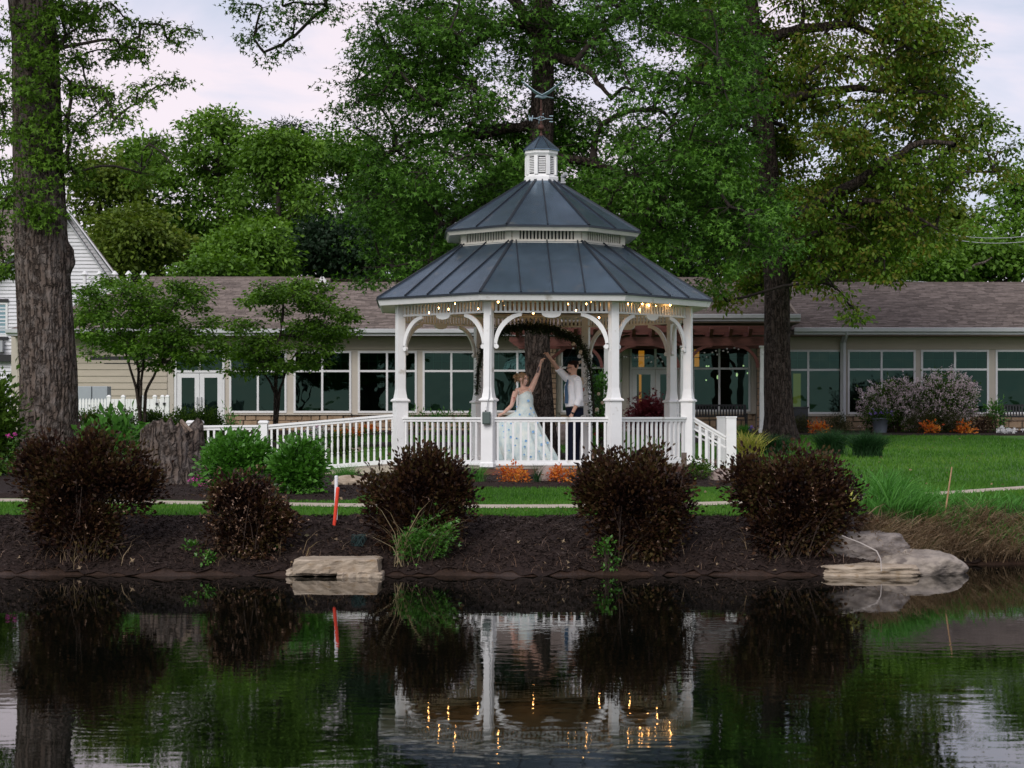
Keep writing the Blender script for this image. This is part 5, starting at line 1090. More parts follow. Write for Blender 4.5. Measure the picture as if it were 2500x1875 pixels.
# the wood behind the building, every tree its own
def wood_tree(label, px, Yd, top, bot, w, mat, n, lsize=.30, kind='round', lean=0, nm='wood_tree', sparse=1.0, trunkpx=None):
    base = P(px, 1000, Yd); base.z = 1.2; lsize = .25; R = thing(nm, label, 'tree', base, 'trees of the wood behind the building')
    H = wz(top + 36, Yd); s = Yd / F; tz = H - .8; b = MB(); b.tube([base, Vector((base.x + lean * .3, Yd, base.z + (tz - base.z) * .5)), Vector((base.x + lean, Yd, tz))], [w * s * .06 + .12, w * s * .035 + .08, .05], 8); b.build('trunk', M['twig'] if kind != 'pale' else M['bark2'], R, True)
    zb = wz(bot, Yd); pf = []; rd = []; hw = w * s / 2
    for k in range(n):
        t = random.uniform(0, 1) ** .8; z = zb + (H - zb) * t
        if kind == 'pine': ww = hw * (1 - t) ** .7 + .3
        else: ww = hw * math.sqrt(max(0, 1 - (max(0, t - .42) / .58) ** 2.2)) * (.75 + .25 * min(1, t / .3))
        a = random.uniform(0, 6.283); r = ww * random.uniform(.3, 1.0) ** .6 * (1 + .28 * math.sin(a * 3 + px) * math.sin(z * 1.3 + px) + random.uniform(-.15, .2))
        pf.append(Vector((base.x + lean * t + r * math.cos(a), Yd + r * math.sin(a) * .8, z - (.6 if t > .8 else 0) * random.random()))); rd.append(random.uniform(.8, 1.5))
    bl = MB()
    for p in pf[::2]:
        d = math.hypot(p.x - base.x, p.y - Yd); a = Vector((base.x + lean * .5, Yd, max(base.z + 1, p.z - d * .6))); m_ = a.lerp(p, .5) + Vector((0, 0, -.08 * d)); bl.tube([a, m_, p], [.09, .055, .02], 4, cap=False)
    tag(bl.build('limbs', M['twig'], R), kind='stuff')
    Pn, Dn = foliate(pf, rd, (8 if kind != 'pine' else 10) * sparse, 22, .24 if kind != 'pine' else .3, None, .2, flat=.6 if kind != 'pine' else .25)
    leaves('crown', Pn, Dn, RNG.uniform(.7, 1.3, len(Pn)) * lsize, 'oval' if kind != 'pine' else 'slim', mat, R); return len(Pn)
tot = 0
WT = [ # label, px, Y, top, bottom, width, mat, n, kind
 ('yellow green wood tree just right of the big left trunk', 245, 92, 345, 640, 170, 'bg2', 40, 'round'),
 ('wood tree behind the left small tree, third from the white house gable', 350, 96, 300, 690, 190, 'bg1', 46, 'round'),
 ('tallest wood tree left of centre against the pink sky', 535, 98, 240, 660, 235, 'bg1', 64, 'round'),
 ('dark pine standing among the wood trees left of centre', 712, 104, 262, 690, 210, 'pine', 70, 'pine'),
 ('round topped wood tree in front of the dark pine', 680, 94, 285, 560, 190, 'bg1', 40, 'round'),
 ('wood tree at the left edge of the big central oak', 850, 98, 268, 690, 200, 'bg1', 55, 'round'),
 ('low yellowish wood tree behind the white house gable', 330, 88, 470, 700, 210, 'bg2', 40, 'round'),
 ('low green wood tree in the middle of the left wood', 620, 86, 520, 700, 190, 'bg1', 38, 'round'),
 ('low bright wood tree just above the small white roof gable', 520, 83, 600, 705, 130, 'bg1', 26, 'round'),
 ('low dark wood tree beside the left edge of the gazebo roof', 830, 90, 500, 705, 200, 'pine', 45, 'round'),
 ('tall thin wood tree leaning behind the left oak trunk', 60, 98, 430, 700, 200, 'bg1', 36, 'round'),
 ('wood tree hidden behind the gazebo roof on the left', 1000, 95, 420, 700, 230, 'pine', 50, 'round'),
 ('wood tree straight behind the gazebo cupola', 1250, 98, 380, 700, 260, 'pine', 55, 'round'),
 ('wood tree behind the right half of the gazebo roof', 1500, 95, 380, 700, 260, 'bg1', 50, 'round'),
 ('wood tree between the central oak and the russet oak', 1720, 96, 400, 700, 240, 'pine', 50, 'round'),
 ('wood tree behind the trunk of the russet oak', 1930, 92, 470, 700, 230, 'bg1', 50, 'round'),
 ('wood tree right of the russet oak above the long roof', 2130, 90, 480, 700, 240, 'bg1', 52, 'round'),
 ('yellowish topped wood tree under the power lines on the right', 2290, 95, 442, 700, 200, 'bg2', 48, 'round'),
 ('dark low wood tree above the right end of the long roof', 2400, 86, 540, 705, 230, 'bg1', 46, 'round'),
 ('sparse tall wood tree at the right edge of the picture', 2478, 92, 385, 690, 110, 'bg1', 26, 'round'),
 ('dark wood tree behind the right end of the long roof', 2240, 84, 580, 705, 200, 'bg1', 36, 'round')]
for (lb, px, Yd, tp_, bt_, w, mt, n, kd) in WT:
    tot += wood_tree(lb, px, Yd, tp_, bt_, w, M[mt], n, kind=kd, sparse=.55 if 'sparse' in lb else 1.0, nm='pine_tree' if kd == 'pine' else 'wood_tree')
print('wood leaves', tot)
# far-off belt of wood that closes the gaps low down
n_ = 30000; x = RNG.uniform(-60, 60, n_); y = RNG.uniform(108, 122, n_); zt = 8.4 + 1.6 * np.sin(x * .21) + 1.2 * np.sin(x * .53 + 1); z = 1.2 + (zt - 1.2) * RNG.uniform(0, 1, n_) ** .7
leaves('distant_wood', np.stack([x, y, z], 1) + RNG.normal(size=(n_, 3)) * .3, RNG.normal(size=(n_, 3)), RNG.uniform(.4, .9, n_), 'oval', M['bg1']); tag(bpy.data.objects['distant_wood'], 'far off belt of dark wood closing the gaps between the trees', 'wood')
# power lines
for k, (p0, p1, lb) in enumerate([((2150, 330, 80), (2560, 316, 80), 'thin power line high at the right, upper of the two against the sky'), ((2150, 356, 80), (2560, 350, 80), 'thin power line high at the right, lower of the two against the sky'), ((2270, 565, 82), (2560, 570, 82), 'pale power line crossing the dark trees on the right'), ((2280, 577, 82), (2560, 583, 82), 'dark power line just under the pale one on the right'), ((2030, 663, 78), (2560, 690, 78), 'sagging power line just above the long brown roof')]):
    a, c = P(*p0), P(*p1); b = MB(); b.tube([a.lerp(c, t) + Vector((0, 0, -.25 * math.sin(math.pi * t))) for t in np.linspace(0, 1, 12)], .016, 4); tag(b.build('power_line', M['grey']), lb, 'wire', 'power lines on the right')
a = P(2355, 667, 83); b = MB(); b.tube([P(2350, 668, 83), P(2385, 645, 83), P(2405, 640, 83), P(2422, 628, 83)], [.09, .08, .05, .03], 6); b.tube([P(2400, 641, 83), P(2410, 636, 83)], .04, 5); tag(b.build('bare_branch', M['bark1']), 'bare grey branch sticking out of the dark trees at the right', 'branch')
# ---------------------------------------------------------------- shrubs and garden plants
def shrub(name, label, cat, px, Yd, py_top, w_px, mat, n, lsize, tpl='oval', nstem=14, group=None, py_base=None, clus=60, spr=.09, depth=.85, shape=1.0, twigs=True, low=.12, twigmat='stemred', up=.35, jag=.14, foot=False, blobs=False):
    """stems fan out from the ground, leaf clusters fill an uneven dome"""
    s = Yd / F; x0 = wx(px, Yd); z0 = gzs(x0, Yd) if py_base is None else wz(py_base, Yd); H = wz(py_top, Yd) - z0; rx = w_px * s / 2; R = thing(name, label, cat, (x0, Yd, z0), group)
    ce = []
    while len(ce) < clus:
        u = RNG.normal(size=3); u /= np.linalg.norm(u); r = RNG.uniform(.1, 1) ** .4; z = low + (1 - low) * (.5 + .5 * u[2] * r) 
        lim = 1 + jag * math.sin(3.1 * math.atan2(u[1], u[0]) + px) + RNG.normal() * jag * .5; rr = math.sqrt(max(0, 1 - (abs(z - .52) / .56) ** 2.4)) * shape * (1 if not foot else min(1, .62 + .9 * z))
        a = math.atan2(u[1], u[0]); q = math.hypot(u[0], u[1]) * r * .25 + .75 * math.sqrt(RNG.uniform(.05, 1)); ce.append((x0 + rx * rr * q * lim * math.cos(a), Yd + rx * depth * rr * q * lim * math.sin(a), z0 + H * min(1.0, z * (1 + RNG.normal() * jag * .35))))
    ce = np.array(ce)
    if blobs:
        nb_ = 7; bc_ = [(x0 + rx * (u_ + RNG.normal() * .07), Yd + rx * RNG.uniform(-.22, .22), RNG.uniform(.50, .78) - .22 * abs(u_) ** 2, RNG.uniform(.30, .44)) for u_ in (-.66, -.45, -.2, .05, .28, .5, .68)] + [(x0 + rx * .1, Yd, .62, .5), (x0, Yd, .3, .34), (x0 - rx * .35, Yd, .24, .26), (x0 + rx * .33, Yd - .05, .20, .27)]
        out_ = []
        for q in range(clus):
            bxx = bc_[RNG.integers(0, len(bc_))]; u = unit(RNG.normal(size=3)) * RNG.uniform(.1, 1) ** .45 * bxx[3]; out_.append((bxx[0] + rx * u[0], bxx[1] + rx * .5 * u[1], z0 + H * min(1.02, max(.02, bxx[2] + u[2] * .62 * (1.1 if bxx[2] > .5 else 1)))))
        ce = np.array(out_)
    if twigs:
        b = MB()
        for k in range(min(nstem * 3, len(ce))):
            e = Vector(ce[k]); bs = Vector((x0 + (e.x - x0) * .18, Yd + (e.y - Yd) * .18, z0 - .03)); m_ = bs.lerp(e, .55) + Vector(((e.x - x0) * -.12, 0, .05)); b.tube([bs, m_, e], [.012 if H > .7 else .006, .008 if H > .7 else .004, .003], 4, cap=False)
        b.build('stems', M[twigmat], R)
    idx = RNG.integers(0, len(ce), n); off = RNG.normal(size=(n, 3)) * spr; Pn = ce[idx] + off; Pn[:, 2] = np.maximum(Pn[:, 2], z0 + .01)
    Dn = unit(off) + unit(Pn - np.array([x0, Yd, z0 + H * .3])) * .6 + np.array([0, 0, up]) + RNG.normal(size=(n, 3)) * .3
    leaves('foliage', Pn, Dn, RNG.uniform(.65, 1.3, n) * lsize, tpl, M[mat] if isinstance(mat, str) else mat, R); return R, ce, Pn
def seeds(R, ce, n, mat, sz, spr, nm='seed_heads', zmax=9, lowbias=False, front=True):
    idx = RNG.integers(0, len(ce), n); Pn = ce[idx] + RNG.normal(size=(n, 3)) * spr
    k = Pn[:, 2] < zmax; Pn = Pn[k]; b = MB()
    tv = []; Q = []
    for _ in range(4): Q.append(Pn + RNG.normal(size=Pn.shape) * sz * .2)
    Pn = np.concatenate(Q); leaves(nm, Pn, RNG.normal(size=Pn.shape), sz, 'oval', M[mat], R)
NB_ = [ # px, Y, top, w, label, n
 (190, 22.50, 1015, 355, 'largest maroon ninebark shrub, at the far left below the oak trunk', 21000),
 (605, 22.50, 1150, 205, 'low maroon ninebark shrub full of dry seed heads, left of the red stake', 9000),
 (1018, 22.60, 1080, 262, 'maroon ninebark shrub with straw coloured grass in it, right of the red stake', 14500),
 (1545, 22.48, 1060, 315, 'maroon ninebark shrub before the right front gazebo post', 19000),
 (1935, 22.48, 1062, 305, 'maroon ninebark shrub furthest right, beside the grey rocks', 19000)]
shr = []
for k, (px, Yd, tp_, w, lb, n) in enumerate(NB_):
    w *= .97
    # a crown that overhangs a bundle of stems
    R, ce, Pn = shrub('ninebark_shrub', lb, 'shrub', px, Yd, tp_ + 22, w, 'maroon', int(n * 1.05), .062, 'oval', 18, 'maroon shrubs along the bank', clus=230 if k != 1 else 130, spr=.085, depth=.42, low=.03, jag=.24, up=.45, foot=True, blobs=True)
    ce2 = ce[ce[:, 2] > R.location.z + .35]; shr.append((R, ce))
    # upright new shoots at the top
    top = ce[np.argsort(-ce[:, 2] - .35 * np.abs(ce[:, 0] - R.location.x))[:80]]; b = MB(); LP = []; LD = []
    for q in top:
        d = Vector((RNG.normal() * .35 + .5 * (q[0] - R.location.x), RNG.normal() * .2, 1)).normalized() * random.uniform(.10, .26); e = Vector(q) + d; b.tube([q, e], [.004, .002], 3, cap=False)
        for t in np.linspace(.25, 1, 9): LP.append(Vector(q) + d * t); LD.append(Vector((RNG.normal(), RNG.normal(), .9)))
    tag(b.build('shoots', M['stemred'], R), kind='stuff'); leaves('shoot_leaves', np.array(LP), np.array(LD), .05, 'oval', M['maroon'], R)
    seeds(R, ce, (220, 900, 130, 110, 260)[k], 'seed', .032, .10)
    b = MB()   # bare stems and suckers low down
    for q in range(60):
        a = random.uniform(0, 6.28); bs = R.location + Vector((random.uniform(-.25, .25), random.uniform(-.15, .15), -.03)); e = bs + Vector((math.cos(a) * random.uniform(.15, w * Yd / F * .42), math.sin(a) * .35, random.uniform(.2, .75))); m_ = bs.lerp(e, .5) + Vector((0, 0, .08)); b.tube([bs, m_, e], [.007, .005, .002], 3, cap=False)
    tag(b.build('suckers', M['stemred'], R), kind='stuff')
    n2 = 60 if k in (0, 1) else 22; Bq = np.array(R.location)[None] + RNG.normal(size=(n2, 3)) * np.array([.3, .12, 0]); Bq[:, 2] = gz(Bq[:, 0], Bq[:, 1]) ; blades('dead_grass', Bq, RNG.uniform(.25, .6, n2), .007, RNG.uniform(.4, 1.3, n2), M['dry'], R)
# straw grass and green weed in the third shrub
x0 = wx(1010, 22.75); n_ = 34; Bq = np.stack([x0 + RNG.normal(size=n_) * .12 - .05, 22.28 + RNG.normal(size=n_) * .05, np.full(n_, gzs(x0, 22.25))], 1)
M['straw'] = leafm('straw_blades', [(.22, .16, .08), (.40, .32, .19), (.52, .44, .29)], big=3)
SG = thing('straw_grass', 'long arching straw coloured grass hanging over the third maroon shrub', 'grass', (x0, 22.65, gzs(x0, 22.65)))
blades('grass_blades', Bq, RNG.uniform(.6, 1.15, n_), .011, RNG.uniform(.4, 1.45, n_), M['straw'], SG, az=RNG.normal(.3, 1.6, n_), kind=None)
shrub('green_weed', 'bright green leafy weed at the foot of the third maroon shrub', 'plant', 1040, 22.3, 1268, 125, 'boxg', 1500, .055, 'star', 8, clus=30, spr=.06, depth=.5)
shrub('vine', 'small green vine climbing the foot of the fourth maroon shrub', 'plant', 1483, 22.2, 1300, 45, 'boxg', 160, .05, 'oval', 5, clus=14, spr=.04, depth=.5, low=.1)
# small weeds on the bank
for px, Yd, tp_, w, lb in ((470, 22.6, 1330, 30, 'tiny green weed on the bank between the two left shrubs'), (655, 22.6, 1340, 34, 'tiny green weed at the right foot of the low shrub'), (500, 22.3, 1352, 50, 'small yellow green weed at the left foot of the low shrub')):
    shrub('bank_weed', lb, 'weed', px, Yd, tp_, w, 'boxg', 90, .05, 'oval', 4, 'small weeds on the bank', clus=8, spr=.03)
# tangle of dark netting
b = MB(); c = P(875, 1315, 22.85); c.z = gzs(c.x, 22.85) + .09
pts = [c + Vector((.09 * math.cos(t * 2.3) * math.sin(t * .9), .07 * math.sin(t * 1.7), .07 * math.cos(t * 3.1 + 1))) for t in np.linspace(0, 40, 300)]; b.tube(pts, .004, 4); tag(b.build('net_ball', pm('teal_netting', (.012, .035, .035), .7, .2, 5)), 'tangled dark teal netting ball on the bank near the red stake', 'netting')
# glossy round green shrubs
shrub('round_shrub', 'round glossy green shrub before the level ramp rail, left of the pair', 'shrub', 577, 28.3, 1066, 158, 'boxg', 7000, .085, 'oval', 14, 'round green shrubs', clus=150, spr=.07, depth=.9, low=.05, jag=.06)
shrub('round_shrub', 'round glossy green shrub before the sloping ramp rail, right of the pair', 'shrub', 733, 27.9, 1078, 112, 'boxg', 5200, .085, 'oval', 14, 'round green shrubs', clus=120, spr=.07, depth=.95, low=.05, jag=.05)
# left edge evergreen, leaves of hostas
shrub('laurel_bush', 'dark green laurel bush at the extreme left edge', 'shrub', -14, 33, 925, 105, 'hedge', 4500, .10, 'oval', 12, clus=90, spr=.14, depth=.9, low=.1)
for px, Yd, tp_, w, lb in ((285, 33.5, 1010, 110, 'pale green hosta clump behind the stump, right one'), (225, 33.2, 1030, 70, 'pale green hosta clump behind the largest maroon shrub')):
    shrub('hosta', lb, 'plant', px, Yd, tp_, w, 'hosta', 260, .20, 'oval', 0, 'hostas', clus=40, spr=.08, twigs=False)
def flowers(name, label, cat, px, Yd, py, w, h_, mat, n, sz, green=True, py_base=None, group=None, gm='hosta'):
    x0 = wx(px, Yd); z0 = gzs(x0, Yd) if py_base is None else wz(py_base, Yd); R = thing(name, label, cat, (x0, Yd, z0), group); s = Yd / F; zt = wz(py, Yd)
    Pn = np.stack([x0 + RNG.normal(size=n) * w * s * .25, Yd + RNG.normal(size=n) * w * s * .2, zt + RNG.uniform(-1, 1, n) * h_ * s / 2], 1)
    k = 5; Q = np.repeat(Pn, k, 0); D = RNG.normal(size=Q.shape) * np.array([1, .6, 1]) + np.array([0, -.5, .2]); leaves('petals', Q, D, sz, 'oval', M[mat], R)
    if green:
        m_ = n * 4; G_ = np.stack([x0 + RNG.normal(size=m_) * w * s * .27, Yd + RNG.normal(size=m_) * w * s * .2, z0 + (zt - z0) * RNG.uniform(0, 1.0, m_)], 1); leaves('foliage', G_, RNG.normal(size=G_.shape) + np.array([0, 0, .5]), sz * 1.7, 'slim', M[gm], R)
    return R
flowers('magenta_flowers', 'magenta flowers in the corner between stump and green shrub', 'flowers', 490, 29.6, 1178, 50, 30, 'pink', 32, .035)
flowers('magenta_flowers', 'magenta flowers on the left edge behind the largest maroon shrub', 'flowers', 28, 32, 1064, 34, 14, 'pink', 14, .03)
flowers('magenta_flowers', 'small magenta bloom above the old stump', 'flowers', 398, 33.5, 1042, 10, 8, 'pink', 4, .04)
flowers('white_flowers', 'white annuals behind the ramp balusters', 'flowers', 768, 46, 1054, 60, 22, 'whitef', 70, .06)
flowers('purple_flowers', 'purple blooms just above the white annuals behind the ramp', 'flowers', 775, 47, 1043, 45, 6, 'pink', 20, .06)
flowers('orange_flowers', 'orange and pink flowers behind the ramp, lower left clump', 'flowers', 850, 47, 1058, 60, 18, 'orange', 60, .07)
flowers('orange_flowers', 'orange and pink flowers behind the ramp, upper right clump', 'flowers', 900, 48.5, 1046, 70, 14, 'orange', 60, .07)
flowers('red_flowers', 'red flowers behind the dress hem at lower left', 'flowers', 1232, 41, 1108, 26, 18, 'redf', 22, .05)
flowers('red_flowers', 'tall red flower clump behind the front right baluster', 'flowers', 1474, 43, 1048, 44, 60, 'redf', 90, .07)
flowers('purple_flowers', 'little purple iris beside the white pergola column', 'flowers', 1832, 58.5, 1047, 10, 10, 'purple', 5, .10)
flowers('white_flowers', 'white flowers at the foot of the right garden bench', 'flowers', 2460, 59.3, 1052, 60, 8, 'whitef', 48, .09, green=False)
flowers('white_flowers', 'single white flower clump left of the row by the right bench', 'flowers', 2444, 59.3, 1047, 8, 8, 'whitef', 10, .09, green=False)
# heucheras (coral bells)
for px, Yd, tp_, w, lb in ((1254, 30.9, 1138, 76, 'orange coral bells before the gazebo, left of the boulder'), (1375, 30.9, 1142, 66, 'orange coral bells before the gazebo, right of the boulder'),
                           (1996, 59.6, 1037, 42, 'orange coral bells beside the russet oak trunk'), (2270, 59.6, 1036, 40, 'orange coral bells under the lilac, left of two'), (2356, 59.6, 1036, 40, 'orange coral bells under the lilac, right of two')):
    f_ = 1 if Yd < 40 else 2.0; shrub('coral_bells', lb, 'plant', px, Yd, tp_, w, 'orange', 620 if Yd < 40 else 260, .062 * f_ * .8, 'oval', 0, 'coral bells', clus=34, spr=.045 * f_, twigs=False, up=.1, low=.05)
flowers('magenta_flowers', 'single magenta bloom under the right coral bells', 'flowers', 1366, 30.5, 1182, 8, 6, 'pink', 3, .03, green=False)
# ornamental grasses
def clump(name, label, px, Yd, h_px, w_px, mat, n, wd=.012, lean=.9, group=None, stiff=.3):
    x0 = wx(px, Yd); z0 = gzs(x0, Yd) + .02; R = thing(name, label, 'grass', (x0, Yd, z0), group); s = Yd / F; H = h_px * s; r = w_px * s * .22
    Bq = np.stack([x0 + RNG.normal(size=n) * r * .5, Yd + RNG.normal(size=n) * r * .5, np.full(n, z0)], 1); blades('blades', Bq, RNG.uniform(.6, 1.2, n) * H * 1.15, wd, RNG.uniform(stiff, lean, n), M[mat], R, kind=None); return R
clump('fescue_clump', 'blue green grass tuft left of the gazebo front, by the pale stone', 845, 31, 48, 90, 'reed', 520, .006, 1.0)
clump('fescue_clump', 'blue green grass tuft between third shrub and gazebo post', 1158, 31, 48, 80, 'reed', 480, .006, 1.0)
clump('grass_tuft', 'thin upright grass between coral bells and boulder', 1310, 30.8, 50, 30, 'liri', 60, .008, .5)
clump('liriope_clump', 'big dark green liriope mound on the right lawn', 2118, 42.2, 60, 118, 'liri', 1500, .014, 1.15, 'liriope mounds')
clump('liriope_clump', 'dark green liriope mound just left of the big mound', 2030, 43.5, 60, 110, 'liri', 1200, .014, 1.1, 'liriope mounds')
clump('liriope_clump', 'dark liriope mound at the foot of the russet oak', 1890, 44, 46, 130, 'liri', 1100, .014, 1.1, 'liriope mounds')
clump('yellow_grass', 'yellow striped grass clump right of the gazebo newel posts', 1830, 40, 72, 90, 'varieg', 420, .016, .95)
clump('grass_tuft', 'bright green tuft beside the white pergola column', 1815, 58.5, 26, 40, 'reed', 200, .016, .8)
clump('yellow_lily', 'yellow green lily leaves at the right of the last maroon shrub', 2068, 24.3, 60, 60, 'varieg', 60, .03, 1.2)
clump('leafy_clump', 'low dark plants beside the ramp balusters', 830, 42, 60, 60, 'liri', 260, .03, .9)
shrub('dark_bush', 'small dark leafy bush behind the ramp balusters', 'shrub', 832, 41.5, 1065, 55, 'hedge', 900, .09, 'slim', 6, clus=30, spr=.1)
shrub('low_shrub', 'small green shrub beside the steps newel and boulder', 'shrub', 1710, 31.5, 1128, 55, 'hedge', 700, .05, 'oval', 6, clus=24, spr=.06)
# stems with narrow leaves along the window sill, behind the gazebo
for k, px in enumerate((1010, 1030, 1060, 1085, 1120, 1150, 560)):
    shrub('lily_stem', ('leafy lily stem under the windows, first right of the left gazebo post', 'leafy lily stem under the windows, second right of the left gazebo post', 'leafy lily stem under the windows, third right of the left gazebo post', 'leafy lily stem under the windows, fourth right of the left gazebo post', 'leafy lily stem under the windows, fifth right of the left gazebo post', 'leafy lily stem under the windows, just left of the electric box post', 'leafy climbing stem at the left end of the stone base by the glass doors')[k], 'plant', px, 60.5, 1000 + (k % 3) * 5, 22, 'hosta', 110, .16, 'slim', 3, 'lily stems under the windows', clus=7, spr=.09)
# hedge
for k, (px, w, lb) in enumerate(((290, 90, 'clipped hedge mound left of the small tree'), (372, 84, 'clipped hedge mound right behind the small tree trunk'), (450, 88, 'clipped hedge mound before the left glass doors'), (502, 84, 'clipped hedge mound at the right end of the row'), (222, 60, 'clipped hedge mound at the left end of the row'))):
    shrub('hedge_mound', lb, 'hedge', px, 50.0 + .2 * (k % 2), 1004, w, 'hedge', 5200, .06, 'oval', 4, 'clipped hedge mounds', clus=150, spr=.08, depth=.9, low=.02, jag=.03, shape=1.05)
# lilac and small shrubs by the right windows
def lilac(label, px, tp_, w, n):
    R, ce, Pn = shrub('lilac_bush', label, 'shrub', px, 60.8, tp_, w, 'hedge', n, .10, 'oval', 18, 'lilac bushes', clus=150, spr=.15, depth=.5, low=.04, jag=.08)
    idx = RNG.integers(0, len(ce), n // 11); Q = []; D = []
    c0 = np.array([R.location.x, R.location.y, R.location.z + .5])
    idx = RNG.integers(0, len(ce), int(n / 4.5))
    for i in idx:
        d = unit(ce[i] - c0 + RNG.normal(size=3) * .5); d[2] = abs(d[2]) * .6 + .3; d = unit(d); st_ = ce[i] + RNG.normal(size=3) * .10 + d * .14
        if d[1] > .75: continue
        for t in np.linspace(0, 1, 10): Q.append(st_ + d * t * .16 + RNG.normal(size=3) * .028 * (1.15 - t)); D.append(RNG.normal(size=3))
    leaves('flower_spikes', np.array(Q), np.array(D), .055, 'oval', M['lilac'], R)
lilac('pale pink flowering lilac bush right of the big pot', 2185, 936, 150, 4000)
lilac('taller pink flowering lilac bush nearer the right bench', 2300, 922, 165, 5600)
for px, tp_, w, mt, lb in ((1952, 1022, 44, 'olive', 'small olive shrub close to the russet oak trunk'), (2044, 1020, 52, 'olive', 'small olive shrub below the white downspout'), (2250, 1010, 62, 'olive', 'small olive shrub under the lilac, left'), (2332, 1010, 62, 'olive', 'small olive shrub under the lilac, right'), (2396, 1018, 52, 'maroon', 'small brown shrub right of the lilac')):
    shrub('small_shrub', lb, 'shrub', px, 60.0, tp_, w, mt, 1500, .08, 'slim', 8, 'small shrubs by the right windows', clus=60, spr=.10, depth=.9, low=.03, jag=.06)
shrub('tall_perennial', 'tall leafy green perennial left of the right bench', 'plant', 2428, 60.5, 985, 34, 'boxg', 420, .15, 'slim', 5, clus=24, spr=.12)
shrub('red_maple', 'low weeping red japanese maple behind the right gazebo rail', 'shrub', 1588, 56, 985, 100, 'jmaple', 3400, .13, 'star', 10, clus=60, spr=.15, low=.25, up=-.5)
shrub('climbing_rose', 'green climbing rose with white blooms behind the back right post', 'plant', 1468, 40.5, 905, 34, 'boxg', 1800, .07, 'oval', 8, clus=50, spr=.11, low=.0, depth=.7)
# reeds at the right, green above and dry below
RB = thing('reed_bed', 'tall green reeds on the right bank with dry tan grass beneath', 'reeds', (5, 24.3, .3))
def ok_r(x, y): return (y > shore(x) + .1)
Bq = scatter(9000, 3.9, 7.2, 23.9, 25.6, ok_r); cc = scatter(150, 3.9, 7.2, 24, 25.5, ok_r); Bq = cc[RNG.integers(0, len(cc), 4200)] + RNG.normal(size=(4200, 3)) * np.array([.06, .06, 0]); Bq[:, 2] = gz(Bq[:, 0], Bq[:, 1]); k = RNG.uniform(0, 1, len(Bq)) < (.35 + .65 * np.exp(-((Bq[:, 0] - 4.6) / .8) ** 2)); Bq = Bq[k]
hh = RNG.uniform(.3, .66, len(Bq)) * (.75 + .5 * np.exp(-((Bq[:, 0] - 4.15) / .35) ** 2)); blades('green_reeds', Bq, hh * .95, .017, RNG.uniform(.25, 1.05, len(Bq)), M['reed'], RB, az=RNG.normal(-.2, 1.6, len(Bq)))
Bq = scatter(16000, 3.6, 7.6, 22.6, 24.9, lambda x, y: (y > shore(x) + .02) & (y < shore(x) + 1.0 + .2 * np.sin(x * 4))); blades('dry_reeds', Bq, RNG.uniform(.16, .5, len(Bq)), .012, RNG.uniform(.6, 1.5, len(Bq)), M['dry'], RB, az=RNG.normal(-1.6, .9, len(Bq)))
Bq = scatter(3000, 3.7, 7.4, 22.8, 25, lambda x, y: (y > shore(x) + .1) & (y < shore(x) + 1.3)); blades('mixed_reeds', Bq, RNG.uniform(.2, .5, len(Bq)), .009, RNG.uniform(.5, 1.3, len(Bq)), M['olive'], RB)
# ---------------------------------------------------------------- rocks, stump, stakes
M['rock'] = pm('pink_grey_boulder', (.20, .15, .13), .85, .2, 4, .5, 25, c2=(.36, .29, .26), dirt=((.10, .08, .07), 6, .62))
M['slab'] = pm('pale_limestone', (.24, .185, .13), .85, .2, 5, .5, 22, c2=(.42, .35, .27), stretch=(1, 1, 2.5), dirt=((.22, .15, .08), 7, .60))
M['slabg'] = pm('greyed_limestone', (.17, .145, .125), .88, .25, 4, .7, 18, c2=(.36, .31, .26), stretch=(1, 1, 1.8), dirt=((.12, .10, .09), 5, .58))
M['rockg'] = pm('weathered_grey_rock', (.10, .085, .08), .9, .3, 5.5, .9, 14, c2=(.27, .235, .21), stretch=(1, 1, 2.2))
M['wetrock'] = pm('wet_stained_rock', (.20, .14, .07), .7, .3, 8, .4, 25)
def rock(name, label, c, d, mat, seed, rot=0.0, n=5, flat=1.0, sharp=.0, cat='rock', group=None, par=None):
    me = bpy.data.meshes.new(name); import bmesh
    bm = bmesh.new(); bmesh.ops.create_icosphere(bm, subdivisions=n, radius=1.0); rs = random.Random(seed); o = Vector((rs.uniform(-9, 9),) * 3)
    from mathutils import noise
    for v in bm.verts:
        p = v.co.copy(); q = 1.0 / max(1e-6, (abs(p.x) ** (2 + sharp) + abs(p.y) ** (2 + sharp) + abs(p.z) ** (2 + sharp)) ** (1 / (2 + sharp))); p = p * q
        h = 1 + .20 * noise.noise(p * 1.1 + o) + .09 * noise.noise(p * 2.7 + o) + .04 * noise.noise(p * 7 + o) + .015 * noise.noise(p * 18 + o)
        p *= h; v.co = Matrix.Rotation(rot, 3, 'Z') @ Vector((p.x * d[0], p.y * d[1], p.z * d[2]))
    for f in bm.faces: f.smooth = True
    bm.to_mesh(me); bm.free(); me.materials.append(M[mat]); ob = link(name, me, par); ob.location = c if par is None else Vector(c) - rootloc(par)
    if label: tag(ob, label, cat, group)
    return ob
def rp(px, Yd, dz): x = wx(px, Yd); return Vector((x, Yd, gzs(x, Yd) + dz))
rock('boulder', 'pinkish boulder between the two coral bells clumps before the gazebo', rp(1346, 31.3, .10), (.30, .22, .22), 'rock', 3)
rock('boulder', 'rounded pink granite boulder at the foot of the steps newel', rp(1772, 31.6, .10), (.30, .24, .17), 'rock', 8)
rock('boulder', 'flat pale boulder beside the tuft left of the third shrub', rp(862, 30.2, .08), (.34, .2, .13), 'slab', 12)
rock('boulder', 'pale pink boulder standing behind the groom near the stone pillar', rp(1380, 50, .25), (.34, .25, .32), 'rock', 15)
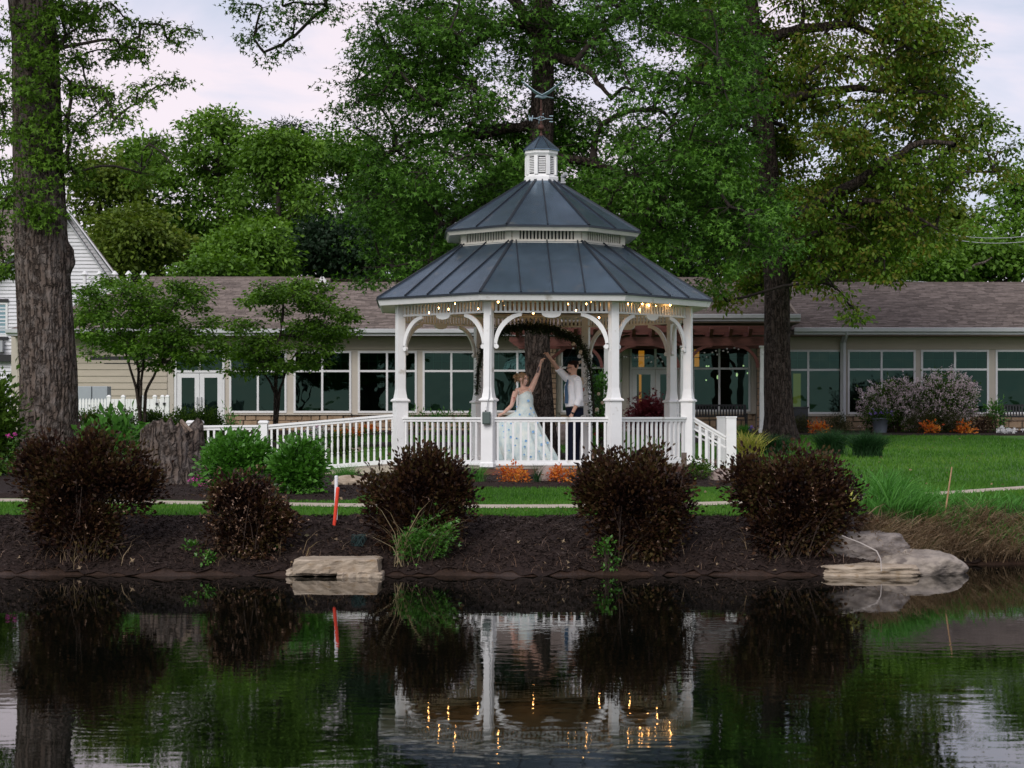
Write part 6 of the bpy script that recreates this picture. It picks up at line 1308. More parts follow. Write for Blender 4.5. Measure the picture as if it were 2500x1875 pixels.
for k, px in enumerate((722, 800, 835, 868)): rock('edging_stone', ('edging stone left of the white annuals', 'edging stone under the orange flowers, left', 'edging stone under the orange flowers, middle', 'edging stone under the orange flowers, right')[k], rp(px, 45.2, .05), (.20, .12, .07), 'slab', 30 + k, group='edging stones behind the ramp')
# pale flagstones at the water's edge
FS = thing('flagstone_step', 'pale layered limestone step jutting into the pond below the red stake', 'stone step', (wx(815, 22.0), 22.0, 0))
z_ = .0
def slabp(nm, pxa, pxb, z0, z1, y0, y1, mat, seed):
    rs = random.Random(seed); xa, xb = wx(pxa, 22.0), wx(pxb, 22.0); n_ = 14; F_ = []
    for k in range(n_ + 1): F_.append((xa + (xb - xa) * k / n_, y0 + rs.uniform(-.025, .025)))
    Bk = [(x, y1 + rs.uniform(-.04, .04)) for x, _ in F_][::-1]; ol = F_ + Bk; N = len(ol); V = []; Fc = []
    lev = [z0, z0 + (z1 - z0) * .3, z0 + (z1 - z0) * .65, z1 - .015, z1]
    for li, z in enumerate(lev):
        for (x, y) in ol:
            c = Vector(((xa + xb) / 2, (y0 + y1) / 2)); s_ = (1.0, 1.012, .995, .99, .965)[li]; V.append((c.x + (x - c.x) * s_ + rs.uniform(-.008, .008), c.y + (y - c.y) * s_ + rs.uniform(-.012, .012), z + rs.uniform(-.006, .006)))
    for li in range(4):
        for k in range(N): Fc.append((li * N + k, li * N + (k + 1) % N, (li + 1) * N + (k + 1) % N, (li + 1) * N + k))
    Fc.append(tuple(4 * N + k for k in range(N))); b = MB(); b.add(V, Fc); return b.build(nm, M[mat], FS)
slabp('upper_slab', 720, 926, .045, .205, 21.85, 22.5, 'slab', 5); slabp('lower_slab', 700, 830, .012, .085, 21.95, 22.4, 'slab', 7); slabp('base_slab', 828, 936, -.08, .06, 21.8, 22.35, 'slab', 9)
# rocks at the right
rock('shore_rock', 'dark grey weathered rock above the pale slab on the right shore', Vector((wx(2105, 22.75), 22.75, .30)), (.50, .32, .18), 'rockg', 41, sharp=3.0)
rock('shore_slab', 'long flat pale slab at the waterline under the grey rock', Vector((wx(2115, 22.35), 22.35, .035)), (.60, .36, .095), 'slab', 44, sharp=2.4)
rock('shore_rock', 'big smooth pale rock sloping down to the water on the right', Vector((wx(2245, 22.5), 22.55, .05)), (.54, .46, .24), 'slabg', 47, rot=-.3, sharp=.1)
# old stump
SX = wx(420, 30.6); SR = .50; ST_ = thing('tree_stump', 'old broken grey tree stump behind the largest maroon shrub', 'tree stump', (SX, 30.6, gzs(SX, 30.6)))
n1, n2 = 96, 30; th = np.linspace(0, 2 * np.pi, n1, endpoint=False); tt = np.linspace(0, 1, n2); TH, TT = np.meshgrid(th, tt)
zt = .98 + .10 * np.sin(TH * 1 + 2.6) + .05 * np.sin(TH * 3 + 1) + .05 * np.abs(np.sin(TH * 7)) - .25 * np.exp(-((TH - 5.7) / .35) ** 2) + .04 * np.sin(TH * 17); rr = SR * (1.03 - .10 * TT + .16 * (1 - TT) ** 4) * (1 + .05 * np.abs(np.sin(TH * 11 + 1.5 * np.sin(TT * 5))) + .05 * np.sin(TH * 4 + 1) - .16 * np.exp(-((TH - 4.45) / .07) ** 2))
Z = gzs(SX, 30.6) - .05 + zt * TT; V = np.stack([SX + rr * np.cos(TH), 30.6 + rr * np.sin(TH), Z], -1).reshape(-1, 3)
Vi = []; 
for s_, dz in ((.82, .02), (.6, -.10), (.3, -.2), (.02, -.16)):
    Vi.append(np.stack([SX + rr[-1] * s_ * np.cos(th), 30.6 + rr[-1] * s_ * np.sin(th), Z[-1] + dz + .05 * np.sin(th * 13 + s_ * 9)], 1))
V = np.concatenate([V] + Vi); tn = n2 + 4; i = np.arange(tn - 1)[:, None] * n1; j = np.arange(n1)[None]; Fc = np.stack([i + j, i + (j + 1) % n1, i + n1 + (j + 1) % n1, i + n1 + j], -1).reshape(-1, 4)
np_mesh('stump_bark', V, Fc, M['bark1'], ST_, smooth=True)
M['rawwood'] = pm('splintered_wood', (.11, .075, .055), .9, .35, 6, .6, 30, c2=(.30, .23, .18), stretch=(5, 5, .6)); b = MB()
for k in range(30):
    a = random.uniform(3.3, 6.1); r = SR * random.uniform(.6, .92); c = Vector((SX + r * math.cos(a), 30.6 + r * math.sin(a), gzs(SX, 30.6) + random.uniform(.66, .92))); b.bar(c, c + Vector((-.16 * math.cos(a) + random.uniform(-.12, .12), -.16 * math.sin(a), random.uniform(.06, .2))), random.uniform(.02, .06), random.uniform(.015, .03), (math.cos(a), math.sin(a), 0))
b.build('splinters', M['rawwood'], ST_)
# stakes
Yk = 23.65; b = MB(); a = P(821, 1161, Yk); c = Vector((a.x - .005, Yk, gzs(a.x, Yk) - .05)); b.tube([c, a - Vector((0, 0, .01)), a], [.022, .022, .014], 12); tag(b.build('marker_stake', pm('white_plastic', (.75, .74, .76), .4, .05, 5), smooth=False), 'white plastic marker stake standing behind the red stake', 'stake')
Yk = 23.45; b = MB(); a = P(825, 1189, Yk); c = P(817, 1272, Yk); b.tube([c - (a - c) * .2, a - (a - c) * .03, a], [.022, .022, .012], 12); tag(b.build('marker_stake', pm('red_orange_plastic', (.72, .06, .03), .4, .08, 5)), 'leaning red orange marker stake in front of the white one', 'stake')
a = P(2324, 1140, 24.4); c = P(2306, 1262, 24.4); b = MB(); b.tube([c - (a - c) * .15, c.lerp(a, .5), a], [.012, .011, .009], 7); tag(b.build('bamboo_stake', pm('bamboo', (.36, .22, .12), .6, .2, 9)), 'thin bamboo stake leaning in the right reeds', 'stake')
b = MB(); p = P(1670, 1112, 32.2); b.box((p.x, p.y, p.z - .12), (.09, .09, .34)); tag(b.build('wooden_post', pm('grey_wood', (.13, .10, .08), .9, .2, 8, .4), bevel=.006), 'short weathered wooden post at the right gazebo corner', 'post')
# dead twigs by the rocks
b = MB(); b.tube([P(2056, 1308, 22.2), P(2100, 1325, 22.0), P(2140, 1345, 21.9), P(2150, 1365, 21.85), P(2152, 1395, 21.8)], [.006, .007, .008, .007, .005], 5); tag(b.build('dead_twig', pm('bleached_twig', (.4, .36, .33), .8, .1, 8)), 'bleached twig bent down over the grey shore rock', 'twig')
# ---------------------------------------------------------------- garden furniture
def bench(label, x0, x1, Yb, zb, mat):
    R = thing('garden_bench', label, 'bench', ((x0 + x1) / 2, Yb, zb), 'garden benches'); L = x1 - x0; b = MB()
    for nm, z, y in (('top_rail', .92, .30), ('lower_rail', .56, .24)): b = MB(); b.bb(x0, x1, Yb + y, Yb + y + .04, zb + z - .03, zb + z + .03); b.build(nm, mat, R)
    n = int(L / .095); sm = MB(); sm.box((0, 0, 0), (.05, .015, .34), 0, -.12); me = sm.mesh('back_slat', mat)
    for k in range(n): link('back_slat', me, R, (x0 + (k + .5) * L / n, Yb + .285, zb + .74))
    for k in range(6): b = MB(); b.bb(x0, x1, Yb - .22 + k * .08, Yb - .165 + k * .08, zb + .42, zb + .445); b.build('seat_slat', mat, R)
    for x in (x0, x1):
        for y0 in (-.22, .26): b = MB(); b.bb(x - .025, x + .025, Yb + y0, Yb + y0 + .05, zb, zb + (.92 if y0 > 0 else .62)); b.build('leg', mat, R)
        b = MB(); b.bb(x - .03, x + .03, Yb - .24, Yb + .30, zb + .62, zb + .655); b.build('armrest', mat, R)
Yb = 61.2; bench('black slatted metal bench under the windows right of the gazebo', wx(1692, Yb), wx(1822, Yb), Yb, gzs(5, Yb), M['dark'])
Yb = 61.0; bench('dark slatted garden bench cut by the right edge of the picture', wx(2447, Yb), wx(2590, Yb), Yb, gzs(15, Yb), M['dark'])
# grey planter with petunias
Yp = 60.2; p = Vector((wx(2149, Yp), Yp, gzs(wx(2149, Yp), Yp) + .02)); PT = thing('planter', 'large blue grey planter with purple petunias on the right lawn edge', 'planter', p)
M['pot'] = pm('blue_grey_pot', (.14, .16, .19), .5, .08, 3); b = MB(); b.lathe([(.20, 0), (.20, .01), (.265, .46), (.275, .46), (.275, .50), (.245, .50), (.235, .42)], p, 20); b.build('pot', M['pot'], PT, True)
b = MB(); b.bb(p.x - .27, p.x + .27, p.y - .25, p.y + .25, p.z - .03, p.z - .001); b.build('saucer', M['grey'], PT)
n_ = 1300; Q = np.array(p) + RNG.normal(size=(n_, 3)) * np.array([.22, .16, .10]) + np.array([0, 0, .58]); leaves('foliage', Q, RNG.normal(size=Q.shape), .08, 'oval', M['hedge'], PT)
n_ = 24; Q = np.array(p) + RNG.normal(size=(n_, 3)) * np.array([.24, .1, .07]) + np.array([0, -.18, .66]); Q = np.repeat(Q, 6, 0); leaves('petals', Q, RNG.normal(size=Q.shape) * np.array([1, .4, 1]), .055, 'oval', M['purple'], PT)
# black container beside the right trunk
b = MB(); Yq = 60.6; b.bb(wx(1938, Yq), wx(1973, Yq), Yq, Yq + .5, gzs(6, Yq), wz(996, Yq)); b.bb(wx(1936, Yq), wx(1975, Yq), Yq - .02, Yq + .52, wz(997, Yq), wz(993, Yq)); tag(b.build('storage_box', pm('charcoal_box', (.03, .032, .038), .5, .1, 3), bevel=.01), 'charcoal storage box right of the russet oak trunk', 'box')
# utility cabinets
for k, (x0, x1) in enumerate(((188, 223), (225, 262))):
    Yu = 59.5; b = MB(); b.bb(wx(x0, Yu), wx(x1, Yu), Yu, Yu + .5, 1.3, wz(943, Yu)); o = b.build('utility_cabinet', pm('pale_grey_cabinet', (.30, .33, .35), .5, .05, 2), bevel=.015); tag(o, ('pale grey utility cabinet left of the two behind the picket fence', 'pale grey utility cabinet right of the two behind the picket fence')[k], 'cabinet')
# white picket fence and vinyl enclosure
PF = thing('picket_fence', 'white picket fence and vinyl panel enclosure at the left of the building', 'fence', (wx(300, 57.5), 57.5, 1.25)); Yf = 57.5; g0 = 1.24
pk_ = MB(); pk_.prism([(-.035, 0), (.035, 0), (.035, .86), (0, .92), (-.035, .86)], (1, 0, 0), (0, 0, 1), (0, 1, 0), (0, 0, 0), -.012, .012); pme = pk_.mesh('picket', M['white'])
for px in np.arange(150, 258, 7.6): link('picket', pme, PF, (wx(px, Yf), Yf, wz(972, Yf) - .92))
for z in (wz(985, Yf), wz(1015, Yf)): b = MB(); b.bb(wx(146, Yf), wx(258, Yf), Yf + .014, Yf + .05, z - .03, z + .03); b.build('rail', M['white'], PF)
for px in (266, 301, 345, 378, 397, 409): 
    b = MB(); X = wx(px, Yf); b.bb(X - .055, X + .055, Yf - .055, Yf + .055, g0, wz(970, Yf)); po = b.build('fence_post', M['white'], PF); b = MB(); b.lathe([(.09, 0), (.09, .03), (.03, .075)], (X, Yf, wz(970, Yf)), 4, math.pi / 4); b.build('post_cap', M['white'], po)
for x0, x1 in ((271, 297), (305, 341), (349, 374), (382, 394), (400, 406)):
    n_ = max(1, int((x1 - x0) / 7))
    for k in range(n_): a, c = wx(x0 + (x1 - x0) * k / n_, Yf), wx(x0 + (x1 - x0) * (k + 1) / n_, Yf); b = MB(); b.bb(a + .004, c - .004, Yf - .015, Yf + .015, g0, wz(974, Yf)); b.build('vinyl_board', M['white'], PF)
for px in (384, 402): b = MB(); b.box((wx(px, Yf), Yf - .07, wz(986, Yf)), (.08, .03, .07)); b.build('latch', M['dark'], PF)
# brick paved patch seen through the steps' balusters, pavers laid in rows
pv = MB(); pv.box((0, 0, 0), (.196, .096, .05)); pm_ = pv.mesh('paver', M['paver']); base = bpy.data.objects
px0, px1 = wx(1655, 40), wx(1785, 40); PV = MB()
k = 0; PVb = MB(); PVb.bb(px0 - .1, px1 + .35, 37.9, 43.0, .5, gzs(3, 38) - .0 + .03); pvo = PVb.build('brick_patio', M['mulch']); tag(pvo, kind='structure')
yy = 37.95
nrow = 0
allp = MB()
while yy < 42.9:
    xx = px0 - (.1 if nrow % 2 else 0)
    while xx < px1 + .3:
        z = gzs(xx, 38) + .045 + random.uniform(-.003, .003); q = (xx, yy, z)
        if k < 290: link('brick', pm_, pvo, q); k += 1
        else: allp.box(q, (.196, .096, .05))
        xx += .2
    yy += .1; nrow += 1
tag(allp.build('brick', M['paver'], pvo), kind='stuff')

# ---------------------------------------------------------------- the couple
M['skin_w'] = pm('skin_light', (.64, .40, .31), .5, .06, 12, spec=.35); M['skin_m'] = pm('skin_tan', (.56, .33, .24), .5, .06, 12, spec=.35)
M['shirt'] = pm('white_shirt', (.80, .81, .84), .75, .03, 6, .25, 9); M['trouser'] = pm('navy_trousers', (.007, .010, .022), .9, .1, 8, .2, 20, spec=.1); M['tie'] = pm('slate_blue_tie', (.05, .11, .20), .55, .1, 30)
M['hair_m'] = pm('dark_brown_hair', (.012, .007, .005), .8, .3, 40, .4, 90, spec=.15); M['hair_w'] = pm('golden_brown_hair', (.10, .055, .028), .5, .4, 30, .5, 80, c2=(.34, .22, .11))
M['gown'] = pm('pale_tulle', (.50, .64, .66), .8, .08, 7, .5, 12, c2=(.76, .80, .74)); M['gownsheer'] = pm('sheer_tulle', (.36, .37, .35), .8, .1, 8, .2, 20)
M['bluef'] = pm('blue_fabric_flower', (.22, .42, .68), .7, .3, 30); M['lip'] = pm('lips', (.34, .06, .06), .4, .1, 30); M['eyed'] = pm('eye_dark', (.012, .008, .006), .3, 0, 1); M['eyew'] = pm('eye_white', (.6, .6, .6), .3, 0, 1); M['ink'] = pm('tattoo_ink', (.06, .06, .085), .6, .2, 60, c2=(.20, .14, .13)); M['inkr'] = pm('red_tattoo', (.42, .03, .04), .6, .2, 60); M['shoe'] = pm('black_leather', (.008, .008, .008), .3, .1, 8)
def remesh(mb, name, mat, parent, vox=.009, smooth=2):
    """union of closed limbs and lobes into one continuous skin"""
    me = mb.mesh('t', mat, True); o = bpy.data.objects.new('t', me); COL.objects.link(o)
    r = o.modifiers.new('r', 'REMESH'); r.mode = 'VOXEL'; r.voxel_size = vox; r.use_smooth_shade = True
    if smooth: s = o.modifiers.new('s', 'SMOOTH'); s.iterations = smooth; s.factor = .5
    dg = bpy.context.evaluated_depsgraph_get(); dg.update(); m2 = bpy.data.meshes.new_from_object(o.evaluated_get(dg)); bpy.data.objects.remove(o)
    ro = rootloc(parent); m2.transform(Matrix.Translation(-ro)); m2.name = name
    m2.materials.clear(); m2.materials.append(mat); return link(name, m2, parent)
def hand(b, wrist, fwd, palm_n, size=1.0, curl=.5, thumb_side=1):
    """palm and five unequal bent fingers"""
    w = Vector(wrist); f = Vector(fwd).normalized(); n = (Vector(palm_n) - f * Vector(palm_n).dot(f)).normalized(); s = f.cross(n) * thumb_side; z = size
    b.tube([w - f * .01 * z, w + f * .03 * z, w + f * .06 * z, w + f * .09 * z], [.024 * z, .032 * z, .037 * z, .033 * z], 10, flat=.55) if abs(s.y) < .5 else b.tube([w - f * .01 * z, w + f * .03 * z, w + f * .06 * z, w + f * .09 * z], [.024 * z, .03 * z, .034 * z, .03 * z], 10)
    for k, (L, off) in enumerate(((.070, .030), (.080, .010), (.074, -.011), (.058, -.030))):
        a = w + f * .082 * z + s * off * z; c = curl; d1 = (f * math.cos(c * .5) + n * math.sin(c * .5)); d2 = (f * math.cos(c * 1.3) + n * math.sin(c * 1.3)); d3 = (f * math.cos(c * 2.0) + n * math.sin(c * 2.0))
        p1 = a + d1 * L * .45 * z; p2 = p1 + d2 * L * .32 * z; p3 = p2 + d3 * L * .25 * z; b.tube([a - f * .01, a, p1, p2, p3], [.010 * z, .0105 * z, .0095 * z, .0085 * z, .007 * z], 8)
    a = w + f * .028 * z + s * .030 * z; p1 = a + (f * .6 + s * .7 + n * .3).normalized() * .035 * z; p2 = p1 + (f * .85 + s * .25 + n * .5).normalized() * .028 * z; b.tube([w + f * .015, a, p1, p2], [.012 * z, .013 * z, .011 * z, .009 * z], 8)
YW = 35.0
def W_(px, py, dy=0.0): return P(px, py, YW + dy)
# woman
WR = thing('person', 'woman in a pale flowered gown holding her skirt and raising one arm', 'person', (wx(1285, YW), YW, DZ))
b = MB(); SZ = 1.0
hc = W_(1278, 926, -.01)    # head centre
face = Vector((.72, -.66, -.10)).normalized(); sidev = Vector((face.y, -face.x, 0)).normalized(); upv = Vector((.05, 0, 1)).normalized()
def ellip(b, c, ax, n=16, m=12):
    A = Matrix((ax[0], ax[1], ax[2])).transposed(); bb_ = MB(); bb_.ball((0, 0, 0), 1, n, m); b.add([Vector(c) + A @ Vector(v) for v in bb_.v], bb_.f)
def head(b, hc, face, up, s=1.0, male=False):
    sv = face.cross(up).normalized(); fu = face
    ellip(b, hc + up * .025 * s - fu * .012 * s, (fu * .095 * s, sv * .076 * s, up * .095 * s))
    ellip(b, hc - up * .035 * s + fu * .018 * s, (fu * .070 * s, sv * .058 * s, up * .080 * s))
    ellip(b, hc - up * .092 * s + fu * .052 * s, (fu * .024 * s, sv * .024 * s, up * .020 * s))                       # chin
    b.tube([hc + fu * .082 * s + up * .012 * s, hc + fu * .100 * s - up * .018 * s, hc + fu * .098 * s - up * .032 * s], [.008 * s, .012 * s, .014 * s], 8)   # nose
    for q in (-1, 1):
        ellip(b, hc + sv * q * .076 * s - fu * .005 * s - up * .008 * s, (fu * .018 * s, sv * .008 * s, up * .030 * s), 8, 8)   # ear
        ellip(b, hc + sv * q * .038 * s + fu * .062 * s - up * .028 * s, (fu * .018 * s, sv * .020 * s, up * .02 * s), 8, 8)   # cheek
    b.tube([hc + sv * -.05 * s + fu * .075 * s + up * .032 * s, hc + fu * .090 * s + up * .034 * s, hc + sv * .05 * s + fu * .075 * s + up * .032 * s], .010 * s, 8)   # brow
def facebits(parent, hc, face, up, s=1.0, smile=False):
    sv = face.cross(up).normalized(); e = MB(); w_ = MB()
    for q in (-1, 1):
        c = hc + sv * q * .031 * s + face * .081 * s + up * .010 * s; ellip(w_, c, (face * .010 * s, sv * .015 * s, up * .008 * s), 8, 6); ellip(e, c + face * .006 * s, (face * .007 * s, sv * .007 * s, up * .007 * s), 8, 6)
        e.tube([c + sv * -.017 * s + up * .010 * s + face * .004, c + up * .015 * s + face * .008, c + sv * .017 * s + up * .010 * s + face * .002], .003 * s, 5)
        e.tube([c + sv * -.02 * s + up * .026 * s, c + up * .030 * s + face * .008, c + sv * .02 * s + up * .025 * s], .0035 * s, 5)
    w_.build('eyes', M['eyew'], parent, True); e.build('irises_and_brows', M['eyed'], parent, True)
    l = MB(); m_ = hc - up * .060 * s + face * .080 * s; l.tube([m_ - sv * .024 * s + up * .004 - face * .008, m_ - up * .002 + face * .004, m_ + sv * .024 * s + up * .004 - face * .008], .0065 * s, 6); l.build('lips', M['lip'], parent, True)
    if smile: l = MB(); l.tube([m_ - sv * .015 * s + face * .004, m_ + face * .0085 + up * .001, m_ + sv * .015 * s + face * .004], .0042 * s, 6); l.build('teeth', M['eyew'], parent, True)
head(b, hc, face, upv, .98)
nk = W_(1280, 951, .02); b.tube([hc + Vector((-.015, .02, -.04)), W_(1277, 943, .01), nk], [.050, .047, .052], 12)
# torso
b.tube([W_(1282, 1016, 0), W_(1284, 1000), W_(1284, 985), W_(1284, 968, -.01), W_(1282, 956, 0), W_(1280, 950, .01)], [.15, .135, .112, .128, .122, .07], 16)
ls, rs_ = W_(1259, 955, -.04), W_(1296, 951, .04); b.tube([ls, nk, rs_], [.050, .060, .052], 12)
for q in (1278, 1290): b.ball(W_(q, 971, -.07), .056, 12, 8, (1, .9, 1))
# lowered arm holding the skirt
el, wr = W_(1249, 990, -.10), W_(1228, 1010, -.18)
b.tube([ls + Vector((0, 0, -.01)), ls.lerp(el, .25), ls.lerp(el, .6), el], [.053, .054, .046, .038], 12); b.tube([el, el.lerp(wr, .35), el.lerp(wr, .75), wr], [.038, .039, .030, .023], 12)
hand(b, wr, (-.85, -.25, -.35), (0, -.3, -1), .95, .9, 1)
# raised arm
el2, wr2 = W_(1313, 913, .02), W_(1320, 887, .0)
b.tube([rs_ + Vector((-.01, 0, -.03)), rs_.lerp(el2, .25), rs_.lerp(el2, .65), el2], [.056, .057, .048, .038], 12); b.tube([el2, el2.lerp(wr2, .35), el2.lerp(wr2, .75), wr2], [.038, .038, .029, .022], 12)
hand(b, wr2, (.42, 0, .9), (.9, -.2, -.4), .95, .8, -1)
# legs under the gown, for a whole figure
for q in (-.07, .08): b.tube([W_(1285, 1010) + Vector((q, 0, 0)), Vector((WR.location.x + q, YW, 1.50)), Vector((WR.location.x + q, YW + .02, 1.05)), Vector((WR.location.x + q, YW - .09, DZ + .02))], [.095, .06, .04, .035], 10)
body = remesh(b, 'body', M['skin_w'], WR, .0092)
facebits(WR, hc, face, upv, .98, True)
# hair: swept up with a loose bun at the back
h_ = MB(); sv = face.cross(upv).normalized()
ellip(h_, hc + upv * .048 - face * .030, (face * .100, sv * .086, upv * .082)); ellip(h_, hc - face * .062 + upv * .0, (face * .06, sv * .078, upv * .085)); ellip(h_, hc - face * .125 + upv * .01 + Vector((-.02, 0, 0)), (face * .055, sv * .06, upv * .065))
for q in range(34):
    a = hc - face * .1 + upv * random.uniform(-.03, .07) + Vector((-.03, 0, 0)) + sv * random.uniform(-.05, .05); d = Vector((random.uniform(-.09, .0), random.uniform(-.05, .05), random.uniform(-.03, .06))); h_.tube([a, a + d * .6 + Vector((0, 0, .02)), a + d + Vector((0, 0, -.03))], [.010, .009, .007], 5)
for q in (-1, 1):   # loose locks beside the face
    a = hc + face * .06 + sv * q * .055 + upv * .06; h_.tube([a, a + sv * q * .022 - upv * .05, a + sv * q * .022 - upv * .10 - face * .01, a + sv * q * .010 - upv * .15 - face * .01], [.014, .015, .013, .009], 6)
h_.tube([hc - face * .12 + Vector((-.04, 0, -.03)), hc - face * .13 + Vector((-.06, 0, -.09)), hc - face * .11 + Vector((-.05, 0, -.15))], [.010, .009, .007], 5)
remesh(h_, 'hair', M['hair_w'], WR, .007, 1)
# gown
rings = [(958, 1273, 1299, .10), (964, 1266, 1301, .15), (972, 1265, 1302, .165), (981, 1266, 1302, .16), (988, 1266, 1302, .16), (996, 1264, 1304, .175), (1006, 1256, 1307, .20), (1014, 1240, 1310, .19), (1022, 1226, 1312, .22), (1036, 1214, 1317, .27), (1056, 1206, 1326, .33), (1080, 1205, 1338, .38), (1104, 1210, 1350, .43), (1120, 1217, 1358, .46), (1129, 1222, 1361, .47)]
n_ = 120; V = []; 
for k, (py, xl_, xr_, dp) in enumerate(rings):
    cx = wx((xl_ + xr_) / 2, YW); hw = (wx(xr_, YW) - wx(xl_, YW)) / 2; z = wz(py, YW); t = max(0, (k - 5) / 9)
    for j in range(n_):
        a = 2 * math.pi * j / n_; fo = 1 + t * (.085 * math.sin(a * 11 + k * .18 + .7 * math.sin(a * 3)) + .035 * math.sin(a * 23 + 1 + k * .1)); zz = z
        if k < 2: zz += (.03 if k == 0 else .012) * math.cos(2 * a) * -1
        V.append((cx + hw * fo * math.cos(a), YW + dp * fo * math.sin(a) - .01, max(zz, DZ + .004)))
Fc = [(k * n_ + j, k * n_ + (j + 1) % n_, (k + 1) * n_ + (j + 1) % n_, (k + 1) * n_ + j) for k in range(len(rings) - 1) for j in range(n_)]
gw = np_mesh('gown', np.array(V), np.array(Fc), M['gown'], WR, smooth=True); md = gw.modifiers.new('solid', 'SOLIDIFY'); md.thickness = .006; md.offset = 1
def on_gown(px, py):
    for k in range(len(rings) - 1):
        if rings[k][0] <= py <= rings[k + 1][0]:
            t = (py - rings[k][0]) / (rings[k + 1][0] - rings[k][0]); xl_, xr_, dp = [rings[k][i] + (rings[k + 1][i] - rings[k][i]) * t for i in (1, 2, 3)]
            u = (px - (xl_ + xr_) / 2) / ((xr_ - xl_) / 2); u = max(-.97, min(.97, u)); return Vector((wx(px, YW), YW - dp * math.sqrt(1 - u * u) * 1.03 - .016, wz(py, YW)))
fb = MB(); fm = []
for (rx, ry) in [(555, 797), (410, 870), (585, 890), (450, 965), (570, 960), (345, 1075), (255, 1175), (615, 1175), (700, 1225), (345, 1240), (415, 1255), (530, 1285), (265, 1245), (720, 1330), (515, 1355), (325, 1400), (510, 1450), (760, 1450), (590, 1478), (400, 1340), (660, 1065), (400, 925), (320, 1150), (790, 1310), (620, 940), (470, 1390), (690, 1410), (240, 1100), (385, 1450), (560, 1110)]:
    px, py = 1180 + rx * .19894, 820 + ry * .19894; c = on_gown(px, min(py, 1126)); 
    if c is None: continue
    b = MB(); r_ = random.uniform(.009, .019)
    for q in range(6):
        a = q * 1.047 + rx; d = Vector((math.cos(a), -.25, math.sin(a))); u2 = Vector((-math.sin(a), 0, math.cos(a))); b.add([c, c + d * r_ + u2 * r_ * .6, c + d * r_ * 1.6, c + d * r_ - u2 * r_ * .6], [(0, 1, 2, 3)])
    b.ball(c, .006, 6, 4); b.build('fabric_flower', M['bluef'], gw)
b = MB()   # straps and necklace
for (x0, y0, x1, y1) in ((1268, 962, 1265, 951), (1298, 960, 1291, 947)): b.tube([W_(x0, y0, -.135), W_((x0 + x1) / 2, (y0 + y1) / 2, -.12), W_(x1, y1, -.06)], .004, 5)
b.build('straps', M['gown'], WR)
b = MB(); b.tube([W_(1271, 950, -.06), W_(1277, 958, -.125), W_(1283, 962, -.135), W_(1287, 957, -.12), W_(1290, 948, -.05)], .0022, 5); b.build('necklace', pm('gold_chain', (.6, .42, .15), .3, .1, 5, metal=1), WR)
b = MB(); b.ball(W_(1255, 971, -.128), .014, 8, 6, (1, .35, 1)); b.tube([W_(1255, 973, -.128), W_(1254, 981, -.137)], .004, 5); b.build('rose_tattoo', M['inkr'], WR)
b = MB(); c0 = el2.lerp(wr2, .12); c1 = el2.lerp(wr2, .72); b.tube([c0 + Vector((-.012, -.022, 0)), c0.lerp(c1, .5) + Vector((-.008, -.020, 0)), c1 + Vector((-.004, -.010, 0))], [.020, .024, .018], 10); b.build('forearm_tattoo', M['ink'], WR, True)
# man
YM = 35.55
def Q_(px, py, dy=0.0): return P(px, py, YM + dy)
MR = thing('person', 'man in white shirt, slate tie and glasses lifting his hand to the woman', 'person', (wx(1402, YM), YM, DZ))
b = MB(); hcm = Q_(1398, 898, 0); fm_ = Vector((-.97, .12, -.18)).normalized(); um = Vector((-.12, 0, 1)).normalized(); head(b, hcm, fm_, um, 1.12, True)
b.tube([hcm + Vector((.02, 0, -.04)), Q_(1400, 915, 0), Q_(1402, 927, .01)], [.062, .060, .068], 12)
b.tube([Q_(1404, 1010), Q_(1402, 990), Q_(1400, 960), Q_(1400, 935)], [.15, .15, .17, .13], 14)
rsm, lsm = Q_(1387, 926, .12), Q_(1411, 930, -.16)
elm, wrm = Q_(1361, 899, .0), Vector(W_(1341, 872, .04)); b.tube([rsm, rsm.lerp(elm, .5), elm], [.062, .052, .046], 12); b.tube([elm, elm.lerp(wrm, .4), wrm], [.044, .042, .029], 12)
hand(b, wrm, (-.55, -.12, .80), (-.7, -.2, -.6), 1.08, 1.15, 1)
el3, wr3 = Q_(1414, 975, -.22), Q_(1397, 1010, -.25); b.tube([lsm, lsm.lerp(el3, .5), el3], [.06, .052, .046], 12); b.tube([el3, el3.lerp(wr3, .4), wr3], [.045, .042, .030], 12); hand(b, wr3, (-.25, 0, -1), (.5, .8, 0), 1.08, .6, -1)
for q in (-1, 1): b.tube([Q_(1404, 1005) + Vector((0, q * .09, 0)), Vector((wx(1401 + q * 2, YM), YM + q * .10, 1.5)), Vector((wx(1401 + q * 3, YM), YM + q * .10, 1.08))], [.09, .065, .05], 10)
remesh(b, 'body', M['skin_m'], MR, .0095); facebits(MR, hcm, fm_, um, 1.12)
sv = fm_.cross(um).normalized(); b = MB(); ellip(b, hcm + um * .072 - fm_ * .030, (fm_ * .104, sv * .088, um * .062)); ellip(b, hcm + um * .035 - fm_ * .056, (fm_ * .055, sv * .084, um * .085))
for q in range(60):
    a = random.uniform(0, 6.28); r = random.uniform(.2, 1); c = hcm + um * (.115 - .03 * r) + fm_ * (.10 * r * math.cos(a)) + sv * (.075 * r * math.sin(a)); b.tube([c, c + um * .025 + fm_ * .02], [.008, .004], 4)
remesh(b, 'hair', M['hair_m'], MR, .007, 1)
b = MB(); ellip(b, hcm - um * .085 + fm_ * .052, (fm_ * .046, sv * .052, um * .036)); b.build('stubble', pm('stubble', (.16, .085, .06), .7, .2, 60), MR, True)
b = MB()
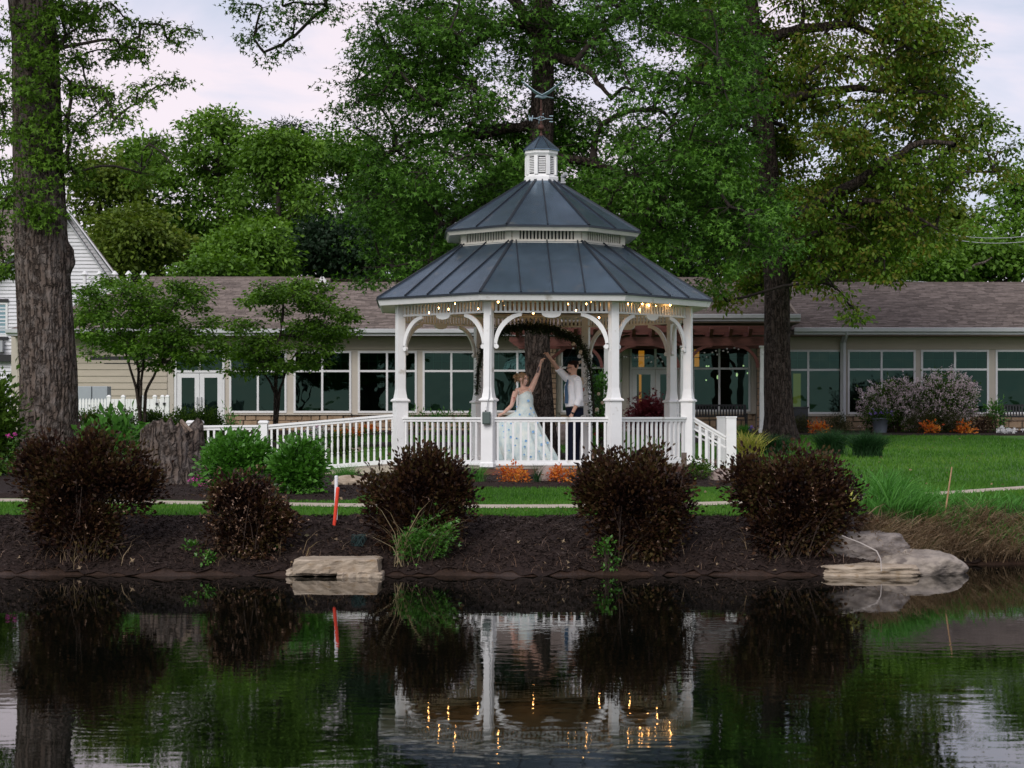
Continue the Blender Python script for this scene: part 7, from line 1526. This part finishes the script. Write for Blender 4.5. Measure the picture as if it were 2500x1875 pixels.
for q in (-1, 1):
    c = hcm + sv * q * .036 + fm_ * .118 + um * .012; ring = [c + sv * .027 * math.cos(t) + um * .019 * math.sin(t) for t in np.linspace(0, 2 * math.pi, 13)]; b.tube(ring, .0045, 5); b.tube([c + sv * q * .027, hcm + sv * q * .092 + um * .014], .0045, 5)
b.tube([hcm + sv * -.01 + fm_ * .12 + um * .014, hcm + sv * .01 + fm_ * .12 + um * .014], .004, 5); b.build('glasses', M['dark'], MR)
# shirt
b = MB(); b.tube([Q_(1403, 995), Q_(1402, 985, 0), Q_(1401, 970), Q_(1400, 955), Q_(1400, 940), Q_(1400, 928)], [.170, .180, .178, .182, .172, .10], 16)
b.tube([rsm + Vector((0, 0, .01)), Q_(1401, 924), lsm + Vector((0, 0, .01))], [.075, .088, .080], 12)
b.tube([rsm, rsm.lerp(elm, .35), rsm.lerp(elm, .75), elm + Vector((.012, 0, -.006))], [.080, .074, .066, .066], 12); cf = rsm.lerp(elm, .86); b.tube([cf, cf.lerp(elm, .9)], [.071, .071], 14)
el3s = el3 + Vector((0, 0, -.10)); b.tube([lsm, lsm.lerp(el3, .5), el3, el3.lerp(wr3, .38)], [.082, .078, .078, .062], 12); c0, c1 = el3.lerp(wr3, .30), el3.lerp(wr3, .45); b.tube([c0, c1], [.072, .066], 14)
for k in range(7): b.tube([Q_(1390 + k * 3.6, 992, -.14), Q_(1391 + k * 3.4, 975, -.165), Q_(1393 + k * 3, 955, -.16)], [.018, .013, .006], 6)
remesh(b, 'shirt', M['shirt'], MR, .013, 2)
b = MB(); c = Q_(1400, 923, 0); 
for q in (-1, 1): b.prism([(0, 0), (.07, -.01), (.085, -.045), (.03, -.055)], (-.9, 0, -.1), (0, 0, 1), (0, q, 0), c + Vector((0, q * .02, .005)), .035, .045)
b.lathe([(.083, -.025), (.076, .02), (.074, .02)], c + Vector((-.002, 0, .01)), 14); b.build('collar', M['shirt'], MR)
b = MB(); tpts = [Q_(1385, 930, -.10), Q_(1381, 945, -.15), Q_(1382, 965, -.14), Q_(1381, 985, -.13)]; V = []; wd = [.018, .034, .042, .046]
for p_, w_ in zip(tpts, wd): V += [p_ + Vector((-w_ * .6, .02, 0)), p_ + Vector((w_, -.025, 0)), p_ + Vector((w_, -.010, 0)), p_ + Vector((-w_ * .6, .035, 0))]
fs = [(0, 1, 2, 3), (12, 15, 14, 13)]
for k in range(3):
    for j in range(4): fs.append((k * 4 + j, (k + 1) * 4 + j, (k + 1) * 4 + (j + 1) % 4, k * 4 + (j + 1) % 4))
b.add(V, fs); b.box(Q_(1386, 929, -.06), (.03, .03, .035)); b.build('tie', M['tie'], MR)
b = MB(); b.tube([Q_(1403, 990), Q_(1403, 1000), Q_(1404, 1015)], [.168, .172, .168], 16)
for q in (-1, 1): b.tube([Q_(1403, 1005) + Vector((q * -.01, q * .085, 0)), Vector((wx(1402 + q * 3, YM), YM + q * .10, 1.62)), Vector((wx(1400 + q * 5, YM), YM + q * .11, 1.40)), Vector((wx(1400 + q * 6, YM), YM + q * .11, 1.03))], [.118, .105, .088, .078], 12)
remesh(b, 'trousers', M['trouser'], MR, .016, 2)
for q in (-1, 1): b = MB(); x = wx(1400 + q * 6, YM); b.tube([(x + .07, YM + q * .11, DZ + .045), (x, YM + q * .11, DZ + .05), (x - .12, YM + q * .11, DZ + .038), (x - .19, YM + q * .11, DZ + .028)], [.035, .045, .042, .022], 10); b.build('shoe', M['shoe'], MR, True)
b = MB(); d = (wr3 - el3).normalized(); b.tube([wr3 - d * .025, wr3 - d * .002], .036, 12); b.ball(wr3 - d * .013 + Vector((.0, -.034, 0)), .020, 10, 6, (1, .4, 1)); b.build('wrist_watch', M['dark'], MR)
b = MB(); b.tube([Q_(1403, 992), Q_(1403, 996)], .176, 18); b.build('belt', M['shoe'], MR)
